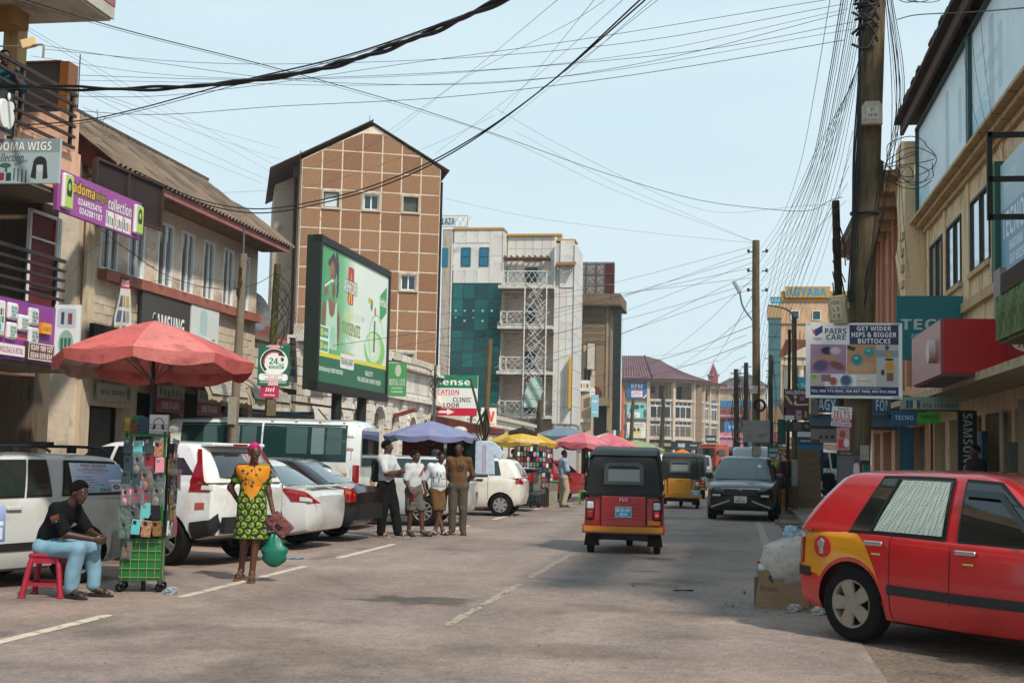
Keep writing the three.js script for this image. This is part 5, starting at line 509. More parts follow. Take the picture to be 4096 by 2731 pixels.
S('bank_sign','tall navy and blue VISA ATM bank sign',[2.33,0.95,-43.2],0,0.82,1.6,0.12,cv(192,372,'#1d6f94',(g)=>{rc(g,'#d0d4d4',0,0,192,44);rc(g,'#15415a',0,44,192,60);tx(g,'Adum Adjei',20,64,160,22,'#dfe6e8');rrc(g,'#123647',40,140,152,232,24);tx(g,'VISA ATM',58,160,110,24,'#e6ecee','bold');['Corporate Banking','Business Banking','Personal Banking','E-banking'].forEach((t,i)=>tx(g,t,56,206+i*26,i===3?70:116,15,'#b9cad2'));}),'#123647');S('menu_sign','dark brown menu board with faint yellow lines behind the fan sign',[1.7,2.41,-37.8],0,0.7,0.28,0.05,cv(128,52,'#26201e',(g)=>{for(let i=0;i<6;i++)rc(g,i % 2?'#8a7a3a':'#6a6058',40,6+i*7,40,3);tx(g,'12-',96,16,26,14,'#b9b0a4');}),'#1c1816');S('accessory_sign','grey headphone and phone accessory board with white phone number',[2.39,2.1,-37.6],0,0.7,0.44,0.05,cv(160,100,'#8b8078',(g)=>{rc(g,'#5a4444',0,78,160,22);tx(g,'020809659',58,82,96,13,'#cfc8c2');g.strokeStyle='#b0675a';g.lineWidth=4;g.beginPath();g.arc(24,44,12,PI,0);g.stroke();rc(g,'#b0675a',9,44,8,14);rc(g,'#b0675a',31,44,8,14);for(let i=0;i<3;i++)rc(g,'#3a3634',52+i*36,52,22,18);}),'#6d645e');S('green_board','dark green narrow board behind the traffic light warning sign',[1.27,2.05,-38.4],0,0.24,0.72,0.05,m('#0f4540',0.5),'#0c3833');S('cyan_board','cyan board with white Re lettering left of the clinic banner',[1.82,3.6,-38.2],0,0.36,0.38,0.05,cv(96,100,'#35b0c8',(g)=>{tx(g,'Re',40,44,46,34,'#dff0f2','bold','serif');pg(g,'#dff0f2',[[8,46],[26,60],[8,76]]);}),'#2a8ea2');S('blank_banner','blank grey banner hung across the second wooden pole',[0.62,2.16,-43.6],0,0.88,0.72,0.03,m('#a39f9e',0.9,'grime',0.8),'#8d8987');s=thing('notice_board','yellow and teal notice board on the far right pavement','notice board',[1.35,0.9,-44]);panel(s,'face',0,0.75,0,0.7,0.8,0.05,cv(96,110,'#1f6a66',(g)=>{rc(g,'#c9a84a',52,4,42,90);for(let i=0;i<4;i++)rc(g,'#9fb5b0',6,10+i*24,40,14);for(let i=0;i<6;i++)rc(g,'#5a4a2a',58+(i % 2)*16,12+Math.floor(i/2)*26,12,18);}),'#1a5a56');B(s,'post',steel,-0.3,0.1,-0.05,0.05,2,0.05);B(s,'post',steel,0.3,0.1,-0.05,0.05,2,0.05);
s=thing('warning_sign','red triangular traffic light warning sign on a slim post','road sign',[1.22,0.2,-37.9]);mesh('plate_border',ext([[-0.22,0],[0.22,0],[0,0.37]],0.012,[],0.004),m('#b0392c',0.5),s,[0,1.36,0]);mesh('plate',ext([[-0.165,0.03],[0.165,0.03],[0,0.31]],0.004),m('#c9c2b4',0.6,'grime',0.4),s,[0,1.36,0.018]);B(s,'light_symbol',black,0,1.5,0.026,0.07,0.2,0.006);['#a82a22','#c98a1f','#2f8a4a'].forEach((c,i)=>mesh('light_dot',at(cylG(0.022,0.022,0.006,12),0,0,0,PI/2),m(c,0.5),s,[0,1.56-i*0.06,0.031]));CY(s,'post',m('#3a3a38',0.6),0,0.7,-0.03,0.025,0.025,1.4);
// clinic banner, posters and boxes on the main pole
s=thing('clinic_banner','white and navy clinic banner reading PAIRS CARE GET WIDER HIPS on the near pole','banner',[1.515,2.43,-17.72]);
{const g=new THREE.PlaneGeometry(1.24,1.0,12,8),p=g.attributes.position;for(let i=0;i<p.count;i++)p.setZ(i,0.012*Math.sin(p.getX(i)*9)+0.008*Math.sin(p.getY(i)*14+p.getX(i)*5));g.computeVertexNormals();g.translate(0,0.5,0);g.userData.own=1;
mesh('cloth',g,cv(800,640,'#e2e2e2',(k)=>{pg(k,'#2a3370',[[70,60],[110,40],[110,100],[80,120]]);pg(k,'#c23a3a',[[48,50],[80,80],[80,110],[60,90]]);pg(k,'#2a3370',[[110,40],[140,20],[140,80],[110,100]]);tx(k,'PAIRS',64,128,70,18,'#2a3350');tx(k,'CARE',80,150,34,10,'#c98a8a');tx(k,'PAIRS',160,46,180,48,'#22304f');tx(k,'CARE',170,100,165,46,'#22304f');rc(k,'#1d2450',365,18,405,165);tx(k,'GET WIDER',425,26,285,40,'#e8e8ea');tx(k,'HIPS & BIGGER',383,78,370,42,'#e8e8ea');tx(k,'BUTTOCKS',435,132,270,42,'#e8e8ea');
// soft treatment-room photographs, kept abstract
rc(k,'#a57f9a',38,184,300,250);ge(k,'#b98a76',180,320,150,56,-0.1);ge(k,'#574a7a',130,370,84,62,-0.3);ge(k,'#7a4a4a',270,370,90,40,0.4);ge(k,'#2a2a3a',180,240,60,40);ge(k,'#cfc4cf',250,240,60,40);rc(k,'#b98660',345,184,240,250);ge(k,'#c99a74',460,380,150,70);ge(k,'#1f7f8a',430,315,56,60);ge(k,'#1f8a94',530,250,52,48);ge(k,'#6fc4c8',422,300,22,18);ge(k,'#6fc4c8',522,236,20,14);pg(k,'#2a2018',[[345,190],[420,210],[400,240],[345,220]]);rc(k,'#b9b6b4',585,184,185,356);rc(k,'#7f93a8',585,230,185,60);ge(k,'#c28a2a',690,270,34,34);ge(k,'#c9952f',700,370,50,56);rc(k,'#2a2018',660,300,66,18);ge(k,'#6a4636',676,210,22,28);rc(k,'#8a5236',672,420,56,70);ge(k,'#2a2a2c',640,420,18,30);
rc(k,'#b9b0a0',38,440,120,100);ge(k,'#7fae3a',70,460,30,22);ge(k,'#c9b29a',120,500,40,30);rc(k,'#8a6a72',130,440,80,60);ge(k,'#a8523f',232,500,40,44);ge(k,'#3d5478',340,494,58,60);rc(k,'#cfcac6',420,440,160,100);ge(k,'#d9d2cc',480,490,46,46);rc(k,'#b9a02a',430,490,110,8);rc(k,'#1d2450',38,540,732,76);tx(k,'LOC: BANTAMA, NEAR KATH ROUNDABOUT (BEHIND MEDLAB)',165,548,460,14,'#b9bcc9');tx(k,'TEL: 055 773 8555, 026 847 7660, 053 012 2500',46,570,700,24,'#e8e8ea');tx(k,'PAIRS KNOWLEDGE, NATURAL HEALTH CARE',250,600,290,11,'#8a6a72');}),s);for(const y of[0.02,0.98])tube(s,'tie_cord',m('#2a2724',0.8),[[-0.6,y,0.01],[0,y,-0.08],[0.6,y,0.01]],0.004,4);}
const post=(n,l,x,y,z,w,h,mt,ry=0,rz=0)=>{const t=thing(n,l,'poster',[x,y,z],ry);panel(t,'sheet',0,h/2,0,w,h,0.008,mt,'#c9c6c2',0,0,rz);return t;};
post('tuition_poster','white and red IELTS tuition sign nailed to the near pole',1.36,2.06,-17.74,0.26,0.26,cv(192,192,'#d6d4d4',(g)=>{tx(g,'SmartX',60,8,100,28,'#5a5a60');tx(g,'IELTS',20,44,156,68,'#c0241f');rc(g,'#b3241f',0,118,192,34);tx(g,'SAT/GRE/TOEFL',12,124,168,22,'#e3dcdc');tx(g,'0557013080',8,160,176,26,'#2a2c5a');}),0,-0.06);post('pink_poster','torn pink and red poster wrapped on the near pole',1.38,1.75,-17.76,0.17,0.3,cv(96,160,'#b87f80',(g)=>{el(g,'#8f3a40',44,50,22,28);rc(g,'#b02a34',14,84,66,66);el(g,'#d6c4c6',72,110,20,30);}),-0.1);post('funeral_poster','grey obituary poster with gold heading Glory on the near pole',1.45,1.12,-17.76,0.3,0.62,cv(192,384,'#4a4744',(g)=>{rc(g,'#2f2a22',0,0,192,40);tx(g,'Call to Glory',30,8,90,26,'#b9923a','bold','serif');for(let i=0;i<22;i++)rc(g,'#6f6b66',14,52+i*9,110+(i % 4)*6,3);el(g,'#c4b3b6',160,150,26,60);el(g,'#3a2a22',158,80,13,18);rc(g,'#8a6d2f',10,262,150,26);for(let i=0;i<9;i++)rc(g,'#6f6b66',14,300+i*8,150,3);}),-0.06);post('paper_notice','white paper notice curled round the near pole',1.66,1.62,-17.78,0.13,0.2,m('#b9b6b0',0.9,'grime',0.2),0.5);post('green_sticker','small teal sticker low on the near pole',1.68,1.36,-17.78,0.11,0.2,m('#1f7f76',0.7,'grime',0.2),0.5);
s=thing('junction_box','white fibre junction box lettered F1 L416 high on the near pole','junction box',[1.76,6.12,-17.8]);mesh('case',ext([[-0.12,0],[0.12,0],[0.12,0.24],[0.08,0.29],[-0.08,0.29],[-0.12,0.24]],0.08,[],0.012),m('#c6beb2',0.6,'grime',0.3),s);panel(s,'lettering',0,0.14,0.096,0.16,0.16,0.004,cv(64,64,'#c6beb2',(g)=>{tx(g,'F1',24,6,16,20,'#3a3632');tx(g,'L416',10,34,46,20,'#3a3632');}),'#c6beb2');
s=thing('junction_box','yellowed fibre junction box lettered FDH L5 F8 above the clinic banner','junction box',[1.36,3.42,-17.82],-0.35);mesh('case',ext([[-0.1,0],[0.1,0],[0.1,0.36],[-0.1,0.36]],0.1,[],0.02),m('#b5a88a',0.6,'grime',0.3),s,[0,0,0],[0,0,0.12]);panel(s,'lettering',-0.03,0.19,0.125,0.13,0.28,0.004,cv(64,128,'#b5a88a',(g)=>{tx(g,'FDH',6,10,50,26,'#2f2a22');tx(g,'L 5',10,50,42,26,'#2f2a22');tx(g,'F 8',10,92,42,26,'#2f2a22');}),'#b5a88a',0,0,0.12);for(let i=0;i<8;i++)B(s,'clip',m('#9a8d70',0.6),0.11-(i % 4)*0.004,0.05+i*0.04,0.06,0.03,0.012,0.06);
}
// ---------- poles ----------
function pole(label,base,top,r0,r1,mat,name='utility_pole',cat='pole',rough=0.015){
const t=thing(name,label,cat,base),d=V(top[0]-base[0],top[1]-base[1],top[2]-base[2]),n=14,R=14,g=new THREE.CylinderGeometry(r1,r0,d.length(),R,n),p=g.attributes.position,L=d.length(),ph=rr(0,9);
for(let i=0;i<p.count;i++){const y=p.getY(i),a=Math.atan2(p.getZ(i),p.getX(i)),k=1+rough*3*Math.sin(3*a+ph+y*0.7)*0.5+rough*Math.sin(y*3+ph);p.setXYZ(i,p.getX(i)*k+0.3*rough*Math.sin(y*1.3+ph),y,p.getZ(i)*k);}
g.translate(0,L/2,0);g.computeVertexNormals();const o=mesh('shaft',g,mat,t);o.quaternion.setFromUnitVectors(V(0,1,0),d.clone().normalize());t.userData.axis=d;return t;
}
{
let t=pole('massive weathered wooden pole on the right hung with cables and posters',[1.5,0,-18],[1.86,8.7,-18.05],0.205,0.135,wood);for(const[y,x]of[[4.95,0.14],[3.75,0.12],[3.2,0.11]])mesh('steel_band',at(cylG(0.195,0.195,0.03,20),x*1.3,y,0),steel,t);{const pts=[];for(let k=0;k<5;k++){const q=[];for(let i=0;i<14;i++)q.push([0.32-k*0.025-0.2+0.02*Math.sin(i*2+k)+0.02*(8.4-(8.4-i*0.36))-0.26+0.018*i*0,8.4-i*0.36,0.12+0.03*k]);tube(t,'riser_cable',black,q.map(([x,y,z])=>[0.04*y-0.19+k*0.012+0.012*Math.sin(y*3+k),y,0.1+0.02*k]),0.012,5);}}
for(let k=0;k<9;k++){const y=k<5?rr(5.2,6.0):rr(6.9,8.2),pts=[],r=rr(0.12,0.36),ox=0.4+rr(0,0.35);for(let i=0;i<=12;i++){const a=(i/12)*PI*2*0.9+k;pts.push([0.04*y+ox+r*Math.cos(a)*rr(0.8,1.1),y+r*0.8*Math.sin(a),0.1+0.05*Math.sin(i)]);}pts[0]=[0.04*y+0.12,y,0.1];tube(t,'loose_wire',black,pts,0.006,4,40);}
for(let k=0;k<6;k++)tube(t,'hanging_wire',black,[[0.42+rr(-0.02,0.1),8.3,0],[0.5+rr(0,0.2),6.5,0.05],[0.3+rr(0,0.2),5.2,0.1],[0.16,3.6+rr(0,0.5),0.15]],0.005,4);
for(let k=0;k<16;k++){const y=rr(7.2,8.5);tube(t,'cable_clamp',black,[[0.04*y-0.2-rr(0,0.1),y,0.1],[0.04*y-0.1,y+rr(-0.15,0.15),0.22],[0.04*y+0.05,y+rr(-0.2,0.2),0.16]],0.02,5);}
t=pole('short rotten post wrapped in black cable left of the massive pole',[1.9,0,-24],[1.74,6.3,-24],0.075,0.07,woodD);for(let k=0;k<10;k++)tube(t,'wrapped_cable',black,[[-0.22,6.0-k*0.2,0.05],[-0.12+rr(-0.1,0.1),5.8-k*0.25,0.12],[0.0,5.4-k*0.3,0.1]],0.012,5);
t=pole('second wooden pole with insulator racks behind the black car',[0.68,0.1,-47],[0.62,9.4,-47],0.15,0.13,wood);for(const y of[9.0,8.3,7.6])for(const s of[-1,1]){B(t,'bracket',black,s*0.22,y-0.1,0,0.16,0.03,0.03);CY(t,'insulator',m('#4a3a32',0.4),s*0.32,y-0.08,0,0.05,0.04,0.12,0,0,8);}tube(t,'lamp_arm',m('#5a7a84',0.6),[[-0.15,6.4,0.1],[-0.5,6.9,0.15],[-0.62,7.4,0.2]],0.035);RB(t,'lamp_head',m('#9aa4a6',0.5),-0.72,7.6,0.2,0.14,0.5,0.14,0.04,0,0,0.5);RB(t,'white_box',m('#b9b6ae',0.6),-0.06,3.95,0.17,0.2,0.28,0.08,0.02);B(t,'paper_wrap',m('#a8a49c',0.9,'grime',0.4),0.02,1.8,0.12,0.3,0.32,0.06);for(let k=0;k<5;k++)mesh('cable_coil',new THREE.TorusGeometry(0.16+k*0.015,0.014,5,20),black,t,[0.1,3.4,0.2+k*0.01],[0,0.3,k]);
t=pole('thin weathered pole carrying the maroon fan sign',[1.62,0.15,-38.15],[1.6,5.7,-38.15],0.085,0.07,m('#7a6d60',0.95,'wood',0.8));B(t,'paper_wrap',m('#a8a8a0',0.9,'grime',0.4),0.0,1.1,0.08,0.16,0.75,0.02);tube(t,'street_lamp_arm',steel,[[0,5.5,0],[-0.2,5.75,0],[-0.75,5.9,0]],0.025);
t=pole('slim dark pole just left of the fan sign pole',[1.44,0.15,-38.8],[1.5,5.4,-38.8],0.05,0.045,woodD);
const far=[[0.0,-62,5.8,'slim cluttered pole left of the second wooden pole'],[0.45,-66,6.4,'dark wire-draped pole between the second pole and the glass block'],[1.9,-75,7.5,'far pale pole before the peach office tower']];
for(const[x,z,h,l]of far){t=pole(l,[x,0,z],[x+rr(-0.1,0.1),h,z],0.14,0.11,woodD);for(let k=0;k<12;k++)tube(t,'draped_wire',black,[[rr(-0.15,0.15),h-rr(0,0.5),0.1],[rr(-0.35,0.3),h*rr(0.5,0.8),0.15],[rr(-0.2,0.2),h*rr(0.15,0.4),0.12]],0.012,4);mesh('cable_coil',new THREE.TorusGeometry(0.28,0.03,5,18),black,t,[0.2,h*0.45,0.15]);for(let k=0;k<4;k++)B(t,'bracket',steel,rr(-0.25,0.1),h-0.2-k*0.35,0.05,0.5,0.05,0.05);}
t=pole('grey concrete pole in front of the cream building windows',[-10.02,0,-25],[-9.95,5.55,-25.05],0.095,0.08,m('#8d8174',0.95,'grime',0.8));CY(t,'steel_tip',steel,0.07,5.75,-0.03,0.025,0.025,0.6);B(t,'paper_notice',m('#b5b0a6',0.9,'grime',0.3),0.02,2.35,0.1,0.17,0.55,0.02);for(let k=0;k<6;k++)B(t,'wood_patch',m('#6a5a42',0.95,'wood',0.4),0.06+rr(-0.03,0.03),4.9+rr(-0.3,0.4),0.08,0.05,0.18,0.03,0,0,rr(-0.3,0.3));
t=pole('mossy green wooden pole carrying the election poster',[-10.15,0,-27.2],[-10.0,5.65,-27.2],0.1,0.075,m('#5f6440',0.95,'wood',0.8));for(let k=0;k<7;k++)tube(t,'tangled_wire',black,[[0.1,5.5-k*0.1,0.08],[0.3+rr(0,0.2),5.1-k*0.15,0.1],[0.12,4.6-k*0.2,0.08]],0.008,4);
let s=thing('party_poster','green 24 Hour Economy poster with clock and arrow on the mossy pole','poster',[-9.95,3.0,-27.05],0.33);panel(s,'face',0,0.41,0,0.68,0.9,0.03,cv(256,340,'#1a5a44',(g)=>{rc(g,'#c9787a',86,0,84,30);rc(g,'#c9787a',86,296,84,44);tx(g,'#NDC VICTORY 24',60,10,140,12,'#e6e6e2','italic bold');el(g,'#dfe2de',130,142,112,112);g.lineWidth=22;g.strokeStyle='#2a2624';g.beginPath();g.arc(130,142,94,2.3,5.4);g.stroke();g.lineWidth=12;g.strokeStyle='#b5524f';g.beginPath();g.arc(130,142,80,2.9,5.5);g.stroke();pg(g,'#2a2624',[[180,50],[222,96],[160,88]]);tx(g,'24',90,108,72,54,'#1f6a4c');tx(g,'Hour',166,150,46,20,'#1f6a4c');el(g,'#4a3a32',196,120,13,18);rrc(g,'#1f6a4c',88,174,124,22,10);tx(g,'ECONOMY',100,178,100,14,'#e6e6e2');for(let i=0;i<12;i++){const a=(i*PI)/6;rc(g,'#2a2624',130+62*Math.cos(a)-2,142+62*Math.sin(a)-2,4,4);}rrc(g,'#e3e3df',12,240,232,56,20);tx(g,'ASHANTI REGION',46,246,160,13,'#c05a5a');tx(g,'WILL RISE',84,262,84,11,'#c05a5a');tx(g,'AGAIN!!!',60,276,140,16,'#1f6a4c');tx(g,'BUILDING THE GHANA WE WANT',20,304,216,11,'#e6e6e2','italic bold');tx(g,'TOGETHER',92,320,76,10,'#e6e6e2','italic bold');}),'#163f32');
s=thing('phone_plate','small magenta-red itel Smart Phone plate below the election poster','sign',[-10.02,2.7,-27.05],0.3);panel(s,'face',0,0.14,0,0.4,0.28,0.03,cv(160,110,'#a81f45',(g)=>{tx(g,'itel',40,14,84,42,'#e6d9dc','italic bold','serif');tx(g,'Smart Phone',30,76,96,16,'#e6d9dc','italic bold');}),'#8a1838');B(s,'brown_plate',m('#7d7060',0.8,'wood',0.4),0.05,-0.2,-0.02,0.2,0.36,0.02);
t=pole('leaning bare wooden pole beside the orange W sign',[-8.95,0,-46],[-8.78,5.7,-46],0.1,0.085,m('#8a7659',0.95,'wood',0.9));for(let k=0;k<5;k++)tube(t,'hanging_cable',black,[[0.1,3.2,0.08],[-0.25+k*0.12,2.5,0.12],[0.1,1.7+k*0.1,0.1]],0.025,5);pole('broken mossy stick pole leaning left of the bare wooden pole',[-9.0,2.4,-46.3],[-9.55,4.3,-46.3],0.05,0.04,m('#5a5f3a',0.95,'wood',0.7),'broken_pole');
t=pole('steel street lamp post with two lamp heads before the clinic sign',[-10.8,0,-46],[-10.78,4.75,-46],0.055,0.05,steel,'street_lamp','street lamp',0.001);{const lh=mesh('lamp_head',new THREE.SphereGeometry(0.28,16,10),m('#b9b4a6',0.25),t,[1.0,2.4,0.1]);lh.scale.set(1,0.55,0.6);mesh('lamp_arm',at(new THREE.ConeGeometry(0.1,0.9,10),0,0,0,0,0,PI/2),m('#8d8a82',0.6),t,[0.4,2.42,0.05]);B(t,'red_lamp_head',m('#8a3a32',0.6,'grime',0.4),-1.05,3.0,0.1,0.85,0.12,0.25,0,0,0.3);B(t,'red_lamp_bracket',steel,-1.45,2.8,0.1,0.06,0.3,0.06);for(let k=0;k<8;k++)tube(t,'wire_tangle',black,[[0.02,4.6-k*0.08,0.05],[0.2+rr(-0.4,0.1),4.5-k*0.1,0.1],[0.04,4.1-k*0.08,0.05]],0.012,4);}
for(const[x,z,h,l]of[[-12.9,-160,8.6,'leaning far pole before the blue KFM board'],[-8.6,-150,9.3,'rough twisted pole before the curved building windows'],[-14.6,-95,5.6,'dark stub pole with traffic lamp at the plaza corner']]){t=pole(l,[x,0,z],[x+0.35,h,z],0.3,0.2,m('#6a5c4d',0.95,'wood',1.2));for(let k=0;k<7;k++)tube(t,'draped_wire',black,[[0.2,h-rr(0.2,1.5),0.2],[rr(-0.7,0.8),h*rr(0.45,0.7),0.3],[rr(-0.2,0.4),h*0.3,0.25]],0.02,4);}
}
// ---------- vehicles ----------
const PROF=[[0,0],[0.78,0],[0.92,0.05],[0.98,0.18],[1,0.4],[0.995,0.6],[0.985,0.8],[0.972,0.92],[0.945,0.98],[0.5,1.02],[0,1.03]];
const gridGeo=(nu,nv,f)=>{const p=[],ix=[];for(let i=0;i<=nu;i++)for(let j=0;j<=nv;j++)p.push(...f(i/nu,j/nv));for(let i=0;i<nu;i++)for(let j=0;j<nv;j++){const a=i*(nv+1)+j,b=a+nv+1;ix.push(a,b,a+1,b,b+1,a+1);}const g=new THREE.BufferGeometry();g.setAttribute('position',new THREE.Float32BufferAttribute(p,3));g.setIndex(ix);g.computeVertexNormals();return g;};
const lin=(A,x,k)=>{for(let i=1;i<A.length;i++)if(x<=A[i][0]||i===A.length-1){const t=clamp((x-A[i-1][0])/(A[i][0]-A[i-1][0]),0,1),s=t*t*(3-2*t);return lerp(A[i-1][k],A[i][k],lerp(t,s,0.5));}};
const cgeo={};const once=(k,f)=>(cgeo[k]??=f());
function wheelT(parent,x,y,z,R,w,side,style,rimM,yaw=0){
const o=new THREE.Group();o.name='wheel';o.position.set(x,y,z);o.rotation.y=(side>0?0:PI)+yaw;parent.add(o);const r=R*0.64;
mesh('tyre',once('ty'+R+w,()=>at(new THREE.LatheGeometry([[r,-w/2],[R*0.86,-w/2],[R*0.96,-w*0.44],[R,-w*0.3],[R,w*0.3],[R*0.96,w*0.44],[R*0.86,w/2],[r,w/2],[r*0.96,w*0.4]].map((p)=>new THREE.Vector2(...p)),30),0,0,0,PI/2)),rubber,o);
const rim=mesh('rim',once('rm'+R+w,()=>at(new THREE.LatheGeometry([[r*0.88,w*0.1],[r*0.9,w*0.44],[r,w*0.5],[r,w*0.38],[r*0.97,-w*0.3]].map((p)=>new THREE.Vector2(...p)),30),0,0,0,PI/2)),rimM,o);mesh('brake_disc',once('bd'+R,()=>at(cylG(r*0.9,r*0.9,0.02,24),0,0,0,PI/2)),black,o,[0,0,w*0.06]);
for(let i=0;i<style.n;i++){const a=(i*2*PI)/style.n+0.3;mesh('spoke',once('sp'+R+style.w+style.n,()=>ext([[-style.w*0.6,0],[style.w*0.6,0],[style.w,r*0.95],[-style.w,r*0.95]],0.02,[],0.006)),rimM,rim,[0,0,w*0.34],[0,0,a]);}
mesh('hub',once('hb'+R+style.h,()=>at(cylG(r*style.h,r*style.h*1.1,0.04,16),0,0,0,PI/2)),rimM,rim,[0,0,w*0.38]);return o;
}
function car(c){
const t=thing(c.name,c.label,c.cat??'car',c.pos,c.ry,c.group),S=c.st,x0=S[0][0],x1=S[S.length-1][0],NX=40,pf=c.prof??PROF,NV=pf.length-1;
const P=(x,v,s,off=0)=>{const yb=lin(S,x,1),yt=lin(S,x,2),hw=lin(S,x,3),i=clamp(Math.floor(v),0,NV-1),f=v-i,a=lerp(pf[i][0],pf[i+1][0],f),b=lerp(pf[i][1],pf[i+1][1],f),da=pf[i+1][0]-pf[i][0],db=pf[i+1][1]-pf[i][1],ny=-da*hw,nz=db*(yt-yb),nl=Math.hypot(ny,nz)||1;return[x,lerp(yb,yt,b)+(off*ny)/nl,s*(hw*a+(off*nz)/nl)];};
// body shell, then wheel arches cut out of it
const xs=[];for(let i=0;i<=NX;i++){const u=i/NX;xs.push(lerp(x0,x1,u+0.06*Math.sin(u*2*PI)*-0.6));}xs[0]=x0;xs[NX]=x1;
const ring=(x)=>{const r=[];for(let j=0;j<=NV;j++)r.push(P(x,j,1));for(let j=NV-1;j>0;j--)r.push(P(x,j,-1));return r;};
const p=[],ix=[],RN=NV*2;xs.forEach((x)=>ring(x).forEach((q)=>p.push(...q)));for(let i=0;i<NX;i++)for(let j=0;j<RN;j++){const a=i*RN+j,b=i*RN+((j+1)% RN),d=a+RN,e=b+RN;ix.push(a,b,d,b,e,d);}
for(const[row,fl]of[[0,0],[NX,1]]){const cI=p.length/3;p.push(xs[row],(lin(S,xs[row],1)+lin(S,xs[row],2))/2,0);for(let j=0;j<RN;j++){const a=row*RN+j,b=row*RN+((j+1)% RN);fl?ix.push(a,b,cI):ix.push(b,a,cI);}}
let g=new THREE.BufferGeometry();g.setAttribute('position',new THREE.Float32BufferAttribute(p,3));g.setIndex(ix);g.computeVertexNormals();
const bp=new Brush(g);bp.updateMatrixWorld();const ev=new Evaluator();ev.attributes=['position','normal'];ev.useGroups=false;let res=bp;const R=c.R,ar=R*(c.arch??1.16);
for(const wx of[0,c.wb]){const cy=new Brush(at(cylG(ar,ar,4,28),wx,R,0,PI/2));cy.updateMatrixWorld();res=ev.evaluate(res,cy,SUBTRACTION);}
const bm=c.paint;g=toCreasedNormals(res.geometry.index?res.geometry.toNonIndexed():res.geometry,0.6);
const body=mesh('body',g,bm,t);if(!c.openUnder)B(t,'floor_pan',black,(x0+x1)/2,R+0.02,0,x1-x0-0.7,0.08,lin(S,1,3)*1.5);
const pt=(name,mat,xa,xb,va,vb,s,off=0.006,par=t,nx=6,nv=4,sk=0)=>mesh(name,gridGeo(nx,nv,(u,v)=>P(lerp(xa,xb,u)+sk*(v-0.5),lerp(va,vb,v),s,off)),mat,par);
// greenhouse
const K=c.cab;let fp,sp,rp;if(K){
const by=(x)=>lerp(K.byr,K.byf,clamp((x-K.xr0)/(K.xf0-K.xr0),0,1)),ry=(x)=>K.yr+(K.cr??0.04)*(1-((x-(K.xr1+K.xf1)/2)/((K.xf1-K.xr1)/2+0.3))**2)-(K.cr??0.04);
const lv=(q)=>{const e=q**1.25;return{xr:lerp(K.xr0,K.xr1,q)-(K.rb??0.05)*Math.sin(PI*q),xf:lerp(K.xf0,K.xf1,q)+0.05*Math.sin(PI*q),hw:lerp(K.hw0,K.hw1,e)};};
const rings=[],M=8;const rr2=(q,ins,dy)=>{const{xr,xf,hw}=lv(q),cr=(K.rad??0.16)+0.0,l=[];const cx=[xf-cr-ins,xr+cr+ins],cz=hw-cr-ins;for(const[X,sz,a0]of[[cx[0],1,0],[cx[1],1,PI/2],[cx[1],-1,PI],[cx[0],-1,1.5*PI]])for(let k=0;k<=M;k++){const a=a0+(k/M)*(PI/2),z=sz*Math.max(0,cz)+cr*Math.sin(a),bow=(K.bow??0.06)*(1-(z/hw)**2)*(Math.cos(a)>0?1:-1)*Math.abs(Math.cos(a)),x=X+cr*Math.cos(a)+bow;l.push([x,lerp(by(x)-0.03,ry(x),q)+dy,z]);}return l;};
for(const q of[0,0.2,0.4,0.6,0.8,0.92])rings.push(rr2(q,0,0));rings.push(rr2(1,0.012,-0.012),rr2(1,0.05,0.004),rr2(1,0.14,0.016),rr2(1,0.3,0.024));const n=rings[0].length,pp=[],ii=[];rings.forEach((r)=>r.forEach((q)=>pp.push(...q)));const cc=pp.length/3;pp.push((K.xr1+K.xf1)/2,K.yr+0.03,0);for(let i=0;i<rings.length-1;i++)for(let j=0;j<n;j++){const a=i*n+j,b=i*n+((j+1)% n);ii.push(a,a+n,b,b,a+n,b+n);}const l=(rings.length-1)*n;for(let j=0;j<n;j++)ii.push(l+j,cc,l+((j+1)% n));
let cg=new THREE.BufferGeometry();cg.setAttribute('position',new THREE.Float32BufferAttribute(pp,3));cg.setIndex(ii);cg.computeVertexNormals();mesh('cabin',cg,K.mat??bm,t);
sp=(x,q,s,off=0.01)=>[x,lerp(by(x)-0.03,ry(x),q),s*(lv(q).hw+off)];
fp=(u,q,off=0.012)=>{const{xf,hw}=lv(q),z=u*hw;const x=xf+(K.bow??0.06)*(1-u*u)+off;return[x,lerp(by(x)-0.03,ry(x),q),z];};
rp=(u,q,off=0.012)=>{const{xr,hw}=lv(q),z=u*hw;const x=xr-(K.bow??0.06)*(1-u*u)-off;return[x,lerp(by(x)-0.03,ry(x),q),z];};
const gm=c.glass??glassM(),sealM=black;
for(const s of[1,-1])for(const w of c.wins){const f=(e,o)=>gridGeo(4,4,(u,v)=>{const q=lerp(w.q0??0.12,w.q1??0.86,clamp(v*(1+2*e)-e,-0.1,1.1)),xb=lerp(w.b[0]-e*0.3,w.b[1]+e*0.3,u),xt=lerp(w.t[0]-e*0.3,w.t[1]+e*0.3,u);return sp(lerp(xb,xt,v),q,s,o);});const sl=mesh('window_seal',f(0.06,0.006),sealM,t);mesh('side_window',f(0,0.012),w.m??gm,sl);}
if(K.front!==0){mesh('windscreen',gridGeo(10,4,(u,v)=>fp((u*2-1)*0.86,lerp(0.08,0.88,v))),gm,t);}if(K.rear!==0)mesh('rear_window',gridGeo(10,4,(u,v)=>rp((u*2-1)*(K.rw??0.78),lerp(K.rq0??0.15,K.rq1??0.84,v))),gm,t);
}
for(const[i,wx]of[0,c.wb].entries())for(const s of[1,-1])wheelT(t,wx,R,s*(c.track??0.74),R,c.tw??0.2,s,c.style??{n:5,w:0.05,h:0.24},c.rim??m('#a5a8aa',0.35,'grime',0.5,{metalness:0.6,bump:0}),i?c.steer??0:0);
return{t,P,pt,sp,fp,rp,body};
}
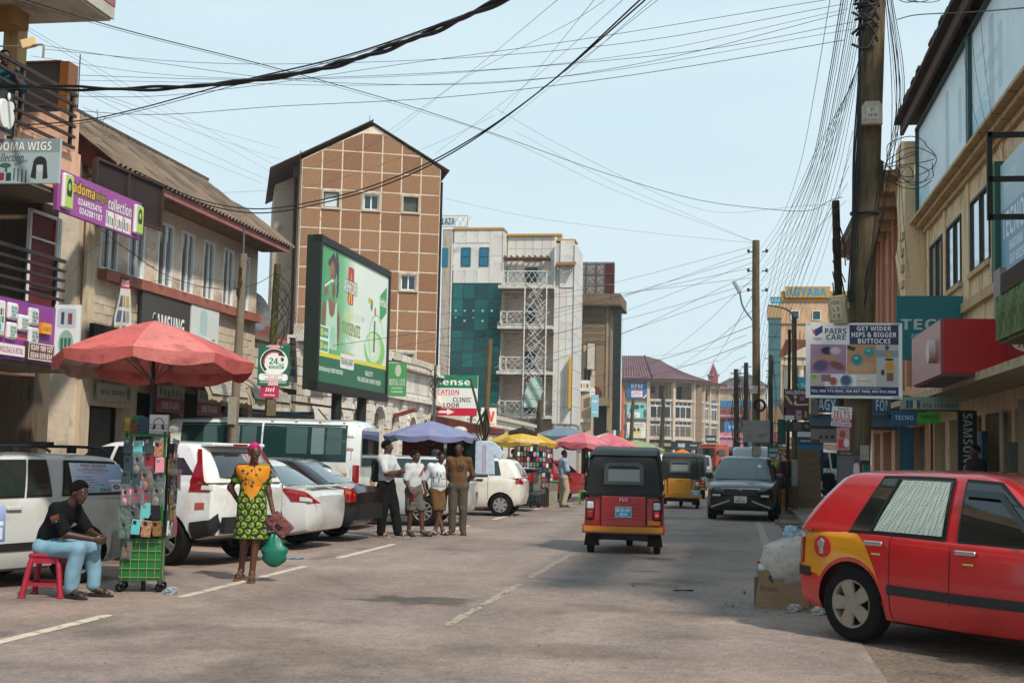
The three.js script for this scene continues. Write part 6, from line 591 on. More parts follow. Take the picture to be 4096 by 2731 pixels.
const mirrorOn=(k,x,s,mat,y)=>{const[a,b,z]=k.sp(x,0.1,s);const mm=RB(k.t,'wing_mirror',mat,a,(y??b)+0.06,z+s*0.1,0.16,0.15,0.2,0.05);return mm;};
const seam=(k,x,va,vb,s,sk=0)=>k.pt('panel_gap',black,x,x+0.009,va,vb,s,0.003,k.t,1,6,sk);
const redLens=m('#8e0d12',0.15,undefined,1,{clearcoat:1,clearcoatRoughness:0.05}),amberLens=m('#c4581a',0.2,undefined,1,{clearcoat:1}),clearLens=m('#c4c8c8',0.12,undefined,1,{clearcoat:1});
// red hatchback with yellow rear wing
{
const red=paint('#b90e15'),yel=paint('#d58c0c');
const k=car({name:'red_hatchback',label:'red hatchback taxi with yellow rear wing nosing in from the right edge',pos:[1.62,0,-12.78],ry:-0.79,paint:red,R:0.325,wb:2.51,track:0.73,arch:1.13,tw:0.205,st:[[-0.76,0.46,0.86,0.5],[-0.72,0.3,0.9,0.68],[-0.6,0.24,0.93,0.8],[-0.3,0.2,0.95,0.85],[0.2,0.19,0.95,0.865],[1.2,0.18,0.93,0.87],[2.1,0.19,0.92,0.865],[2.8,0.22,0.86,0.84],[3.15,0.28,0.76,0.76],[3.3,0.38,0.66,0.6]],cab:{xr0:-0.66,xr1:-0.28,xf0:2.22,xf1:1.35,byr:0.97,byf:0.93,yr:1.47,hw0:0.812,hw1:0.6,cr:0.05,rad:0.15},glass:glassM('#141a19',0.05),wins:[{b:[-0.02,0.96],t:[0.22,0.92],q0:0.06,q1:0.9},{b:[1.1,2.02],t:[1.06,1.36],q0:0.06,q1:0.9}],rim:m('#8f8273',0.7,'dirt',0.3),style:{n:5,w:0.062,h:0.34}});
const{t,pt,P,sp}=k;
for(const s of[1,-1]){
// yellow quarter panel round the wheel arch: strips following the shell
mesh('yellow_wing',gridGeo(18,14,(u,v)=>{const x=lerp(-0.62,0.4,u),vt=7.6,arc=Math.abs(x)<0.39?0.325+Math.sqrt(Math.max(0,0.385**2-x*x))+0.015:0.56;const yb=lin([[-0.76,0.46],[-0.6,0.24],[-0.3,0.2],[0.2,0.19],[1.2,0.18]],x,1),yt=lin([[-0.76,0.86],[-0.6,0.93],[-0.3,0.95],[1.2,0.93]],x,1),lim=x>0.05?lerp(8,3.4,(x-0.05)/0.35):8,y0=(arc-yb)/(yt-yb),inv=(b)=>{for(let i=0;i<10;i++)if(PROF[i+1][1]>=b)return i+(b-PROF[i][1])/(PROF[i+1][1]-PROF[i][1]||1);return 9;},va=Math.min(inv(y0),lim-0.01);return P(x,lerp(va,Math.max(lim,va+0.01),v),s,0.004);}),yel,t);
mesh('fuel_cap',at(cylG(0.095,0.095,0.012,24),0,0,0,PI/2),red,t,[-0.3,0.8,s*0.85]);mesh('skull_badge',ext([[-0.03,0.02],[-0.035,0.05],[0,0.075],[0.035,0.05],[0.03,0.02],[0.018,0],[0.018,-0.05],[-0.018,-0.05],[-0.018,0]],0.012,[],0.006),chrome,t,[-0.3,0.79,s*0.858-(s<0?0.012:0)]);
pt('side_moulding',m('#1c1b1a',0.6),0.42,2.05,3.75,4.25,s,0.014,t,10,3);for(const[x,a,b]of[[0.43,2.2,8],[1.03,1.6,8.2],[2.06,1.6,8]])seam(k,x,a,b,s);
seam(k,0.43,1.6,3.6,s);for(const x of[0.28,1.2]){const h=P(x,6.7,s,0.03),hd=RB(t,'door_handle',chrome,h[0],h[1],h[2],0.2,0.042,0.03,0.018);const hr=P(x,6.1,s,0.004);B(hd,'glow_strip',m('#c9cf4a',0.5),0.01,-0.09,-s*0.02,0.09,0.012,0.006);}
pt('tail_lamp',redLens,-0.75,-0.55,4.9,8.3,s,0.008);pt('bumper_strip',m('#1b1a19',0.7),-0.765,-0.46,4.1,4.7,s,0.014);mirrorOn(k,2.02,s,m('#a03a3c',0.5,'rust',0.2),0.98);
mesh('rain_visor',gridGeo(8,2,(u,v)=>{const x=lerp(1.08,1.75,u),q=lerp(0.8,0.7,v)-(u>0.5?(u-0.5)*1.1:0);return sp(Math.min(x,lerp(1.36,2.02,1-q)),q,s,0.03+0.02*v);}),m('#17191a',0.3),t);
}
// curtain behind the rear door glass, folds with a dotted print
const cm=cv(128,128,'#a9b3a8',(g)=>{for(let i=0;i<90;i++)el(g,'#3d4a44',(i*37)% 128,(i*53+(i % 7)*9)% 128,3.2,2.2,i);});cm.roughness=0.6;
mesh('window_curtain',(()=>{const g=gridGeo(36,8,(u,v)=>{const x=lerp(lerp(0.24,0.42,v),lerp(0.94,0.91,v),u);return sp(x,lerp(0.08,0.88,v),1,0.016+0.003*Math.sin(u*70));});const uv=[];for(let i=0;i<=36;i++)for(let j=0;j<=8;j++)uv.push(i/12,j/4);g.setAttribute('uv',new THREE.Float32BufferAttribute(uv,2));g.userData.own=1;cm.map.wrapS=cm.map.wrapT=THREE.RepeatWrapping;return g;})(),cm,t);
mesh('window_divider',gridGeo(1,3,(u,v)=>sp(lerp(lerp(0.2,0.37,v),lerp(0.225,0.395,v),u),lerp(0.06,0.9,v),1,0.02)),black,t);
RB(t,'roof_spoiler',red,-0.27,1.4,0,0.14,0.03,0.96,0.012);RB(t,'spoiler_wrap',m('#8a7a68',0.9,'cloth',0.2),-0.34,1.415,0.3,0.14,0.05,0.14,0.02);t.scale.setScalar(1.03);
}
// black SUV facing the camera
{
const blk=m('#030708',0.3,undefined,1,{clearcoat:0.5,clearcoatRoughness:0.08});
const k=car({name:'black_suv',label:'black SUV facing the camera by the right kerb with plate AS 505-23',pos:[0.32,0,-38.2],ry:-PI/2-0.06,paint:blk,R:0.35,wb:2.66,track:0.8,tw:0.24,st:[[-0.95,0.5,1.0,0.6],[-0.85,0.32,1.08,0.82],[-0.3,0.24,1.1,0.91],[1,0.22,1.08,0.925],[2.2,0.23,1.06,0.92],[2.95,0.25,1.0,0.9],[3.35,0.26,0.93,0.86],[3.52,0.3,0.86,0.78],[3.6,0.4,0.78,0.62]],cab:{xr0:-0.8,xr1:-0.5,xf0:2.45,xf1:1.55,byr:1.14,byf:1.06,yr:1.67,hw0:0.85,hw1:0.64,cr:0.05},glass:glassM('#0f1c1c',0.04),wins:[{b:[0.1,1.0],t:[0.1,0.95]},{b:[1.1,2.15],t:[1.05,1.6]}],rim:m('#2a2b2c',0.4),steer:0.12});
const{t,pt,P}=k;const f=3.6;
for(const s of[1,-1]){pt('head_lamp',glassM('#4a4c48',0.08),3.05,3.53,6.3,7.9,s,0.012);B(t,'fog_strip',m('#c9ccca',0.3),f-0.01,0.66,s*0.62,0.06,0.05,0.2);B(t,'lower_trim',m('#9a9b98',0.35),f-0.01,0.44,s*0.52,0.05,0.04,0.5,s*0.35);B(t,'side_intake',black,f-0.08,0.46,s*0.68,0.1,0.2,0.22);mirrorOn(k,2.1,s,blk,1.1);}
RB(t,'grille',m('#0b0c0c',0.3),f+0.01,0.74,0,0.06,0.2,0.86,0.03);for(let i=0;i<3;i++)B(t,'grille_bar',m('#2b2e2e',0.3),f+0.045,0.68+i*0.05,0,0.01,0.014,0.8);B(t,'chrome_bar',chrome,f+0.03,0.84,0,0.04,0.03,1.0);mesh('badge',bars([[0.03,0,0,0.014,0.1,0.008],[-0.03,0,0,0.014,0.1,0.008],[0,0,0,0.06,0.018,0.008]]),chrome,t,[f+0.06,0.82,0],[0,PI/2,0]);B(t,'lower_grille',black,f-0.02,0.46,0,0.06,0.13,0.9);
panel(t,'number_plate',f+0.06,0.56,0,0.32,0.17,0.015,cv(96,52,'#d6d3cc',(g)=>{tx(g,'AS',30,6,26,16,'#2a2a28');tx(g,'505-23',10,28,72,18,'#2a2a28');rc(g,'#b05a3a',62,8,18,4);}),'#ccc',PI/2);mesh('windscreen_sticker',gridGeo(1,1,(u,v)=>k.fp(lerp(-0.62,-0.5,u),lerp(0.62,0.72,v),0.016)),m('#c9d6da',0.5),t);
}
// silver estate with air-conditioning adverts
{
const sil=paint('#c6c8c6');
const k=car({name:'silver_estate',label:'silver estate car plastered with air conditioning adverts behind the seated man',pos:[-8.22,0,-14.55],ry:-2.02,paint:sil,R:0.32,wb:2.6,track:0.73,st:[[-0.95,0.45,0.88,0.6],[-0.88,0.3,0.96,0.76],[-0.5,0.22,1.0,0.84],[0.4,0.19,1.0,0.86],[1.5,0.18,0.97,0.865],[2.5,0.19,0.94,0.86],[3.2,0.24,0.82,0.8],[3.5,0.36,0.7,0.6]],cab:{xr0:-0.85,xr1:-0.6,xf0:2.4,xf1:1.6,byr:1.02,byf:0.96,yr:1.47,hw0:0.81,hw1:0.63,cr:0.04},glass:glassM('#26302c',0.05),wins:[{b:[-0.66,0.26],t:[-0.52,0.16]},{b:[0.42,0.72],t:[0.42,0.62]},{b:[0.78,1.32],t:[0.68,1.28]},{b:[1.4,2.25],t:[1.38,1.62]}],style:{n:5,w:0.05,h:0.28}});
const{t,pt,sp}=k,ad=cv(384,288,'#b7c6dd',(g)=>{const gr=g.createLinearGradient(0,0,384,288);gr.addColorStop(0,'#dfe6ee');gr.addColorStop(0.6,'#a9bcdc');gr.addColorStop(1,'#5a78b8');g.fillStyle=gr;g.fillRect(0,0,384,288);tx(g,'KING GEORGE',84,10,190,22,'#3a3026');tx(g,'AIR CONDITION',104,38,152,16,'#c2303a');g.strokeStyle='#555';g.strokeRect(56,60,232,18);tx(g,'Tel: 0591601289,0202874639',60,62,224,13,'#3a3a3a');tx(g,'Loc: Kwadaso Nsuom',88,84,172,13,'#c2407a');['Servicing','Installation','AC Pipe Laying','Wiring and Servicing','Gas Filling','Maintenance'].forEach((s,i)=>{tx(g,s,40,128+i*26,30+s.length*8,16,'#33374a');el(g,'#c2303a',28,136+i*26,4,4);});rc(g,'#dfe3e6',270,160,100,26);rc(g,'#d3d8dc',286,200,80,76);el(g,'#6a7078',322,238,28,28);el(g,'#aab0b6',322,238,8,8);['#3f9a6a','#2f8a4a','#c9602a'].forEach((c,i)=>rrc(g,c,200+i*26,246,20,34,5));});
for(const s of[1,-1]){const tex=(xa,xb,f,nm)=>{const gg=gridGeo(6,4,(u,v)=>f(s<0?lerp(xb,xa,u):lerp(xa,xb,u),v));const uv=[];for(let i=0;i<=6;i++)for(let j=0;j<=4;j++)uv.push(i/6,j/4);gg.setAttribute('uv',new THREE.Float32BufferAttribute(uv,2));gg.userData.own=1;mesh(nm,gg,ad,t);};if(s<0){tex(-0.6,0.12,(x,v)=>sp(x,lerp(0.14,0.84,v),s,0.017),'window_advert');tex(1.02,1.72,(x,v)=>k.P(x,lerp(4.2,7.2,v),s,0.008),'door_advert');}
pt('side_moulding',m('#1d1e1e',0.6),0.42,2.2,3.5,4.0,s,0.012,t,8,2);for(const x of[0.38,1.36,2.3])seam(k,x,1.6,8.2,s);for(const x of[0.92,1.7]){const h=k.P(x,6.6,s,0.025);RB(t,'door_handle',sil,...h,0.19,0.05,0.03,0.015);}const rl=tube(t,'roof_rail',black,[[-0.5,1.5,s*0.56],[-0.4,1.55,s*0.56],[0.5,1.57,s*0.57],[1.3,1.55,s*0.56],[1.5,1.5,s*0.55]],0.02,6);for(const x of[0.0,0.95])B(rl,'rail_foot',black,x,1.53,s*0.56,0.1,0.07,0.05);pt('tail_lamp',redLens,-0.94,-0.72,5,8,s,0.008);pt('bumper',m('#8d8f8e',0.5),-0.96,-0.42,2.2,4.4,s,0.02);}
B(t,'rack_bar',black,0.3,1.6,0,0.06,0.05,1.2);
}
// white SUV, silver saloon, maroon saloon, silver estate, white hatchback: backed towards the street
{
const wht=paint('#e4e6e8');let k=car({name:'white_suv',label:'white SUV with tall red tail lamp parked behind the phone case trolley',pos:[-7.38,0,-17.6],ry:PI-0.28,paint:wht,R:0.345,wb:2.62,track:0.79,tw:0.225,st:[[-0.78,0.62,1.06,0.66],[-0.71,0.42,1.12,0.82],[-0.35,0.34,1.14,0.9],[0.6,0.3,1.12,0.915],[2,0.28,1.08,0.91],[3,0.3,0.98,0.86],[3.4,0.4,0.86,0.7]],cab:{xr0:-0.72,xr1:-0.32,xf0:2.4,xf1:1.4,byr:1.16,byf:1.06,yr:1.66,hw0:0.85,hw1:0.64,cr:0.05,rad:0.2},glass:glassM('#1a1f20',0.05),wins:[{b:[-0.4,0.18],t:[-0.14,0.14],q0:0.24,q1:0.62},{b:[0.3,1.1],t:[0.28,1.05]},{b:[1.2,2.1],t:[1.15,1.5]}]});
for(const s of[1,-1]){mesh('tail_lamp',gridGeo(4,10,(u,v)=>{const q=lerp(-0.16,0.9,v),x0=lerp(-0.55,-0.3,v),w=lerp(0.3,0.08,Math.min(1,v*1.4)),x=x0-0.14+u*w;if(q<0.05)return k.P(x,lerp(6.3,8.6,(q+0.16)/0.21),s,0.012);return k.sp(x+0.02,q,s,0.012);}),redLens,k.t);k.pt('reverse_lens',clearLens,-0.72,-0.56,6.6,7.6,s,0.014);k.pt('lower_cladding',m('#1e1f1f',0.7,'dirt',0.5),-0.76,-0.42,1.6,3.6,s,0.014);k.pt('hazard_sticker',m('#b04a42',0.6),-0.62,-0.49,4.6,5.2,s,0.008);seam(k,0.22,1.8,8.2,s);seam(k,1.14,1.6,8.2,s);}RB(k.t,'roof_spoiler',wht,-0.42,1.64,0,0.22,0.05,1.16,0.02);B(k.t,'high_brake_lamp',redLens,-0.54,1.64,0,0.02,0.03,0.3);mesh('rear_sticker',gridGeo(2,2,(u,v)=>k.rp(lerp(0.05,0.7,u),lerp(0.3,0.8,v),0.018)),m('#b9b0b4',0.6,'rust',0.2),k.t);B(k.t,'rear_bumper',m('#1e1f1f',0.7),-0.79,0.56,0,0.08,0.22,1.3);panel(k.t,'number_plate',-0.81,0.9,0,0.4,0.12,0.01,m('#c9c7be',0.6),'#bbb',-PI/2);
const saloon=(name,label,pos,pm,o={})=>{const k=car({name,label,pos,ry:PI+(o.yaw??0),paint:pm,R:0.315,wb:2.62,track:0.73,st:[[-0.9,0.48,0.86,0.6],[-0.85,0.32,0.95,0.77],[-0.5,0.24,1.0,0.85],[0.2,0.2,1.0,0.87],[1.4,0.19,0.97,0.875],[2.5,0.2,0.93,0.86],[3.2,0.25,0.82,0.8],[3.5,0.36,0.7,0.6]],cab:{xr0:-0.42,xr1:0.28,xf0:2.4,xf1:1.55,byr:1.0,byf:0.96,yr:1.43,hw0:0.79,hw1:0.58,cr:0.05,rad:0.14,rw:0.8},glass:glassM('#1c2423',0.05),wins:[{b:[0.08,1.02],t:[0.42,0.98]},{b:[1.12,2.15],t:[1.06,1.55]}],rim:o.rim});for(const s of[1,-1]){o.lamp(k,s);for(const x of[0.5,1.06,2.2])seam(k,x,1.8,8,s);}return k;};
k=saloon('silver_saloon','silver saloon with swept red tail lamp half hidden by the walking woman',[-7.42,0,-20.7],paint('#d2d4d5'),{yaw:-0.1,lamp:(k,s)=>{k.pt('tail_lamp',redLens,-0.89,-0.48,5.6,7.9,s,0.012,k.t,8,4,0.22);k.pt('reverse_lens',clearLens,-0.88,-0.72,5.7,6.3,s,0.016);}});RB(k.t,'boot_lip',paint('#d2d4d5'),-0.79,1.02,0,0.16,0.03,1.2,0.012);
k=saloon('maroon_saloon','dark maroon saloon with black bumper and boxy tail lamps beside the white van',[-7.42,0,-22.9],paint('#1f1016'),{yaw:-0.06,rim:m('#77797a',0.5),lamp:(k,s)=>{k.pt('tail_lamp',redLens,-0.89,-0.66,5,7.9,s,0.012);k.pt('amber_lens',amberLens,-0.88,-0.67,6.2,6.9,s,0.016);k.pt('bumper',m('#141414',0.7),-0.92,-0.4,1.8,4.3,s,0.022);}});B(k.t,'rear_bumper',m('#141414',0.7),-0.92,0.52,0,0.08,0.26,1.2);tube(k.t,'aerial',steel,[[-0.7,1.02,0.6],[-0.78,1.35,0.6]],0.006,4);
k=car({name:'silver_wagon',label:'silver-grey wagon with black roof box behind the standing young men',pos:[-6.75,0,-28.6],ry:PI+0.05,paint:paint('#b9bfc1'),R:0.33,wb:2.7,track:0.75,st:[[-1.0,0.5,0.95,0.6],[-0.9,0.32,1.02,0.8],[-0.4,0.24,1.04,0.88],[0.6,0.21,1.04,0.9],[2,0.2,1,0.9],[3,0.24,0.92,0.84],[3.5,0.36,0.76,0.62]],cab:{xr0:-0.95,xr1:-0.45,xf0:2.5,xf1:1.6,byr:1.06,byf:1.0,yr:1.5,hw0:0.83,hw1:0.62},glass:glassM('#1a2221',0.05),wins:[{b:[-0.6,0.1],t:[-0.25,0.08]},{b:[0.22,1.1],t:[0.2,1.06]},{b:[1.2,2.2],t:[1.16,1.6]}],style:{n:10,w:0.02,h:0.2}});for(const s of[1,-1]){k.pt('tail_lamp',redLens,-0.98,-0.7,6,8,s,0.012);seam(k,1.14,1.8,8,s);}RB(k.t,'roof_pod',m('#1f2222',0.5),-0.05,1.58,0.35,0.22,0.2,0.22,0.08);
k=car({name:'white_hatchback',label:'small cream-white hatchback between the brown-shirted man and the yellow umbrella stall',pos:[-6.0,0,-34.0],ry:PI+0.02,paint:paint('#e2ddd4'),R:0.29,wb:2.38,track:0.7,tw:0.18,st:[[-0.56,0.5,0.9,0.55],[-0.5,0.3,0.98,0.72],[-0.2,0.22,1.0,0.79],[0.8,0.19,0.98,0.8],[1.9,0.2,0.94,0.79],[2.6,0.26,0.84,0.72],[2.95,0.38,0.7,0.55]],cab:{xr0:-0.5,xr1:-0.2,xf0:2.2,xf1:1.3,byr:1.02,byf:0.94,yr:1.47,hw0:0.75,hw1:0.56},glass:glassM('#1a2220',0.05),wins:[{b:[0.02,0.3],t:[0.12,0.3],q0:0.2},{b:[0.36,1.05],t:[0.36,1.0]},{b:[1.12,2.0],t:[1.08,1.35]}],style:{n:7,w:0.04,h:0.3},rim:m('#9a9c9d',0.4,'grime',0.5)});for(const s of[1,-1]){k.pt('tail_lamp',redLens,-0.56,-0.38,6,8.6,s,0.012);const h=k.P(0.55,7,s,0.02);RB(k.t,'door_handle',black,...h,0.18,0.04,0.03,0.012);seam(k,0.33,1.8,8,s);seam(k,1.08,1.8,8,s);}
k=car({name:'dark_pickup',label:'dark pickup bed and tailgate showing behind the white hatchback',cat:'pickup',pos:[-6.75,0,-37.0],ry:PI,paint:paint('#2a2d2e'),R:0.38,wb:3.0,track:0.78,st:[[-1.15,0.6,1.12,0.74],[-1.1,0.5,1.14,0.84],[0.4,0.42,1.14,0.88],[2,0.4,1.14,0.88],[3.2,0.42,1.1,0.86],[3.9,0.5,0.95,0.7]],cab:{xr0:0.9,xr1:1.0,xf0:3.0,xf1:2.3,byr:1.14,byf:1.12,yr:1.75,hw0:0.82,hw1:0.66},wins:[{b:[1.1,1.9],t:[1.12,1.85]},{b:[2.0,2.8],t:[1.95,2.3]}]});for(const s of[1,-1])k.pt('tail_lamp',redLens,-1.15,-1.0,4.5,7.6,s,0.012);RB(k.t,'bed_rail',black,-0.1,1.17,0,2.1,0.05,1.78,0.02);B(k.t,'step_bumper',steel,-1.2,0.55,0,0.14,0.14,1.5);
k=car({name:'red_car',label:'red car partly hidden behind the man in the pale blue shirt',pos:[-6.25,0,-45.2],ry:PI-0.35,paint:paint('#98141a'),R:0.31,wb:2.5,track:0.72,st:[[-0.9,0.48,0.9,0.56],[-0.8,0.3,0.98,0.76],[0.2,0.2,1.0,0.84],[1.4,0.19,0.96,0.85],[2.6,0.22,0.88,0.82],[3.2,0.36,0.72,0.6]],cab:{xr0:-0.6,xr1:-0.1,xf0:2.2,xf1:1.4,byr:1.0,byf:0.95,yr:1.42,hw0:0.78,hw1:0.58},wins:[{b:[0.1,1.0],t:[0.25,0.95]},{b:[1.1,2.0],t:[1.05,1.4]}]});
k=car({name:'white_pickup',label:'white double-cab pickup parked behind the cardboard boxes',cat:'pickup',pos:[1.2,0.2,-47.2],ry:0.1,paint:paint('#d6d8d8'),R:0.36,wb:3.0,track:0.78,st:[[-1.15,0.6,1.12,0.74],[-1.1,0.5,1.14,0.84],[0.4,0.42,1.14,0.88],[2,0.4,1.14,0.88],[3.2,0.42,1.1,0.86],[3.9,0.5,0.95,0.7]],cab:{xr0:0.9,xr1:1.05,xf0:3.0,xf1:2.3,byr:1.14,byf:1.12,yr:1.75,hw0:0.82,hw1:0.66},glass:glassM('#1d2826'),wins:[{b:[1.1,1.9],t:[1.15,1.85]},{b:[2.0,2.8],t:[1.95,2.3]}]});
k=car({name:'white_panel_van',label:'white van side seen behind the warning sign and black SUV',cat:'van',pos:[0.75,0.2,-52],ry:0.0,paint:paint('#aeb0b0'),R:0.33,wb:2.8,track:0.75,prof:[[0,0],[0.85,0],[0.96,0.05],[1,0.2],[1,0.5],[0.985,0.75],[0.95,0.93],[0.85,0.99],[0.5,1],[0,1.01]],st:[[-0.9,0.4,1.8,0.8],[-0.8,0.3,1.88,0.85],[1,0.26,1.9,0.86],[2.6,0.26,1.88,0.85],[3.2,0.3,1.1,0.82],[3.5,0.4,0.85,0.7]],wins:[]});
// white minibus
const vw=paint('#e0e4e5'),vp=[[0,0],[0.86,0],[0.96,0.04],[0.99,0.15],[1,0.35],[0.99,0.55],[0.955,0.8],[0.91,0.93],[0.83,0.985],[0.45,1.01],[0,1.015]];
k=car({name:'white_minibus',label:'long white minibus with tinted side windows parked behind the saloons',cat:'minibus',pos:[-8.5,0,-26.3],ry:PI+0.05,paint:vw,R:0.34,wb:3.3,track:0.82,prof:vp,st:[[-0.98,0.45,2.06,0.88],[-0.93,0.36,2.16,0.96],[-0.7,0.3,2.2,1.0],[1.5,0.28,2.22,1.0],[3.0,0.28,2.2,1.0],[3.6,0.3,1.7,0.98],[4.2,0.34,1.2,0.92],[4.4,0.42,1.0,0.75]],wins:[]});
for(const s of[1,-1]){const tint=glassM('#1d3a3a',0.05),pale=m('#71878a',0.12),gp=m('#4a6262',0.1);for(const[a,b]of[[-0.72,1.02],[1.06,2.75]]){const w=k.pt('side_glass',tint,a,b,5.05,7.35,s,0.008,k.t,10,5);const L=b-a;for(const[f0,f1,mm]of[[0.06,0.24,gp],[0.27,0.42,pale],[0.47,0.72,gp]])k.pt('see_through_patch',mm,a+L*f0,a+L*f1,5.35,6.9,s,0.014,w,4,4);}k.pt('tail_lamp',redLens,-0.975,-0.86,3.3,4.9,s,0.012);k.pt('amber_reflector',m('#c98a1f',0.5),-0.75,-0.45,4.35,4.48,s,0.008);k.pt('bumper',m('#6d7070',0.6),-0.99,-0.3,1.8,3.1,s,0.02);for(const x of[-0.82,1.04,2.8])seam(k,x,2,8.6,s);for(let i=0;i<4;i++)k.pt('tape_patch',m('#b58a7a',0.8,'rust',0.3),-0.66+i*0.5,-0.6+i*0.5,7.6,7.85,s,0.006);k.pt('roof_band',m('#a9acac',0.5),-0.95,2.9,7.9,8.05,s,0.008);k.pt('rear_tape',m('#b58a7a',0.8),-0.86,-0.72,6.2,6.3,s,0.012);k.pt('rear_tape',m('#b58a7a',0.8),-0.86,-0.72,5.55,5.65,s,0.012);}  // lighter patches painted on opaque side glass for light showing through
B(k.t,'rear_window',glassM('#1a2a2a'),-0.985,1.65,0,0.02,0.72,1.5);B(k.t,'rear_bumper',m('#6d7070',0.6),-1.03,0.46,0,0.14,0.2,1.7);panel(k.t,'number_plate',-0.995,0.98,0.3,0.36,0.24,0.01,m('#b58a2a',0.6),'#b58a2a',-PI/2);B(k.t,'yellow_strip',m('#c98a1f',0.5),-0.995,0.74,0,0.02,0.07,1.6);tube(k.t,'tow_hook',steel,[[-1.0,0.34,0.2],[-1.2,0.34,0.2],[-1.22,0.42,0.2]],0.025);
// far traffic
k=car({name:'far_minibus',label:'white minibus coming down the far end of the street',cat:'minibus',pos:[-3.6,0,-128],ry:-PI/2-0.35,paint:vw,R:0.34,wb:2.6,track:0.75,prof:vp,st:[[-0.95,0.45,1.9,0.8],[-0.7,0.3,2.0,0.88],[1.6,0.28,2.0,0.88],[2.5,0.28,1.9,0.86],[3.0,0.3,1.2,0.84],[3.3,0.4,0.9,0.7]],wins:[]});for(const s of[1,-1])for(let i=0;i<4;i++)k.pt('side_window',glassM('#22302f'),-0.6+i*0.72,0+i*0.72,5.1,7.2,s,0.01);mesh('windscreen',gridGeo(6,3,(u,v)=>[lerp(2.98,2.62,v),lerp(1.22,1.82,v),lerp(-0.72,0.72,u)]),glassM('#22302f'),k.t);for(const s of[1,-1])RB(k.t,'head_lamp',clearLens,3.25,0.85,s*0.6,0.1,0.14,0.2,0.03);
k=car({name:'far_white_car',label:'pale off-roader just behind the third tricycle',pos:[-2.4,0,-88],ry:-PI/2,paint:paint('#8d918f'),R:0.36,wb:2.6,track:0.76,st:[[-0.95,0.5,1.05,0.7],[-0.8,0.4,1.1,0.84],[1,0.36,1.1,0.86],[2.8,0.36,1.06,0.84],[3.3,0.45,0.95,0.72]],cab:{xr0:-0.8,xr1:-0.65,xf0:2.1,xf1:1.6,byr:1.1,byf:1.1,yr:1.8,hw0:0.8,hw1:0.68},wins:[]});
k=car({name:'far_taxi_van',label:'small white and orange van left of the orange far umbrella',cat:'van',pos:[-6.9,0,-112],ry:-PI/2+0.5,paint:paint('#b9bcbb'),R:0.33,wb:2.5,track:0.75,prof:vp,st:[[-0.9,0.45,1.85,0.78],[-0.7,0.3,1.95,0.84],[1.8,0.28,1.95,0.84],[2.7,0.3,1.2,0.82],[3.0,0.4,0.9,0.7]],wins:[]});for(const s of[1,-1]){k.pt('orange_band',m('#c4602a',0.5),-0.8,2.2,7.3,8,s,0.01);k.pt('side_window',glassM('#22302f'),-0.5,1.9,5.3,7,s,0.01);}
// orange tipper truck
const tr=thing('orange_truck','orange flat-nosed truck with dark tipper body at the far bend','truck',[-1.2,0,-116],-PI/2-0.75);const og=paint('#a83c1e');RB(tr,'cab',og,1.2,1.75,0,1.7,1.75,2.2,0.12);RB(tr,'cab_roof',og,1.15,2.7,0,1.6,0.3,2.1,0.1);for(const s of[1,-1]){RB(tr,'side_window',glassM('#2a2f2e'),1.3,2.1,s*1.09,0.85,0.6,0.06,0.03);B(tr,'door_gap',black,0.75,1.6,s*1.1,0.02,1.3,0.02);for(const x of[1.4,-1.4,-2.6])wheelT(tr,x,0.5,s*0.95,0.5,0.3,s,{n:6,w:0.05,h:0.4},m('#5a5048',0.7));RB(tr,'mirror',black,2.0,2.1,s*1.3,0.08,0.4,0.2,0.03);}RB(tr,'windscreen',glassM('#2a2f2e'),2.04,2.1,0,0.06,0.75,1.9,0.04);B(tr,'bumper',m('#3a2a24',0.7),2.05,0.7,0,0.16,0.4,2.2);B(tr,'tipper_body',m('#2f3a36',0.8,'rust',1.5),-1.8,1.6,0,3.8,1.1,2.3);B(tr,'chassis',black,-0.6,0.8,0,5,0.25,0.9);
}
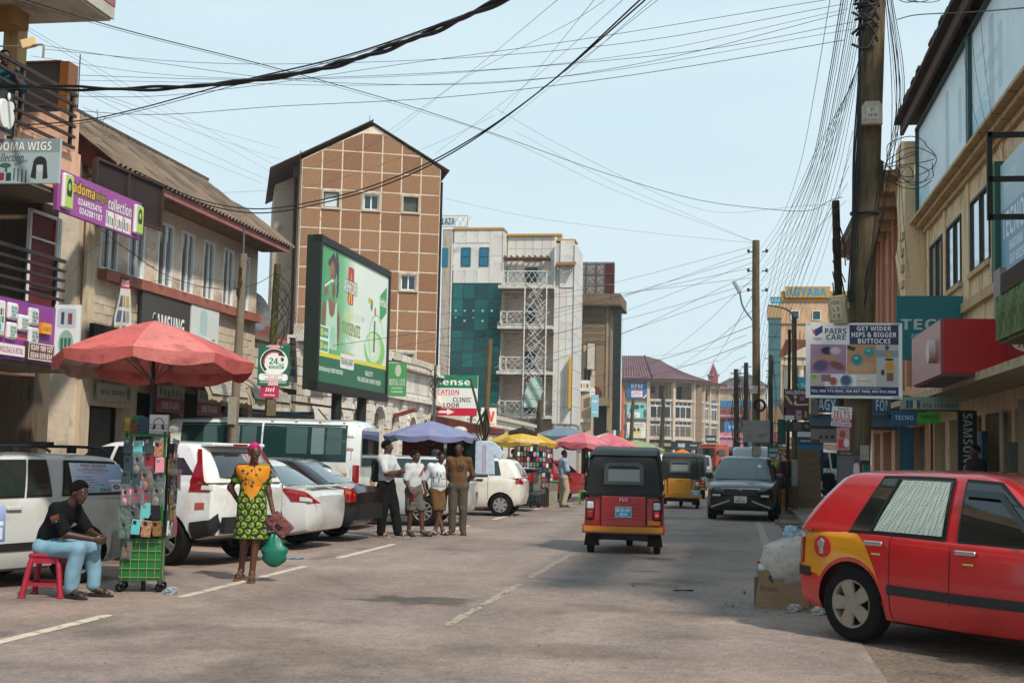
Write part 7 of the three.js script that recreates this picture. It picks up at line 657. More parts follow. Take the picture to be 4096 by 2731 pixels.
// three-wheeled taxis
function trike(label,pos,ry,col,plate,extra){
const t=thing('motor_tricycle',label,'tricycle',pos,ry,'three-wheeled taxis'),pm=paint(col),vin=m('#1a1b1b',0.55,'cloth',0.4),vin2=m('#252625',0.5,'cloth',0.4),yb=m('#c9821a',0.45,'dirt',0.6,{bump:0});
// local: rear faces +z, width along x
const sec=(z,y0,y1,w0,w1,r=0.12)=>{const l=[];const a=[[-w0,y0],[w0,y0],[w1,y1],[-w1,y1]];for(let i=0;i<4;i++){const[px,py]=a[(i+3)% 4],[cx,cy]=a[i],[nx,ny]=a[(i+1)% 4];for(let k=0;k<=4;k++){const q=k/4,e=(p,c2,n)=>{const d1=r/Math.hypot(px-cx,py-cy),d2=r/Math.hypot(nx-cx,ny-cy);const A=c2+(p-c2)*d1,C=c2+(n-c2)*d2;return(1-q)*(1-q)*A+2*q*(1-q)*c2+q*q*C;};l.push([e(px,cx,nx),e(py,cy,ny),z]);}}return l;};
const loft=(rings,cap=true)=>{const n=rings[0].length,p=[],ix=[];rings.forEach((r)=>r.forEach((q)=>p.push(...q)));for(let i=0;i<rings.length-1;i++)for(let j=0;j<n;j++){const a=i*n+j,b=i*n+((j+1)% n);ix.push(a,a+n,b,b,a+n,b+n);}if(cap)for(const r of[0,rings.length-1]){const c=p.length/3,q=rings[r];p.push(0,q.reduce((s,v)=>s+v[1],0)/n,q[0][2]);for(let j=0;j<n;j++)ix.push(r*n+j,r*n+((j+1)% n),c);}const g=new THREE.BufferGeometry();g.setAttribute('position',new THREE.Float32BufferAttribute(p,3));g.setIndex(ix);return toCreasedNormals(g.toNonIndexed(),0.7);};
mesh('body',loft([sec(0.02,0.44,0.98,0.6,0.58),sec(-0.06,0.36,1.0,0.655,0.635),sec(-0.5,0.32,1.0,0.66,0.64),sec(-1.5,0.3,0.9,0.64,0.62),sec(-2.3,0.34,0.95,0.4,0.36),sec(-2.5,0.5,0.9,0.25,0.22)]),pm,t);B(t,'lower_flare',pm,0,0.4,-0.3,1.36,0.14,0.62);
mesh('canopy',loft([sec(0.035,0.93,1.52,0.62,0.55,0.1),sec(0.0,0.93,1.6,0.645,0.56,0.14),sec(-0.12,0.94,1.7,0.655,0.55,0.16),sec(-0.7,0.96,1.76,0.655,0.55,0.16),sec(-1.6,1.3,1.74,0.62,0.53,0.14),sec(-2.05,1.5,1.62,0.55,0.5,0.05)]),vin,t);mesh('canopy_hem',loft([sec(0.045,0.92,0.97,0.635,0.633,0.02),sec(-0.7,0.94,0.99,0.668,0.664,0.02)],false),vin2,t);mesh('canopy_band',loft([sec(0.02,1.53,1.62,0.568,0.55,0.04),sec(-0.1,1.53,1.7,0.582,0.555,0.08),sec(-0.8,1.58,1.77,0.58,0.555,0.08)],false),vin2,t);
const wf=mesh('window_frame',ext([[-0.32,0],[0.32,0],[0.32,0.29],[0.26,0.35],[-0.26,0.35],[-0.32,0.29]],0.02,[[[-0.27,0.045],[0.27,0.045],[0.27,0.27],[0.23,0.305],[-0.23,0.305],[-0.27,0.27]]],0.008),m('#4f5552',0.6),t,[0,1.14,0.04],[-0.06,0,0]);mesh('window_pane',ext(rectP(-0.27,0.04,0.27,0.31),0.006),m('#6f746f',0.12,undefined,1,{clearcoat:1}),wf,[0,0,0.004]);
const hp=RB(t,'engine_hatch',pm,0,0.7,0.035,0.74,0.5,0.04,0.02);mesh('hatch_gap',bars([[0,0.255,0.012,0.77,0.012,0.01],[0,-0.255,0.012,0.77,0.012,0.01],[0.38,0,0.012,0.012,0.5,0.01],[-0.38,0,0.012,0.012,0.5,0.01]]),black,hp,[0,0,-0.01]);
for(const s of[-1,1]){for(let j=0;j<5;j++)B(hp,'louvre',m(col,0.5),s*0.23,-0.13+j*0.06,0.022,0.2,0.022,0.012);const lh=RB(t,'tail_lamp',black,s*0.55,0.71,0.03,0.15,0.34,0.09,0.06);RB(lh,'clear_lens',clearLens,0,0.08,0.03,0.12,0.13,0.06,0.03);RB(lh,'red_lens',redLens,0,-0.065,0.03,0.12,0.14,0.06,0.03);if(extra.lit&&s>0)B(lh,'lit_filament',m('#e2392a',0.4,undefined,1,{emissive:'#ff2a18',emissiveIntensity:1.2}),0,-0.06,0.064,0.05,0.035,0.004);mesh('mudflap',ext([[-0.13,0],[0.13,0],[0.1,0.2],[-0.1,0.2]],0.012),rubber,t,[s*0.52,0.13,-0.02],[0.1,0,0]);const w=wheelT(t,s*0.55,0.2,-0.22,0.2,0.11,s,{n:6,w:0.02,h:0.4},steel);w.rotation.y=s>0?PI/2:-PI/2;}
const fw=wheelT(t,0,0.2,-2.15,0.2,0.11,1,{n:6,w:0.02,h:0.4},steel);fw.rotation.y=PI/2;B(t,'bumper',yb,0,0.41,0.07,1.3,0.085,0.06);B(t,'bumper_lip',yb,0,0.36,0.06,1.28,0.02,0.04);B(t,'axle_housing',black,0,0.28,-0.25,0.9,0.12,0.25);tube(t,'drive_shaft',black,[[-0.5,0.22,-0.2],[-0.15,0.26,-0.15],[0.15,0.24,-0.15],[0.5,0.22,-0.2]],0.025);
const pl=panel(t,'number_plate',plate.x??0,plate.y??0.69,0.085,0.27,0.17,0.012,plate.m,'#d6d6d2');panel(t,'maker_name',0,0.89,0.06,0.22,0.075,0.006,extra.name,col);B(t,'yellow_reflector',yb,0.5,0.525,0.05,0.2,0.075,0.02);const dr=thing('person',extra.driver,'person',[pos[0],0,pos[2]-1.35*Math.cos(ry)],ry+PI,'tricycle drivers');mesh('body',mergeGeometries([at(new THREE.SphereGeometry(0.19,14,10).scale(1.1,1.5,0.7),0,0.98,0),at(new THREE.SphereGeometry(0.105,14,10).scale(0.9,1.15,1),0,1.42,0.02),at(new THREE.CylinderGeometry(0.05,0.07,0.16,10),0,1.27,0)]),m('#3a2e28',0.8),dr);return t;
}
{
const plateM=cv(160,100,'#2f9ac0',(g)=>{g.strokeStyle='#cfd8da';g.lineWidth=5;g.strokeRect(2,2,156,96);tx(g,'M-25-AW',14,14,132,34,'#e8eef0');tx(g,'8976',46,58,74,30,'#e8eef0');}),plateM2=cv(128,80,'#2f9ac0',(g)=>{tx(g,'M-25-AW',8,10,112,26,'#e8eef0');tx(g,'4966',36,46,60,24,'#e8eef0');});
const nm=(c,f)=>cv(96,32,c,(g)=>tx(g,'TVS',14,4,68,24,f,'italic bold'));
trike('red three-wheeled taxi with black vinyl canopy and plate M-25-AW 8976 in mid road',[-1.84,0,-21.75],0.03,'#b3121c',{m:plateM},{lit:1,name:nm('#b3121c','#d6d9da'),driver:'dark seated driver inside the red three-wheeled taxi'});
trike('yellow three-wheeled taxi with black canopy ahead of the red one',[-1.78,0,-41.9],0.02,'#cf8a10',{m:plateM2,x:0.5,y:0.52},{name:nm('#cf8a10','#2a2214'),driver:'dark seated driver inside the yellow three-wheeled taxi'});
trike('dark green three-wheeled taxi farthest ahead beside the black SUV',[-1.86,0,-52.6],-0.04,'#0d2420',{m:plateM2,x:-0.05,y:0.74},{lit:1,name:nm('#0d2420','#c9cccc'),driver:'dark seated driver inside the dark green three-wheeled taxi'});
}
// ---------- people ----------
function nets(fn,mn,mx,h){// naive surface nets over a signed distance
const n=[0,1,2].map((i)=>Math.ceil((mx[i]-mn[i])/h)+1),[nx,ny,nz]=n,F=new Float32Array(nx*ny*nz),id=(i,j,k)=>i+nx*(j+ny*k);
for(let k=0;k<nz;k++)for(let j=0;j<ny;j++)for(let i=0;i<nx;i++)F[id(i,j,k)]=fn(mn[0]+i*h,mn[1]+j*h,mn[2]+k*h);
const vi=new Int32Array(nx*ny*nz).fill(-1),p=[],ix=[],E=[[0,1],[2,3],[4,5],[6,7],[0,2],[1,3],[4,6],[5,7],[0,4],[1,5],[2,6],[3,7]];
for(let k=0;k<nz-1;k++)for(let j=0;j<ny-1;j++)for(let i=0;i<nx-1;i++){const f=[];let s=0;for(let c=0;c<8;c++){f[c]=F[id(i+(c&1),j+((c>>1)&1),k+(c>>2))];if(f[c]<0)s++;}if(s===0||s===8)continue;let X=0,Y=0,Z=0,q=0;for(const[a,b]of E)if(f[a]<0!==f[b]<0){const t=f[a]/(f[a]-f[b]);X+=lerp(a&1,b&1,t);Y+=lerp((a>>1)&1,(b>>1)&1,t);Z+=lerp(a>>2,b>>2,t);q++;}vi[id(i,j,k)]=p.length/3;p.push(mn[0]+(i+X/q)*h,mn[1]+(j+Y/q)*h,mn[2]+(k+Z/q)*h);}
const quad=(a,b,c,d,fl)=>{if(a<0||b<0||c<0||d<0)return;fl?ix.push(a,b,c,a,c,d):ix.push(a,c,b,a,d,c);};
for(let k=1;k<nz-1;k++)for(let j=1;j<ny-1;j++)for(let i=1;i<nx-1;i++){const a=F[id(i,j,k)]<0;if(a!==F[id(i+1,j,k)]<0)quad(vi[id(i,j-1,k-1)],vi[id(i,j,k-1)],vi[id(i,j,k)],vi[id(i,j-1,k)],a);if(a!==F[id(i,j+1,k)]<0)quad(vi[id(i-1,j,k-1)],vi[id(i-1,j,k)],vi[id(i,j,k)],vi[id(i,j,k-1)],a);if(a!==F[id(i,j,k+1)]<0)quad(vi[id(i-1,j-1,k)],vi[id(i,j-1,k)],vi[id(i,j,k)],vi[id(i-1,j,k)],a);}
const g=new THREE.BufferGeometry();g.setAttribute('position',new THREE.Float32BufferAttribute(p,3));g.setIndex(ix);g.computeVertexNormals();return g;
}
const smin=(a,b,k)=>{const h=Math.max(k-Math.abs(a-b),0)/k;return Math.min(a,b)-h*h*k*0.25;};
const bone=(a,b,ra,rb)=>{const d=[b[0]-a[0],b[1]-a[1],b[2]-a[2]],L2=d[0]**2+d[1]**2+d[2]**2||1e-9;return(x,y,z)=>{const px=x-a[0],py=y-a[1],pz=z-a[2],t=clamp((px*d[0]+py*d[1]+pz*d[2])/L2,0,1);return Math.hypot(px-d[0]*t,py-d[1]*t,pz-d[2]*t)-lerp(ra,rb,t);};};
const ellip=(c,r)=>(x,y,z)=>{const a=(x-c[0])/r[0],b=(y-c[1])/r[1],d=(z-c[2])/r[2],k0=Math.hypot(a,b,d),k1=Math.hypot(a/r[0],b/r[1],d/r[2]);return k0<1e-6?-Math.min(...r):(k0*(k0-1))/k1;};
const uni=(l,k)=>(x,y,z)=>{let d=l[0](x,y,z);for(let i=1;i<l.length;i++)d=smin(d,l[i](x,y,z),k);return d;};
const boundsOf=(pts,pad)=>[0,1,2].map((i)=>[Math.min(...pts.map((p)=>p[i]))-pad,Math.max(...pts.map((p)=>p[i]))+pad]);
const mix=(a,b,t)=>a.map((v,i)=>lerp(v,b[i],t));
const J0=()=>({pelvis:[0,0.95,0],waist:[0,1.1,0],chest:[0,1.3,0],neck:[0,1.47,-0.01],head:[0,1.63,0.02],hipL:[0.09,0.92,0],hipR:[-0.09,0.92,0],kneL:[0.1,0.5,0.02],kneR:[-0.1,0.5,0.02],ankL:[0.1,0.085,-0.02],ankR:[-0.1,0.085,-0.02],toeL:[0.12,0.035,0.13],toeR:[-0.12,0.035,0.13],shL:[0.175,1.415,-0.01],shR:[-0.175,1.415,-0.01],elL:[0.24,1.13,-0.02],elR:[-0.24,1.13,-0.02],wrL:[0.25,0.89,0.05],wrR:[-0.25,0.89,0.05]});
const off=(a,x,y=0,z=0)=>[a[0]+x,a[1]+y,a[2]+z];
const torso=(J,e)=>[bone(off(J.pelvis,0.05),off(J.waist,0.05),0.105+e,0.092+e),bone(off(J.pelvis,-0.05),off(J.waist,-0.05),0.105+e,0.092+e),bone(off(J.waist,0.05),off(J.chest,0.06),0.092+e,0.105+e),bone(off(J.waist,-0.05),off(J.chest,-0.06),0.092+e,0.105+e),bone(J.shL,J.shR,0.056+e,0.056+e),bone(J.chest,J.neck,0.1+e,0.05+e*0.5)];
const leg=(J,s,e)=>[bone(J['hip'+s],J['kne'+s],0.085+e,0.06+e),bone(J['kne'+s],J['ank'+s],0.06+e,0.038+e)];
const arm=(J,s,e,f=1)=>[bone(J['sh'+s],J['el'+s],0.052+e,0.041+e),...(f>1?[bone(J['el'+s],mix(J['el'+s],J['wr'+s],f-1),0.041+e,0.03+e)]:[])];
const eyeM=m('#8d8379',0.4),pupil=m('#120c0a',0.2);
function person(o){
const t=thing('person',o.label,'person',o.pos,o.ry??0,o.group),J={...J0(),...o.J},h=o.lo?0.022:0.014,skin=o.skin??m('#5c3a2a',0.55,'grime',0.6,{bump:0}),parts=[];
if(o.s)t.scale.setScalar(o.s);if(o.sx)t.scale.x*=o.sx;
const bl=[...torso(J,0),bone(J.neck,J.head,0.056,0.05),bone(J.hipL,J.hipR,0.095,0.095)];for(const s of['L','R'])bl.push(...leg(J,s,0),bone(J['ank'+s],J['toe'+s],0.042,0.032),...arm(J,s,0,1.98));
const all=Object.values(J),bb=boundsOf(all,0.16);parts.push(nets(uni(bl,0.035),bb.map((b)=>b[0]),bb.map((b)=>b[1]),h));
// head in its own finer grid
const hd=uni([ellip([0,0.035,-0.012],[0.074,0.088,0.093]),ellip([0,-0.03,0.018],[0.058,0.088,0.07]),bone([0,0.02,0.088],[0,-0.018,0.1],0.009,0.016),bone([-0.016,-0.058,0.076],[0.016,-0.058,0.076],0.012,0.012),bone([-0.03,0.034,0.074],[0.03,0.034,0.074],0.014,0.014),ellip([0,-0.1,0.05],[0.03,0.022,0.03]),ellip([0.076,-0.005,-0.008],[0.012,0.032,0.02]),ellip([-0.076,-0.005,-0.008],[0.012,0.032,0.02])],0.018),sock=uni([ellip([0.031,0.012,0.094],[0.018,0.011,0.016]),ellip([-0.031,0.012,0.094],[0.018,0.011,0.016])],0.004),hf=(x,y,z)=>Math.max(hd(x,y,z),-sock(x,y,z)-0.002);
const M=new THREE.Matrix4().compose(V(...J.head),new THREE.Quaternion().setFromEuler(new THREE.Euler(o.hp??0,o.hy??0,o.hr??0,'YXZ')),V(1,1,1)),hg=nets(hf,[-0.11,-0.15,-0.13],[0.11,0.15,0.14],o.lo?0.012:0.006);hg.applyMatrix4(M);parts.push(hg);
const neckFill=nets(uni([bone(mix(J.neck,J.head,-0.1),mix(J.neck,J.head,0.75),0.056,0.052)],0.01),boundsOf([J.neck,J.head],0.1).map((b)=>b[0]),boundsOf([J.neck,J.head],0.1).map((b)=>b[1]),0.012);parts.push(neckFill);
// hands: palm, four fingers, thumb
if(!o.lo)for(const s of['L','R']){const w=V(...J['wr'+s]),d=(o['hd'+s]?V(...o['hd'+s]):w.clone().sub(V(...J['el'+s]))).normalize(),pn=(o['pn'+s]?V(...o['pn'+s]):V(s==='L'?-1:1,0,0));pn.addScaledVector(d,-pn.dot(d)).normalize();const ac=d.clone().cross(pn).normalize(),c=o.curl??0.6,hb=[],pts=[],A=(v)=>[v.x,v.y,v.z],pt=(l,a,q)=>w.clone().addScaledVector(d,l).addScaledVector(ac,a).addScaledVector(pn,q);for(const a of[-0.022,0,0.022])hb.push(bone(A(pt(0,a*0.6,0)),A(pt(0.085,a,0)),0.017,0.015));[[-0.031,0.062],[-0.011,0.076],[0.011,0.08],[0.031,0.07]].forEach(([a,L])=>{const b=pt(0.086,a,0),c1=b.clone().addScaledVector(d,L*0.5*Math.cos(c)).addScaledVector(pn,L*0.5*Math.sin(c)),c2=c1.clone().addScaledVector(d,L*0.55*Math.cos(c*2.2)).addScaledVector(pn,L*0.55*Math.sin(c*2.2));hb.push(bone(A(b),A(c1),0.0095,0.0088),bone(A(c1),A(c2),0.0088,0.0075));pts.push(A(c1),A(c2));});const th0=pt(0.03,0.03,0.005),th1=pt(0.07,0.052,0.022),th2=pt(0.1,0.05,0.04);hb.push(bone(A(th0),A(th1),0.014,0.011),bone(A(th1),A(th2),0.011,0.009));pts.push(A(th2),A(w),A(pt(0.1,0.04,0)),A(pt(0.1,-0.04,0)));const b2=boundsOf(pts,0.04);parts.push(nets(uni(hb,0.008),b2.map((b)=>b[0]),b2.map((b)=>b[1]),0.006));}
mesh('body',mergeGeometries(parts),skin,t);
if(!o.lo)for(const s of[1,-1]){const e=mesh('eye',once('eye',()=>new THREE.SphereGeometry(0.0105,10,8)),eyeM,t);e.position.copy(V(s*0.031,0.012,0.077).applyMatrix4(M));const pu=mesh('pupil',once('pupil',()=>new THREE.SphereGeometry(0.006,8,6)),pupil,e);pu.position.copy(V(0,0,0.0075).applyEuler(new THREE.Euler(o.hp??0,o.hy??0,o.hr??0,'YXZ')));}
if(o.hair!==null){const hr=o.hair??0.012,cr=ellip([0,0.035,-0.012],[0.075,0.089,0.094]),hl=o.hl??0.06,f=(x,y,z)=>{const line=z>0.02?lerp(hl-0.05,hl+0.012,clamp((z-0.02)/0.05,0,1)):lerp(hl-0.05,hl-0.11,clamp(-z/0.08,0,1)),q=clamp((y-line)/0.03,0,1),w=q*q*(3-2*q);return cr(x,y,z)-lerp(-0.02,hr,w);},g=nets(f,[-0.13,-0.08,-0.15],[0.13,0.19,0.15],o.lo?0.014:0.008);g.applyMatrix4(M);mesh(o.hairN??'hair',g,o.hairM??m('#0d0a09',0.95,'speck',0.12),t);}
// clothes: inflated copies of the limbs they cover, cut at their hems
for(const c of o.wear??[]){const l=c.f(J),cuts=c.cut??[],fn=uni(l,c.k??(/shorts|trousers|jeans/.test(c.n)?0.018:0.05)),ff=(x,y,z)=>{let d=fn(x,y,z)+(c.fold??0.004)*(0.5*Math.sin(x*26+z*19+Math.sin(y*7)*2.4)+0.35*Math.sin(y*19+Math.abs(x)*30));for(const[a,b,e,q]of cuts)d=Math.max(d,a*x+b*y+e*z-q);return d;};let g=nets(ff,bb.map((b)=>b[0]-0.05),bb.map((b)=>b[1]+0.05),h);if(c.uv){g=g.toNonIndexed();const p=g.attributes.position,uv=new Float32Array(p.count*2);for(let i=0;i<p.count;i++){const a=Math.atan2(p.getX(i)-J.waist[0],p.getZ(i)-J.waist[2]);uv[i*2]=c.uv===2?(p.getX(i)+0.36)/0.72:a/(2*PI)+0.5;uv[i*2+1]=(p.getY(i)-c.y0)/(c.y1-c.y0);}g.setAttribute('uv',new THREE.BufferAttribute(uv,2));g.userData.own=1;g.computeVertexNormals();}mesh(c.n,g,c.m,t);}
for(const s of['L','R'])if(o.shoe){const a=J['ank'+s],b=J['toe'+s],ang=Math.atan2(b[0]-a[0],b[2]-a[2]),pit=Math.atan2(a[1]-0.085-(b[1]-0.035),Math.hypot(b[0]-a[0],b[2]-a[2]));const so=mesh(o.shoeN??'sandal',once('sole',()=>at(ext([[-0.035,-0.09],[0.035,-0.09],[0.042,0],[0.05,0.1],[0.035,0.165],[0,0.18],[-0.035,0.165],[-0.048,0.1],[-0.04,0]],0.018,[],0.006),0,0,0,PI/2)),o.shoe,t,[lerp(a[0],b[0],0.3),lerp(a[1]-0.062,b[1]-0.022,0.3),lerp(a[2],b[2],0.3)],[pit,ang,0]);so.rotation.order='YXZ';so.rotation.set(pit,ang,0);mesh('strap',once('strap',()=>at(new THREE.TorusGeometry(0.046,0.014,6,14,PI),0,0.012,0.08)),o.strap??o.shoe,so);}
return t;
}
const shirt=(sl=1,e=0.02)=>(J)=>[...torso(J,e),...['L','R'].flatMap((s)=>sl<=1?[bone(J['sh'+s],mix(J['sh'+s],J['el'+s],sl),0.05+e,0.052+e)]:arm(J,s,e,sl))];
const trousers=(f=1,e=0.018)=>(J)=>[bone(J.hipL,J.hipR,0.1+e,0.1+e),bone(off(J.pelvis,-0.05),off(J.pelvis,0.05,0.08),0.098+e,0.094+e),...['L','R'].flatMap((s)=>f<=1?[bone(J['hip'+s],mix(J['hip'+s],J['kne'+s],f),0.088+e,0.08+e)]:[bone(J['hip'+s],J['kne'+s],0.088+e,0.066+e),bone(J['kne'+s],mix(J['kne'+s],J['ank'+s],f-1),0.066+e,0.05+e)])];
const cW=m('#c9cbcc',0.85,'cloth',0.5),slide=m('#17181a',0.7);
{
// seated trader on the stool
const JS={pelvis:[0,0.55,0],waist:[0,0.7,0.05],chest:[0,0.9,0.16],neck:[0,1.03,0.27],head:[0,1.15,0.37],hipL:[0.09,0.53,0.02],hipR:[-0.09,0.53,0.02],kneL:[0.15,0.55,0.47],kneR:[-0.13,0.54,0.47],ankL:[0.16,0.1,0.5],ankR:[-0.12,0.1,0.4],toeL:[0.2,0.035,0.66],toeR:[-0.15,0.035,0.56],shL:[0.17,0.97,0.2],shR:[-0.17,0.97,0.2],elL:[0.2,0.72,0.38],elR:[-0.19,0.7,0.36],wrL:[0.08,0.66,0.62],wrR:[-0.06,0.65,0.62]};
const den=m('#7fa5b8',0.9,'cloth',0.35);
const s=person({label:'seated young man in black printed T-shirt and light jeans on the red stool',pos:[-7.2,0,-12.95],s:0.95,ry:PI/2-0.1,J:JS,hp:0.25,hy:-0.1,curl:0.9,hair:0.02,shoe:m('#101112',0.7),skin:m('#4c2f23',0.5,'grime',0.6,{bump:0}),wear:[{n:'shirt',f:shirt(0.85,0.018),m:m('#0e0f10',0.9,'cloth',0.4),cut:[[0,-1,0.3,-0.52]]},{n:'jeans',f:trousers(1.92,0.026),m:den,fold:0.014}]});
panel(s,'shirt_print',-0.262,0.87,0.26,0.12,0.09,0.004,cv(64,48,'#0e0f10',(g)=>{tx(g,'MIXED',4,4,54,16,'#c4602a');tx(g,'EMOTIONS',6,23,50,9,'#b0562a');el(g,'#8d8f90',34,40,6,5);}),'#0e0f10',-PI/2,0,0.3);for(const[x,y,z,w,c]of[[-0.13,0.65,0.28,0.12,'#b58f22'],[-0.16,0.643,0.2,0.08,'#3a4a6a']])RB(s,'jeans_patch',m(c,0.8),x,y,z,0.05,0.012,w,0.005,-0.04,0,0.3);
// red plastic stool
const st=thing('plastic_stool','red plastic stool under the seated man','stool',[-7.16,0,-12.92],0.2),rp=m('#9c1730',0.4,'dirt',0.4,{bump:0});RB(st,'seat',rp,0,0.435,0,0.34,0.05,0.34,0.025);for(const[a,b]of[[1,1],[1,-1],[-1,1],[-1,-1]]){tube(st,'leg',rp,[[a*0.13,0.42,b*0.13],[a*0.155,0.3,b*0.155],[a*0.2,0.015,b*0.2]],0.032,8);RB(st,'foot',rp,a*0.2,0.012,b*0.2,0.075,0.024,0.075,0.01);}for(let i=0;i<4;i++){B(st,'stretcher',rp,i<2?0:(i===2?1:-1)*0.183,0.14,i<2?(i?1:-1)*0.183:0,i<2?0.36:0.018,0.035,i<2?0.018:0.36);B(st,'apron',rp,i<2?0:(i===2?1:-1)*0.15,0.385,i<2?(i?1:-1)*0.15:0,i<2?0.26:0.012,0.06,i<2?0.012:0.26);}
// woman in a wax-print dress
const wax=cv(512,512,'#2a2118',(g)=>{for(let i=0;i<700;i++)el(g,'#4d4636',H2(i,1,5)*512,H2(i,2,5)*512,2.5,2.5);for(let r=0;r<10;r++)for(let c=0;c<11;c++){const x=c*48+(r % 2)*24,y=120+r*42;g.save();g.translate(x,y);g.rotate((c % 2?0.6:-0.5)+r*0.4);el(g,'#6f9a1c',0,0,20,14);el(g,'#2a2118',6,5,12,8);el(g,'#86b022',-8,14,12,7,0.8);el(g,'#b9c99a',4,9,7,3);g.restore();}rc(g,'#6f9a1c',0,500,512,12);const ox=256;pg(g,'#cf8312',[[136,0],[376,0],[364,96],[312,190],[256,246],[200,190],[148,96]]);for(let i=0;i<13;i++){const x=160+H2(i,7,7)*190,y=10+H2(i,8,7)*150;pg(g,'#123a3c',[[x,y-14],[x+6,y-3],[x+16,y],[x+6,y+5],[x,y+16],[x-6,y+5],[x-16,y],[x-6,y-3]]);}g.strokeStyle='#2a1a10';g.lineWidth=2;for(let i=0;i<6;i++){g.beginPath();g.arc(200+i*22,60+(i % 3)*36,18,i,i+3.5);g.stroke();}for(const x of[112,400])for(let i=0;i<8;i++)el(g,i % 2?'#86b022':'#6f9a1c',x+(i % 3)*14-14,8+i*12,12,8,i);});wax.roughness=0.85;
const JW={hipL:[0.085,0.9,0],hipR:[-0.085,0.9,-0.01],kneL:[0.07,0.49,0.05],kneR:[-0.08,0.49,0.03],ankL:[0.04,0.085,0.06],ankR:[-0.13,0.12,-0.16],toeL:[0.05,0.035,0.21],toeR:[-0.16,0.045,-0.03],shL:[0.165,1.39,-0.01],shR:[-0.165,1.39,-0.01],neck:[0,1.45,-0.01],head:[0.01,1.6,0.03],elL:[0.22,1.12,0.0],elR:[-0.32,1.16,-0.1],wrL:[0.3,0.86,0.06],wrR:[-0.2,0.98,-0.14]};
const w=person({label:'walking woman in green and orange wax-print dress with pink headband',pos:[-5.8,0,-15.2],ry:0.28,s:0.965,J:JW,hy:0.45,hp:0.02,curl:1.1,hair:0.014,hl:0.055,hairN:'head_wrap',hairM:m('#cf2470',0.8,'cloth',0.3),sx:0.9,shoe:m('#5a4632',0.7),skin:m('#633f2e',0.5,'grime',0.6,{bump:0}),wear:[{n:'dress',uv:1,y0:0.52,y1:1.48,f:(J)=>[...torso(J,0.02),bone(J.shL,mix(J.shL,J.elL,0.5),0.066,0.07),bone(J.shR,mix(J.shR,J.elR,0.5),0.066,0.07),bone([0.06,0.98,0],[0.09,0.5,0.02],0.135,0.15),bone([-0.06,0.98,0],[-0.09,0.5,0.01],0.135,0.15)],k:0.07,fold:0.006,cut:[[0,-1,0,-0.535],[0,1,0.35,1.455]],m:wax}]});
{mesh('bangle',new THREE.TorusGeometry(0.04,0.006,6,18),m('#b5672a',0.4),w,[0.285,0.91,0.05],[PI/2,0.2,0]);}
const cl=thing('clutch_bag','pink floral clutch bag in the woman hand','bag',[-5.5,0.69,-15.2],0.2);RB(cl,'bag_body',m('#9a5a58',0.7,'rust',0.15),0.06,0,0,0.3,0.2,0.05,0.02,0,0,-0.75);RB(cl,'clasp',m('#16161a',0.3),0.05,-0.02,0.03,0.08,0.06,0.02,0.01,0,0,-0.75);
const gb=thing('plastic_bag','green plastic carrier bag hanging below the pink clutch','bag',[-5.5,0.36,-15.22],0.2);mesh('bag_body',(()=>{const g=new THREE.SphereGeometry(0.16,18,14),p=g.attributes.position;for(let i=0;i<p.count;i++){const y=p.getY(i)/0.16,k=y>0.2?1-(y-0.2)*0.75:1;p.setXYZ(i,p.getX(i)*k*(1+0.1*Math.sin(y*9)),p.getY(i)*1.15+(y>0.5?0.05:0),p.getZ(i)*0.55*k+0.01*Math.sin(p.getX(i)*60));}g.computeVertexNormals();return g;})(),m('#0f6b56',0.35),gb);tube(gb,'handle',m('#0f6b56',0.4),[[-0.05,0.15,0],[-0.02,0.32,0],[0.02,0.32,0],[0.05,0.15,0]],0.008,5);
// four young men by the wagon
const cross={elL:[0.2,1.15,0.14],elR:[-0.2,1.15,0.14],wrL:[-0.1,1.16,0.24],wrR:[0.1,1.2,0.23]};
let p=person({label:'young man with white shirt, black trousers and crossed arms leftmost of the four',pos:[-6.5,0,-23.95],ry:PI/2-0.35,s:1.03,J:{...cross,kneL:[0.12,0.5,0.12],ankL:[0.1,0.085,0.22],toeL:[0.13,0.035,0.37],head:[0,1.63,0.0]},hy:0.5,hair:0.014,shoe:m('#9a9184',0.8),wear:[{n:'shirt',f:shirt(0.8,0.016),m:cW,cut:[[0,-1,0,-0.9]],fold:0.007},{n:'trousers',f:trousers(1.97,0.028),m:m('#121314',0.9,'cloth',0.4),fold:0.008}]});RB(p,'backpack',m('#16201f',0.8,'cloth',0.3),0,1.2,-0.2,0.28,0.42,0.14,0.05);for(let i=0;i<3;i++)B(p,'shoulder_stripe',black,-0.2,1.45-i*0.012,0.02-i*0.04,0.1,0.006,0.014);
p=person({label:'young man in white T-shirt and denim shorts holding a red phone case',pos:[-6.1,0,-24.5],ry:PI/2-0.55,s:0.93,J:{kneL:[0.13,0.5,0.1],ankL:[0.12,0.085,0.16],toeL:[0.16,0.035,0.31],elR:[-0.24,1.12,0.0],wrR:[-0.2,0.9,0.12],elL:[0.24,1.13,0.02],wrL:[0.18,0.93,0.16]},hy:0.3,hair:0.016,shoe:slide,wear:[{n:'shirt',f:shirt(0.85,0.016),m:cW,cut:[[0,-1,0,-0.84]],fold:0.007},{n:'shorts',f:trousers(0.85,0.03),m:m('#6d6a66',0.9,'grime',0.3),cut:[[0,-1,0,-0.52]]}]});RB(p,'phone_case',m('#8f1f2a',0.5),-0.2,0.8,0.16,0.02,0.16,0.09,0.008,0.3);B(p,'red_shirt_stripe',m('#a82a34',0.8),0.08,1.33,0.155,0.03,0.22,0.01,0.2,0,-0.5);
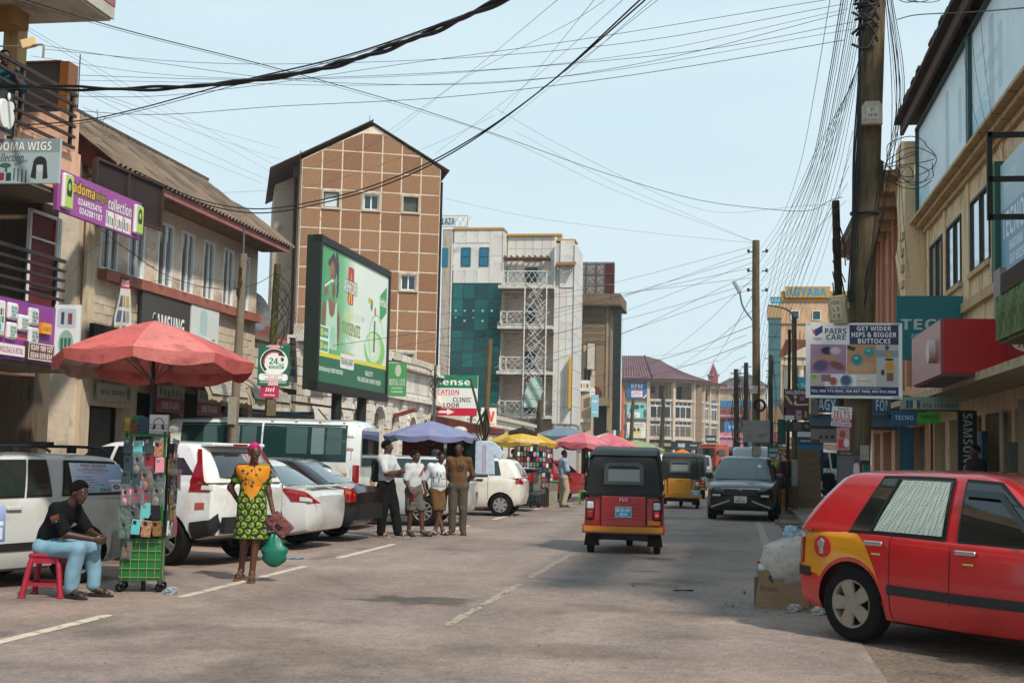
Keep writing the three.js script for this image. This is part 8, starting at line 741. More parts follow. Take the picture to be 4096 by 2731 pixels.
const tee=cv(128,128,'#cdd0d2',(g)=>{g.strokeStyle='#33363a';g.lineWidth=2;g.beginPath();[[38,60],[52,58],[56,40],[62,74],[68,46],[74,64],[92,58]].forEach(([x,y],i)=>(i?g.lineTo(x,y):g.moveTo(x,y)));g.stroke();tx(g,'faith over fear',42,82,46,8,'#33363a','italic','serif');rc(g,'#33363a',40,52,3,22);});
p=person({label:'young man in oversized white printed T-shirt and brown shorts leaning back with legs crossed',pos:[-5.78,0,-25.25],ry:0.25,s:0.93,J:{pelvis:[0,0.92,-0.03],head:[0.03,1.61,0.02],hipL:[0.08,0.9,-0.03],hipR:[-0.09,0.9,-0.03],kneL:[0.04,0.5,0.12],kneR:[-0.02,0.5,0.1],ankL:[-0.06,0.085,0.18],ankR:[0.1,0.085,0.2],toeL:[-0.1,0.035,0.33],toeR:[0.16,0.035,0.35],elL:[0.28,1.14,-0.06],wrL:[0.24,0.95,-0.16],elR:[-0.3,1.14,-0.06],wrR:[-0.24,0.95,-0.16]},hy:0.4,hr:-0.1,hair:0.012,shoe:slide,strap:m('#a9aaac',0.7),wear:[{n:'shirt',uv:2,y0:0.75,y1:1.55,f:shirt(0.95,0.022),m:tee,cut:[[0,-1,0,-0.8]],fold:0.009},{n:'shorts',f:trousers(0.9,0.03),m:m('#6d4f33',0.9,'cloth',0.3),cut:[[0,-1,0,-0.5]]}]});mesh('headphones',new THREE.TorusGeometry(0.095,0.012,8,20,PI),black,p,[0.03,1.63,0.0],[0,0.4,0]);for(const s of[1,-1])mesh('ear_cup',once('ecup',()=>at(cylG(0.035,0.035,0.03,12),0,0,0,0,0,PI/2)),black,p,[0.03+s*0.088,1.62,0.01-s*0.03]);
p=person({label:'tall young man in brown sweatshirt with hands behind his back rightmost of the four',pos:[-5.38,0,-25.2],ry:0.1,s:1.03,J:{elL:[0.27,1.14,-0.1],wrL:[0.1,0.98,-0.2],elR:[-0.26,1.13,-0.08],wrR:[-0.1,0.96,-0.2],toeL:[0.14,0.035,0.12],toeR:[-0.16,0.035,0.1]},hy:-0.15,hair:0.014,shoe:m('#4a3428',0.7),wear:[{n:'sweatshirt',f:shirt(1.9,0.01),m:m('#6f4f35',0.9,'cloth',0.4),cut:[[0,-1,0,-0.9]],fold:0.006},{n:'trousers',f:trousers(1.95,0.016),m:m('#5a5146',0.9,'cloth',0.4),fold:0.008}]});mesh('chest_emblem',bars([[-0.03,0,0,0.012,0.09,0.006],[0,0,0,0.012,0.09,0.006],[0.03,0.03,0,0.05,0.012,0.006],[0.03,-0.03,0,0.05,0.012,0.006],[0.055,0,0,0.012,0.06,0.006]]),black,p,[0.06,1.3,0.155],[-0.05,0.15,0]);tube(p,'neck_cord',black,[[-0.06,1.45,0.06],[0,1.3,0.155],[0.06,1.45,0.06]],0.005,4);
// others
person({label:'man in pale blue shirt and beige trousers standing by the yellow umbrella stall',pos:[-5.3,0,-40.4],ry:PI/2+0.5,J:{kneR:[-0.1,0.5,0.08],elR:[-0.24,1.12,0.04],wrR:[-0.2,0.9,0.16]},hy:0.2,hair:0.008,shoe:m('#4a3428',0.7),wear:[{n:'shirt',f:shirt(0.9,0.03),m:m('#9aa9c4',0.85,'cloth',0.4),cut:[[0,-1,0,-0.86]]},{n:'trousers',f:trousers(1.95,0.03),m:m('#b3a491',0.9,'cloth',0.4)}]});
const lo=(label,pos,ry,c1,c2,J={},extra={})=>person({label,pos,ry,lo:1,J,shoe:slide,wear:[{n:'shirt',f:shirt(0.9,0.03),m:m(c1,0.9),cut:[[0,-1,0,-0.88]]},{n:'trousers',f:trousers(1.95,0.025),m:m(c2,0.9)}],...extra});
lo('man in dark green shirt phoning on the upper balcony at the left edge',[-10.78,5.66,-17.4],PI/2-0.6,'#12424c','#22201f',{elR:[-0.26,1.2,0.12],wrR:[-0.12,1.52,0.12],elL:[0.26,1.2,0.12],wrL:[0.05,1.42,0.18]});
lo('woman in dark patterned top beside the stacked cartons',[2.35,0.2,-42.2],2.6,'#2a2624','#1c1a1c');lo('man in black shirt behind the stacked cartons',[2.0,0.2,-41.9],2.2,'#121315','#1d1d1f');lo('man in white robe and sun hat walking beyond the second pole',[0.15,0,-58],0.4,'#b5b5b6','#a9a8a6',{},{hair:0.03,hairM:m('#b59a7a',0.9)});lo('trader with bushy hair behind the yellow umbrella stall',[-7.4,0,-43.5],0.6,'#3a2f2c','#22201f',{},{hair:0.035});lo('pedestrian in dark clothes below the far orange umbrella',[-4.5,0,-108],0,'#22303a','#1c1c1e');lo('pedestrian in white shirt beside the far small van',[-6.4,0,-100],0.5,'#a9adb4','#2a2c3a');lo('person in a cap in the shade of the right shop doorway',[4.35,0.2,-25.3],-1.2,'#17181a','#121213');lo('second pedestrian in pale top beyond the far orange umbrella',[-3.9,0,-112],0.2,'#8d8f94','#2a2a2c');
}
// ---------- umbrellas ----------
function umbrella(label,pos,R,H,cols,o={}){
const t=thing('market_umbrella',label,'umbrella',pos,o.ry??0.2,o.group),n=o.n??8,rise=o.rise??0.42,val=o.val??0.16,tilt=o.tilt??[0,0],top=new THREE.Group();
const Y=(r)=>rise*(1-0.72*(r/R)-0.28*(r/R)**2),Q=(a,r,dy=0)=>{const x=r*Math.cos(a),z=r*Math.sin(a);return[x,H+Y(r)+dy+x*tilt[0]+z*tilt[1],z];};
for(let k=0;k<n;k++){const a0=(k*2*PI)/n,a1=((k+1)*2*PI)/n,mt=typeof cols==='string'?m(cols,0.85,'cloth',0.7):cols[k % cols.length],at2=(u,v)=>{const r=R*v,ch=Math.cos(PI/n)/Math.cos(lerp(-PI/n,PI/n,u));return Q(lerp(a0,a1,u),r*lerp(1,ch,0.85),-0.05*R*Math.sin(PI*u)*v*v);};
const p=mesh('canopy_panel',gridGeo(8,8,at2),mt,t);if(val)mesh('valance',gridGeo(8,2,(u,v)=>{const q=at2(u,1);return[q[0]*(1-0.02*v),q[1]-val*v*(0.75+0.35*Math.sin(PI*u))*(1+rr(-0.05,0.05)),q[2]*(1-0.02*v)];}),o.vm??mt,p);tube(t,'rib',steel,[Q(a0,0.06,-0.03),Q(a0,R*0.5,-0.025),Q(a0,R*0.97,-0.02)],0.008,5);tube(t,'strut',steel,[[0,H-0.25,0],Q(a0,R*0.5,-0.03)],0.007,4);}
CY(t,'pole',m('#15181c',0.5),0,(H+rise)/2,0,0.024,0.024,H+rise,0,0,10);CY(t,'finial',m('#15181c',0.5),0,H+rise+0.03,0,0.02,0.03,0.08);return t;
}
{
const rd=m('#d66e6e',0.85,'grime',0.9),rd2=m('#dd8482',0.85,'grime',0.8),wo=m('#c9b6b2',0.85,'grime',0.6);
umbrella('large faded red umbrella over the phone case trolley',[-6.5,0,-13.8],1.13,2.56,[rd,rd2,rd,rd,wo,rd2,rd2,rd],{rise:0.46,val:0.14,ry:0.25,n:8,tilt:[0,0.07]});
umbrella('blue-violet umbrella over the textile stall behind the four men',[-7.1,0,-30],1.12,1.98,'#8688ac',{rise:0.36,val:0.12});
const ye=m('#d2aa48',0.85,'grime',0.8),y2=m('#dab85e',0.85,'grime',0.9),pr=cv(256,128,'#bd9740',(g)=>{el(g,'#2f4a6a',128,60,34,16);tx(g,'MTN',108,52,40,16,'#c9b86a');tx(g,'everywhere you go',30,108,190,16,'#2a241c','italic bold','serif');}),kn=m('#3a2a1c',0.9,'rust',0.15);
const yt=umbrella('yellow telecom umbrella with a brown cloth patch on top',[-6.75,0,-41.2],1.14,1.98,[ye,y2,ye,y2],{rise:0.46,val:0.14,ry:0.1});
mesh('cloth_patch',gridGeo(6,6,(u,v)=>{const x=lerp(-0.42,0.5,u),z=lerp(-0.1,0.55,v),r=Math.hypot(x,z);return[x,1.98+0.46*(1-0.72*(r/1.14)-0.28*(r/1.14)**2)+0.03,z];}),kn,yt);
for(const[a,s,f]of[[1.35,'024 + 054 = MTN',0.8],[2.2,'everywhere you go',0.85]]){const x=Math.cos(a)*0.98,z=Math.sin(a)*0.98;panel(yt,'valance_print',x*1.07,2.0,z*1.07,0.72,0.1,0.006,s[0]==='0'?cv(160,24,'#bd9740',(g)=>tx(g,s,6,4,148,16,'#2a241c')):pr,'#bd9740',PI/2-a,-0.5);}
const pk=m('#d0707f',0.85,'grime',0.9),pk2=m('#da8591',0.85,'grime',0.8),pw=m('#e2d4d2',0.85,'grime',0.6);
umbrella('pink umbrella nearest the yellow telecom umbrella',[-5.35,0,-46.2],1.15,2.02,[pk,pk2],{rise:0.42,val:0.2,tilt:[-0.05,0.02]});umbrella('pink and white umbrella over the wall of phone cases',[-4.75,0,-48.6],1.2,1.98,[pk2,pk,pk2,pw],{rise:0.5,val:0.24});umbrella('grey-blue umbrella behind the pink ones',[-6.6,0,-50.5],1.3,2.35,'#6d7f8c',{rise:0.36});umbrella('pale green umbrella right of the pink umbrellas',[-4.5,0,-59],1.35,1.95,'#8d9a72',{rise:0.42});umbrella('bright orange umbrella at the far end of the street',[-4.5,0,-110],0.85,1.95,'#d0701a',{rise:0.4,val:0.05});umbrella('small red umbrella behind the red three-wheeler canopy',[-6.6,0,-104],1.0,2.2,'#a8323a',{rise:0.35,val:0.05});
}
// ---------- phone case trolley and stalls ----------
const caseM=['#17181a','#1f2124','#b03a50','#d8879a','#d9a080','#34505c','#5fb5b8','#b9bcc0','#a82a3a','#e2dedb','#5fae94','#d0507a','#24303f','#b08a4a'].map((c,i)=>(i % 3===1?m(c,0.35,'rust',0.06,{bump:0}):i % 3===2?m(c,0.35,'speck',0.3,{bump:0}):m(c,0.3))),bagM=m('#b9bdbf',0.12,undefined,1,{transmission:0.85,thickness:0});
const caseG=()=>once('caseG',()=>ext([[-0.036,-0.07],[0.036,-0.07],[0.04,-0.064],[0.04,0.064],[0.036,0.07],[-0.036,0.07],[-0.04,0.064],[-0.04,-0.064]],0.01,[],0.003)),camG=()=>once('camG',()=>rbx(0.032,0.036,0.008,0.006)),bagG=()=>once('bagG',()=>gridGeo(5,7,(u,v)=>[lerp(-0.055,0.055,u),lerp(-0.09,0.12,v),0.016+0.006*Math.sin(u*9+v*5)+0.004*Math.sin(v*17)]));
function hangCase(p,x,y,z,ry,s=1,bag=true){const c=mesh('phone_case',caseG(),pick(caseM),p,[x,y,z],[rr(-0.08,0.04),ry+rr(-0.12,0.12),rr(-0.12,0.12)]);c.scale.setScalar(s);if(s>0.9)mesh('camera_bump',camG(),caseM[rnd()<0.7?0:7],c,[-0.014,0.044,0.014]);if(bag){mesh('clear_bag',bagG(),bagM,c);}return c;}
{
const t=thing('phone_case_trolley','green wheeled trolley hung with bagged phone cases under the red umbrella','trolley',[-6.5,0,-13.75],0.3),gn=m('#0f6a2a',0.5,'dirt',0.5,{bump:0}),W=0.44,D=0.34;
B(t,'bin',gn,0,0.36,0,W,0.46,D);{const l=[];for(let i=0;i<6;i++)l.push([-W/2+0.03+i*0.088,0.36,D/2+0.012,0.006,0.44,0.006]);for(let j=0;j<5;j++)l.push([0,0.17+j*0.095,D/2+0.018,W,0.006,0.006]);mesh('bin_mesh',bars(l),m('#8d8a5a',0.5),t);}
for(const[x,z]of[[-1,-1],[1,-1],[-1,1],[1,1]]){B(t,'upright',gn,x*(W/2-0.015),1.17,z*(D/2-0.015),0.03,1.18,0.03);const c=mesh('caster',at(new THREE.TorusGeometry(0.035,0.018,8,16),0,0,0),rubber,t,[x*0.21,0.053,z*0.13],[0,0.5,0]);B(c,'caster_fork',steel,0,0.06,0,0.03,0.05,0.05);}
for(const y of[0.62,1.72])B(t,'frame_rail',gn,0,y,0,W,0.03,D);{const l=[];for(let i=0;i<12;i++)l.push([-W/2+0.02+i*0.042,1.2,D/2-0.03,0.004,1.05,0.004]);for(let j=0;j<8;j++)l.push([0,0.75+j*0.14,D/2-0.03,W,0.004,0.004]);mesh('wire_panel',bars(l),steel,t);for(let y=0;y<3;y++)mesh('basket_wire',bars([[0,1.76+y*0.04,D/2+0.03,W+0.06,0.006,0.006],[W/2+0.03,1.76+y*0.04,0,0.006,0.006,D+0.06],[-W/2-0.03,1.76+y*0.04,0,0.006,0.006,D+0.06]]),m('#5a4a3a',0.6),t);}
B(t,'black_sheet',m('#121314',0.7),0,0.66,D/2+0.01,W+0.04,0.12,0.012);let y=1.58;for(let r=0;r<6;r++,y-=0.175)for(let c=0;c<4;c++)hangCase(t,-0.17+c*0.112+(r % 2)*0.02-0.01,y+rr(-0.02,0.02),D/2+0.03+rr(0,0.06)+r*0.008,0,rr(1.1,1.25),rnd()<0.35);for(let r=0;r<6;r++)for(let c=0;c<4;c++)hangCase(t,W/2+0.04+rr(0,0.05),1.55-r*0.17,-0.13+c*0.085,PI/2-0.4+rr(-0.3,0.3),1.15,rnd()<0.35);hangCase(t,-0.14,0.46,D/2+0.04,0);
// boxes in the top basket stand on it as goods of their own
const G=(n,l,x,z,w,h,d,mt,side)=>{const a=thing(n,l,'box',[-6.5+x*Math.cos(0.3)+z*Math.sin(0.3),1.74,-13.75-x*Math.sin(0.3)+z*Math.cos(0.3)],0.3);panel(a,'carton',0,h/2,0,w,h,d,mt,side);};
G('headphone_box','white box printed with black headphones on top of the trolley',0.13,0.1,0.2,0.21,0.12,cv(128,132,'#c9c9c8',(g)=>{g.strokeStyle='#2a2c30';g.lineWidth=6;g.beginPath();g.arc(64,60,34,PI*0.95,PI*2.05);g.stroke();el(g,'#2a2c30',34,86,10,22,0.25);el(g,'#2a2c30',94,86,10,22,-0.25);}),'#bdbdbc');const cb=m('#143f58',0.6),og=m('#8a4a34',0.6,'rust',0.1),gy=m('#3f7a4a',0.6),yl=m('#b3982a',0.6);G('charger_box','blue charger box beside the headphone box',-0.03,0.1,0.1,0.18,0.1,cb,'#10344a');G('earphone_box','orange and black earphone box in the trolley basket',-0.13,0.11,0.09,0.13,0.08,og,'#22201f');G('cable_box','small green cable box at the back of the trolley basket',-0.12,-0.06,0.12,0.2,0.1,gy,'#2f5a3a');G('adapter_box','yellow box at the left corner of the trolley basket',-0.22,0.02,0.06,0.17,0.08,yl,'#8d7a22');
// second rack under the yellow umbrella
const rack=(label,pos,ry,w,h,cols,rows,sc)=>{const k=thing('phone_case_rack',label,'display rack',pos,ry);mesh('frame',bars([[-w/2,h/2,0,0.04,h,0.04],[w/2,h/2,0,0.04,h,0.04],[0,h,0,w,0.04,0.04],[0,0.55,0,w,0.04,0.04],[-w/2,h/2,-0.45,0.04,h,0.04],[w/2,h/2,-0.45,0.04,h,0.04]]),m('#3a342c',0.7),k);B(k,'backing',m('#22201e',0.9),0,(h+0.55)/2,-0.03,w,h-0.55,0.02);B(k,'black_cover',m('#17191a',0.5),0,0.3,0.02,w,0.5,0.04);for(let r=0;r<rows;r++)for(let c=0;c<cols;c++)hangCase(k,lerp(-w/2+0.06,w/2-0.06,c/(cols-1)),lerp(0.68,h-0.08,r/(rows-1)),0.03+rr(0,0.03),0,sc,false);return k;};
rack('phone case rack below the yellow telecom umbrella',[-6.2,0,-39.6],0.25,0.9,1.85,9,8,0.9);rack('side rack of phone cases facing the man in pale blue',[-5.72,0,-39.9],1.2,0.5,1.8,5,8,0.9);rack('wide wall of phone cases under the pink umbrellas',[-4.85,0,-47.6],0.1,1.45,1.9,14,10,0.8);const wk=thing('wheeled_crate','wire crate on wheels with rubbish below the yellow umbrella rack','crate',[-6.3,0,-39.2],0.2);{const l=[];for(let i=0;i<9;i++)l.push([-0.45+i*0.112,0.34,0.2,0.012,0.5,0.012],[-0.45+i*0.112,0.34,-0.2,0.012,0.5,0.012]);for(let j=0;j<5;j++)l.push([0,0.12+j*0.12,0.2,0.92,0.012,0.012]);mesh('wire_cage',bars(l),m('#3a342c',0.7),wk);for(const x of[-0.4,0.4])mesh('wheel',new THREE.TorusGeometry(0.05,0.025,6,14),rubber,wk,[x,0.075,0.2]);RB(wk,'rag_heap',m('#14333a',0.9,'cloth',0.3),0,0.28,0,0.8,0.4,0.36,0.12);}
const bn=thing('bin_stack','white paper boxes with a green lid beside the man in pale blue','box stack',[-5.62,0,-40.1],0.1);B(bn,'lower_box',m('#a9a298',0.8,'grime',0.4),0,0.25,0,0.36,0.5,0.36);B(bn,'upper_box',m('#8d8478',0.8,'grime',0.4),0.01,0.63,0,0.33,0.26,0.33,0,0.1);RB(bn,'green_lid',m('#1f7a4a',0.5),0,0.79,0,0.4,0.06,0.36,0.02);const gs=thing('plastic_stool','green plastic stool behind the man in pale blue','stool',[-4.95,0,-43.2]);RB(gs,'seat',m('#4f9a1f',0.5),0,0.43,0,0.34,0.05,0.34,0.02);for(const[a,b]of[[1,1],[1,-1],[-1,1],[-1,-1]])tube(gs,'leg',m('#4f9a1f',0.5),[[a*0.13,0.42,b*0.13],[a*0.18,0.01,b*0.18]],0.03,6);
// textiles below the blue umbrella
const drape=(label,pos,ry,w,h,mt,cat='cloth')=>{const k=thing('hanging_cloth',label,cat,pos,ry),g=gridGeo(16,8,(u,v)=>[lerp(-w/2,w/2,u),v*h,0.04*Math.sin(u*15)*(1.2-v)]);mesh('cloth',g,mt,k);B(k,'hanger_rod',steel,0,h+0.01,0,w,0.02,0.02);};
drape('orange and black printed cloth hanging under the blue-violet umbrella',[-7.35,1.2,-30.3],0.1,1.0,0.75,m('#a83f22',0.9,'rust',0.12));drape('dark red patterned cloth hanging right of the orange cloth',[-6.5,0.8,-30.2],0,0.5,1.1,m('#3a1618',0.9,'rust',0.1));drape('dark green garment hanging near the tall man head',[-6.2,1.2,-29.9],0.2,0.4,0.7,m('#14201f',0.9));const bs=thing('hanging_shirt','pale blue striped shirt hanging at the right end of the textile stall','shirt',[-5.9,1.12,-30.6],0.1),bm=m('#c9d8ec',0.85,'cloth',0.4);mesh('shirt_body',ext([[-0.26,0],[0.26,0],[0.24,0.55],[0.42,0.42],[0.52,0.58],[0.26,0.86],[0.08,0.9],[-0.08,0.9],[-0.26,0.86],[-0.4,0.6],[-0.28,0.45]],0.05,[],0.02),bm,bs);for(const x of[-0.06,-0.02,0.02])B(bs,'red_stripe',m('#a8484a',0.8),x,0.42,0.075,0.01,0.8,0.004);bs.scale.setScalar(0.85);
}
// ---------- right pavement goods, rubbish ----------
{
const cb=m('#7d6144',0.9,'grime',0.6),pr=cv(96,96,'#7d6144',(g)=>{g.strokeStyle='#4a3828';g.lineWidth=2;pg(g,'#7d6144',[[20,48],[48,28],[76,48],[48,68]]);g.beginPath();[[20,48],[48,28],[76,48],[48,68],[20,48]].forEach(([x,y],i)=>(i?g.lineTo(x,y):g.moveTo(x,y)));g.stroke();rc(g,'#6a5038',0,46,96,2);});
['bottom','second','third','topmost'].forEach((n,i)=>{const t=thing('carton',`brown carton with diamond mark, ${n} of the pavement stack`,'carton',[1.98+rr(-0.02,0.02),0.2+i*0.435,-40.4],rr(-0.05,0.05));panel(t,'box_body',0,0.2175,0,i===3?0.92:1.0,0.43,0.6,pr,cb);B(t,'tape',m('#927655',0.4),0,0.43,0.0,0.06,0.004,0.6);});
const bag=(n,l,x,y,z,w,h,d,c,tex)=>{const t=thing(n,l,'bag',[x,y,z],rr(-0.3,0.3));RB(t,'bag_body',m(c,0.8,tex??'cloth',0.25),0,h/2,0,w,h,d,Math.min(w,h,d)*0.35);tube(t,'handle',black,[[-0.08,h-0.02,0],[-0.05,h+0.08,0],[0.05,h+0.08,0],[0.08,h-0.02,0]],0.012,5);};
bag('suitcase','orange hard suitcase left of the cartons',1.3,0.1,-39.8,0.4,0.66,0.25,'#b0621a','dirt');bag('duffel_bag','dark striped duffel bag on top of the orange suitcase',1.32,0.78,-39.8,0.75,0.3,0.35,'#2f2a33');bag('patterned_bag','red and black patterned bag behind the duffel',1.42,1.05,-40.1,0.36,0.55,0.3,'#5a1420','rust');bag('holdall','bright red holdall beside the patterned bag',1.18,0.95,-40.2,0.3,0.36,0.25,'#a8141c');bag('lime_bag','lime green bag on the pavement luggage pile',1.25,1.3,-40.4,0.24,0.26,0.2,'#7fae1a');bag('suitcase','dark wheeled suitcase right of the cartons',3.0,0.2,-40.9,0.45,0.85,0.3,'#16181b');bag('backpack','black backpack hung beside the dark suitcase',2.75,0.75,-40.9,0.36,0.5,0.25,'#1d1c1f');bag('white_sack','whitish sack low beside the cartons',2.62,0.2,-40.3,0.5,0.3,0.35,'#8d8a88','grime');
// rubbish by the red car
const t=thing('cardboard_box','torn open brown Kisonli cardboard box of rubbish behind the red car','box',[0.62,0,-14.75],0.0),km=cv(256,128,'#8a6a48',(g)=>{for(let i=0;i<40;i++){g.globalAlpha=0.15;el(g,'#5f452c',H2(i,3,3)*256,H2(i,4,3)*128,14,4);}g.globalAlpha=1;pg(g,'#33291f',[[34,14],[50,4],[50,14],[42,20],[50,26],[50,38],[34,24]]);tx(g,'Kisonli',12,46,52,20,'#4a3a2a');tx(g,'KISONLI',170,96,84,18,'#33291f','bold');}),kb=m('#8a6a48',0.9,'grime',0.5),fg=gridGeo(14,6,(u,v)=>[lerp(-0.42,0.44,u)+0.04*v,v*lerp(0.4,0.26,u)+(v===1?0.02*Math.sin(u*17):0),0.19-0.04*v+0.012*Math.sin(u*8+v*3)]);{const uv=[];for(let i=0;i<=14;i++)for(let j=0;j<=6;j++)uv.push(i/14,j/6);fg.setAttribute('uv',new THREE.Float32BufferAttribute(uv,2));fg.userData.own=1;}mesh('front_side',fg,km,t);for(const[u,n]of[[-0.42,'end_side'],[0.46,'end_side']])mesh(n,gridGeo(4,4,(a,v)=>[u+0.03*v*(u<0?1:-1),v*(u<0?0.4:0.26),lerp(-0.18,0.19,a)]),kb,t);mesh('back_side',gridGeo(8,3,(u,v)=>[lerp(-0.42,0.46,u),v*0.3,-0.18]),kb,t);B(t,'base',kb,0.02,0.01,0,0.86,0.012,0.36);
const sk=thing('rubbish_sack','knotted white woven sack of rubbish sitting in the cardboard box','sack',[0.62,0.24,-14.78]);sk.scale.setScalar(1.1);{const g=new THREE.SphereGeometry(0.3,30,24),p=g.attributes.position;for(let i=0;i<p.count;i++){const y=p.getY(i)/0.3,a=Math.atan2(p.getZ(i),p.getX(i)),nk=y>0.55?1-(y-0.55)*1.55:1,f=1+0.05*Math.sin(a*9+y*3)*(y>0?1:0.4)+0.03*Math.sin(a*5+y*8);p.setXYZ(i,p.getX(i)*nk*f*1.1+(y>0.5?(y-0.5)*0.16:0),p.getY(i)*(y>0.5?1.15:0.85)+0.2,p.getZ(i)*nk*f*0.8);}g.computeVertexNormals();mesh('sack_body',g,m('#c9c2bc',0.8,'grime',0.4),sk);mesh('knot',new THREE.TorusGeometry(0.06,0.03,8,14),m('#b0a8a2',0.8,'grime',0.3),sk,[0.1,0.5,0],[1.4,0.3,0]);}
const bt=thing('plastic_bottle','white plastic bottle with red cap in the cardboard box','bottle',[0.3,0.38,-14.66],0);mesh('bottle_body',new THREE.LatheGeometry([[0,0],[0.03,0],[0.034,0.02],[0.034,0.07],[0.014,0.1],[0.014,0.115]].map((q)=>new THREE.Vector2(...q)),14),m('#c9cccc',0.3),bt,[0,0,0],[0,0,0.5]);CY(bt,'cap',m('#b01c1c',0.5),-0.058,0.105,0,0.018,0.018,0.028,0,0.5);const pb=thing('plastic_bag','crumpled pale blue polythene bag on top of the sack','bag',[0.6,0.78,-14.76]);mesh('crumpled_film',(()=>{const g=new THREE.IcosahedronGeometry(0.09,3),p=g.attributes.position;for(let i=0;i<p.count;i++){const s=1+0.5*(H2(Math.round(p.getX(i)*90),Math.round(p.getY(i)*90)*7+Math.round(p.getZ(i)*90),3)-0.5);p.setXYZ(i,p.getX(i)*s,p.getY(i)*s*1.2,p.getZ(i)*s*0.7);}g.computeVertexNormals();return once('film',()=>g);})(),m('#8fa9b8',0.3),pb);
const lit=(l,x,z,w,d,c,y=0.006,film=0)=>{const q=thing('discarded_scrap',l,'rubbish',[x,y,z],rr(0,3));if(film){const f=mesh('crumpled_film',cgeo.film,m(c,0.3),q,[0,0.03,0]);f.scale.set(w/0.16,0.45,d/0.16);}else mesh('scrap',gridGeo(5,4,(u,v)=>[(u-0.5)*w,0.02*Math.abs(Math.sin(u*5+v*3)),(v-0.5)*d]),m(c,0.7),q);};
lit('crumpled clear plastic beside the phone case trolley',-6.05,-13.55,0.16,0.12,'#8a94a2',0.006,1);lit('white paper scrap between the trolley wheels',-6.45,-14.1,0.22,0.07,'#a9a9a6');lit('blue and white wrapper near the silver saloon',-6.35,-18.5,0.24,0.1,'#3f8ab0');lit('pale blue scrap near the white hatchback',-5.8,-33.6,0.3,0.12,'#8fb0c2');lit('white paper on the gutter slab',1.3,-26,0.2,0.1,'#b0b2b4',0.13);lit('blue polythene lump on the near gutter slab',1.3,-24.2,0.24,0.14,'#7f95b0',0.11,1);lit('clear plastic lump at the foot of the cardboard box',0.62,-14.35,0.14,0.1,'#a9a4a0',0.006,1);lit('crushed clear bottle beside the red car rear wheel',0.88,-14.2,0.16,0.16,'#b0aeac',0.006,1);lit('white paper strip under the red car',2.2,-13.3,0.3,0.1,'#c4c6c8');lit('dark twig on the road left of the rubbish box',-0.62,-16.0,0.26,0.02,'#3a2f28');lit('small dark twig nearer the rubbish box',0.1,-16.1,0.2,0.02,'#3a2f28');lit('tiny red scrap in mid road',-1.25,-16.4,0.07,0.04,'#8f3a44');
{const g=new THREE.BufferGeometry(),v=[];for(let i=0;i<900;i++){const near=i<260,x=near?0.55+rr(-0.7,0.9):rr(-11,1.1),z=near?-14.5+rr(-0.6,0.7):-9-rr(0,1)**1.5*30,s=rr(0.006,0.016),a=rr(0,6);for(const k of[0,2.1,4.2])v.push(x+s*Math.cos(a+k),0.006+(k===0?s*0.6:0),z+s*Math.sin(a+k));}g.setAttribute('position',new THREE.Float32BufferAttribute(v,3));g.computeVertexNormals();const o=mesh('road_grit',g,m('#6b5f54',0.95));o.userData.kind='stuff';tag(o,'scattered grit and leaf crumbs on the road surface','grit');}
}
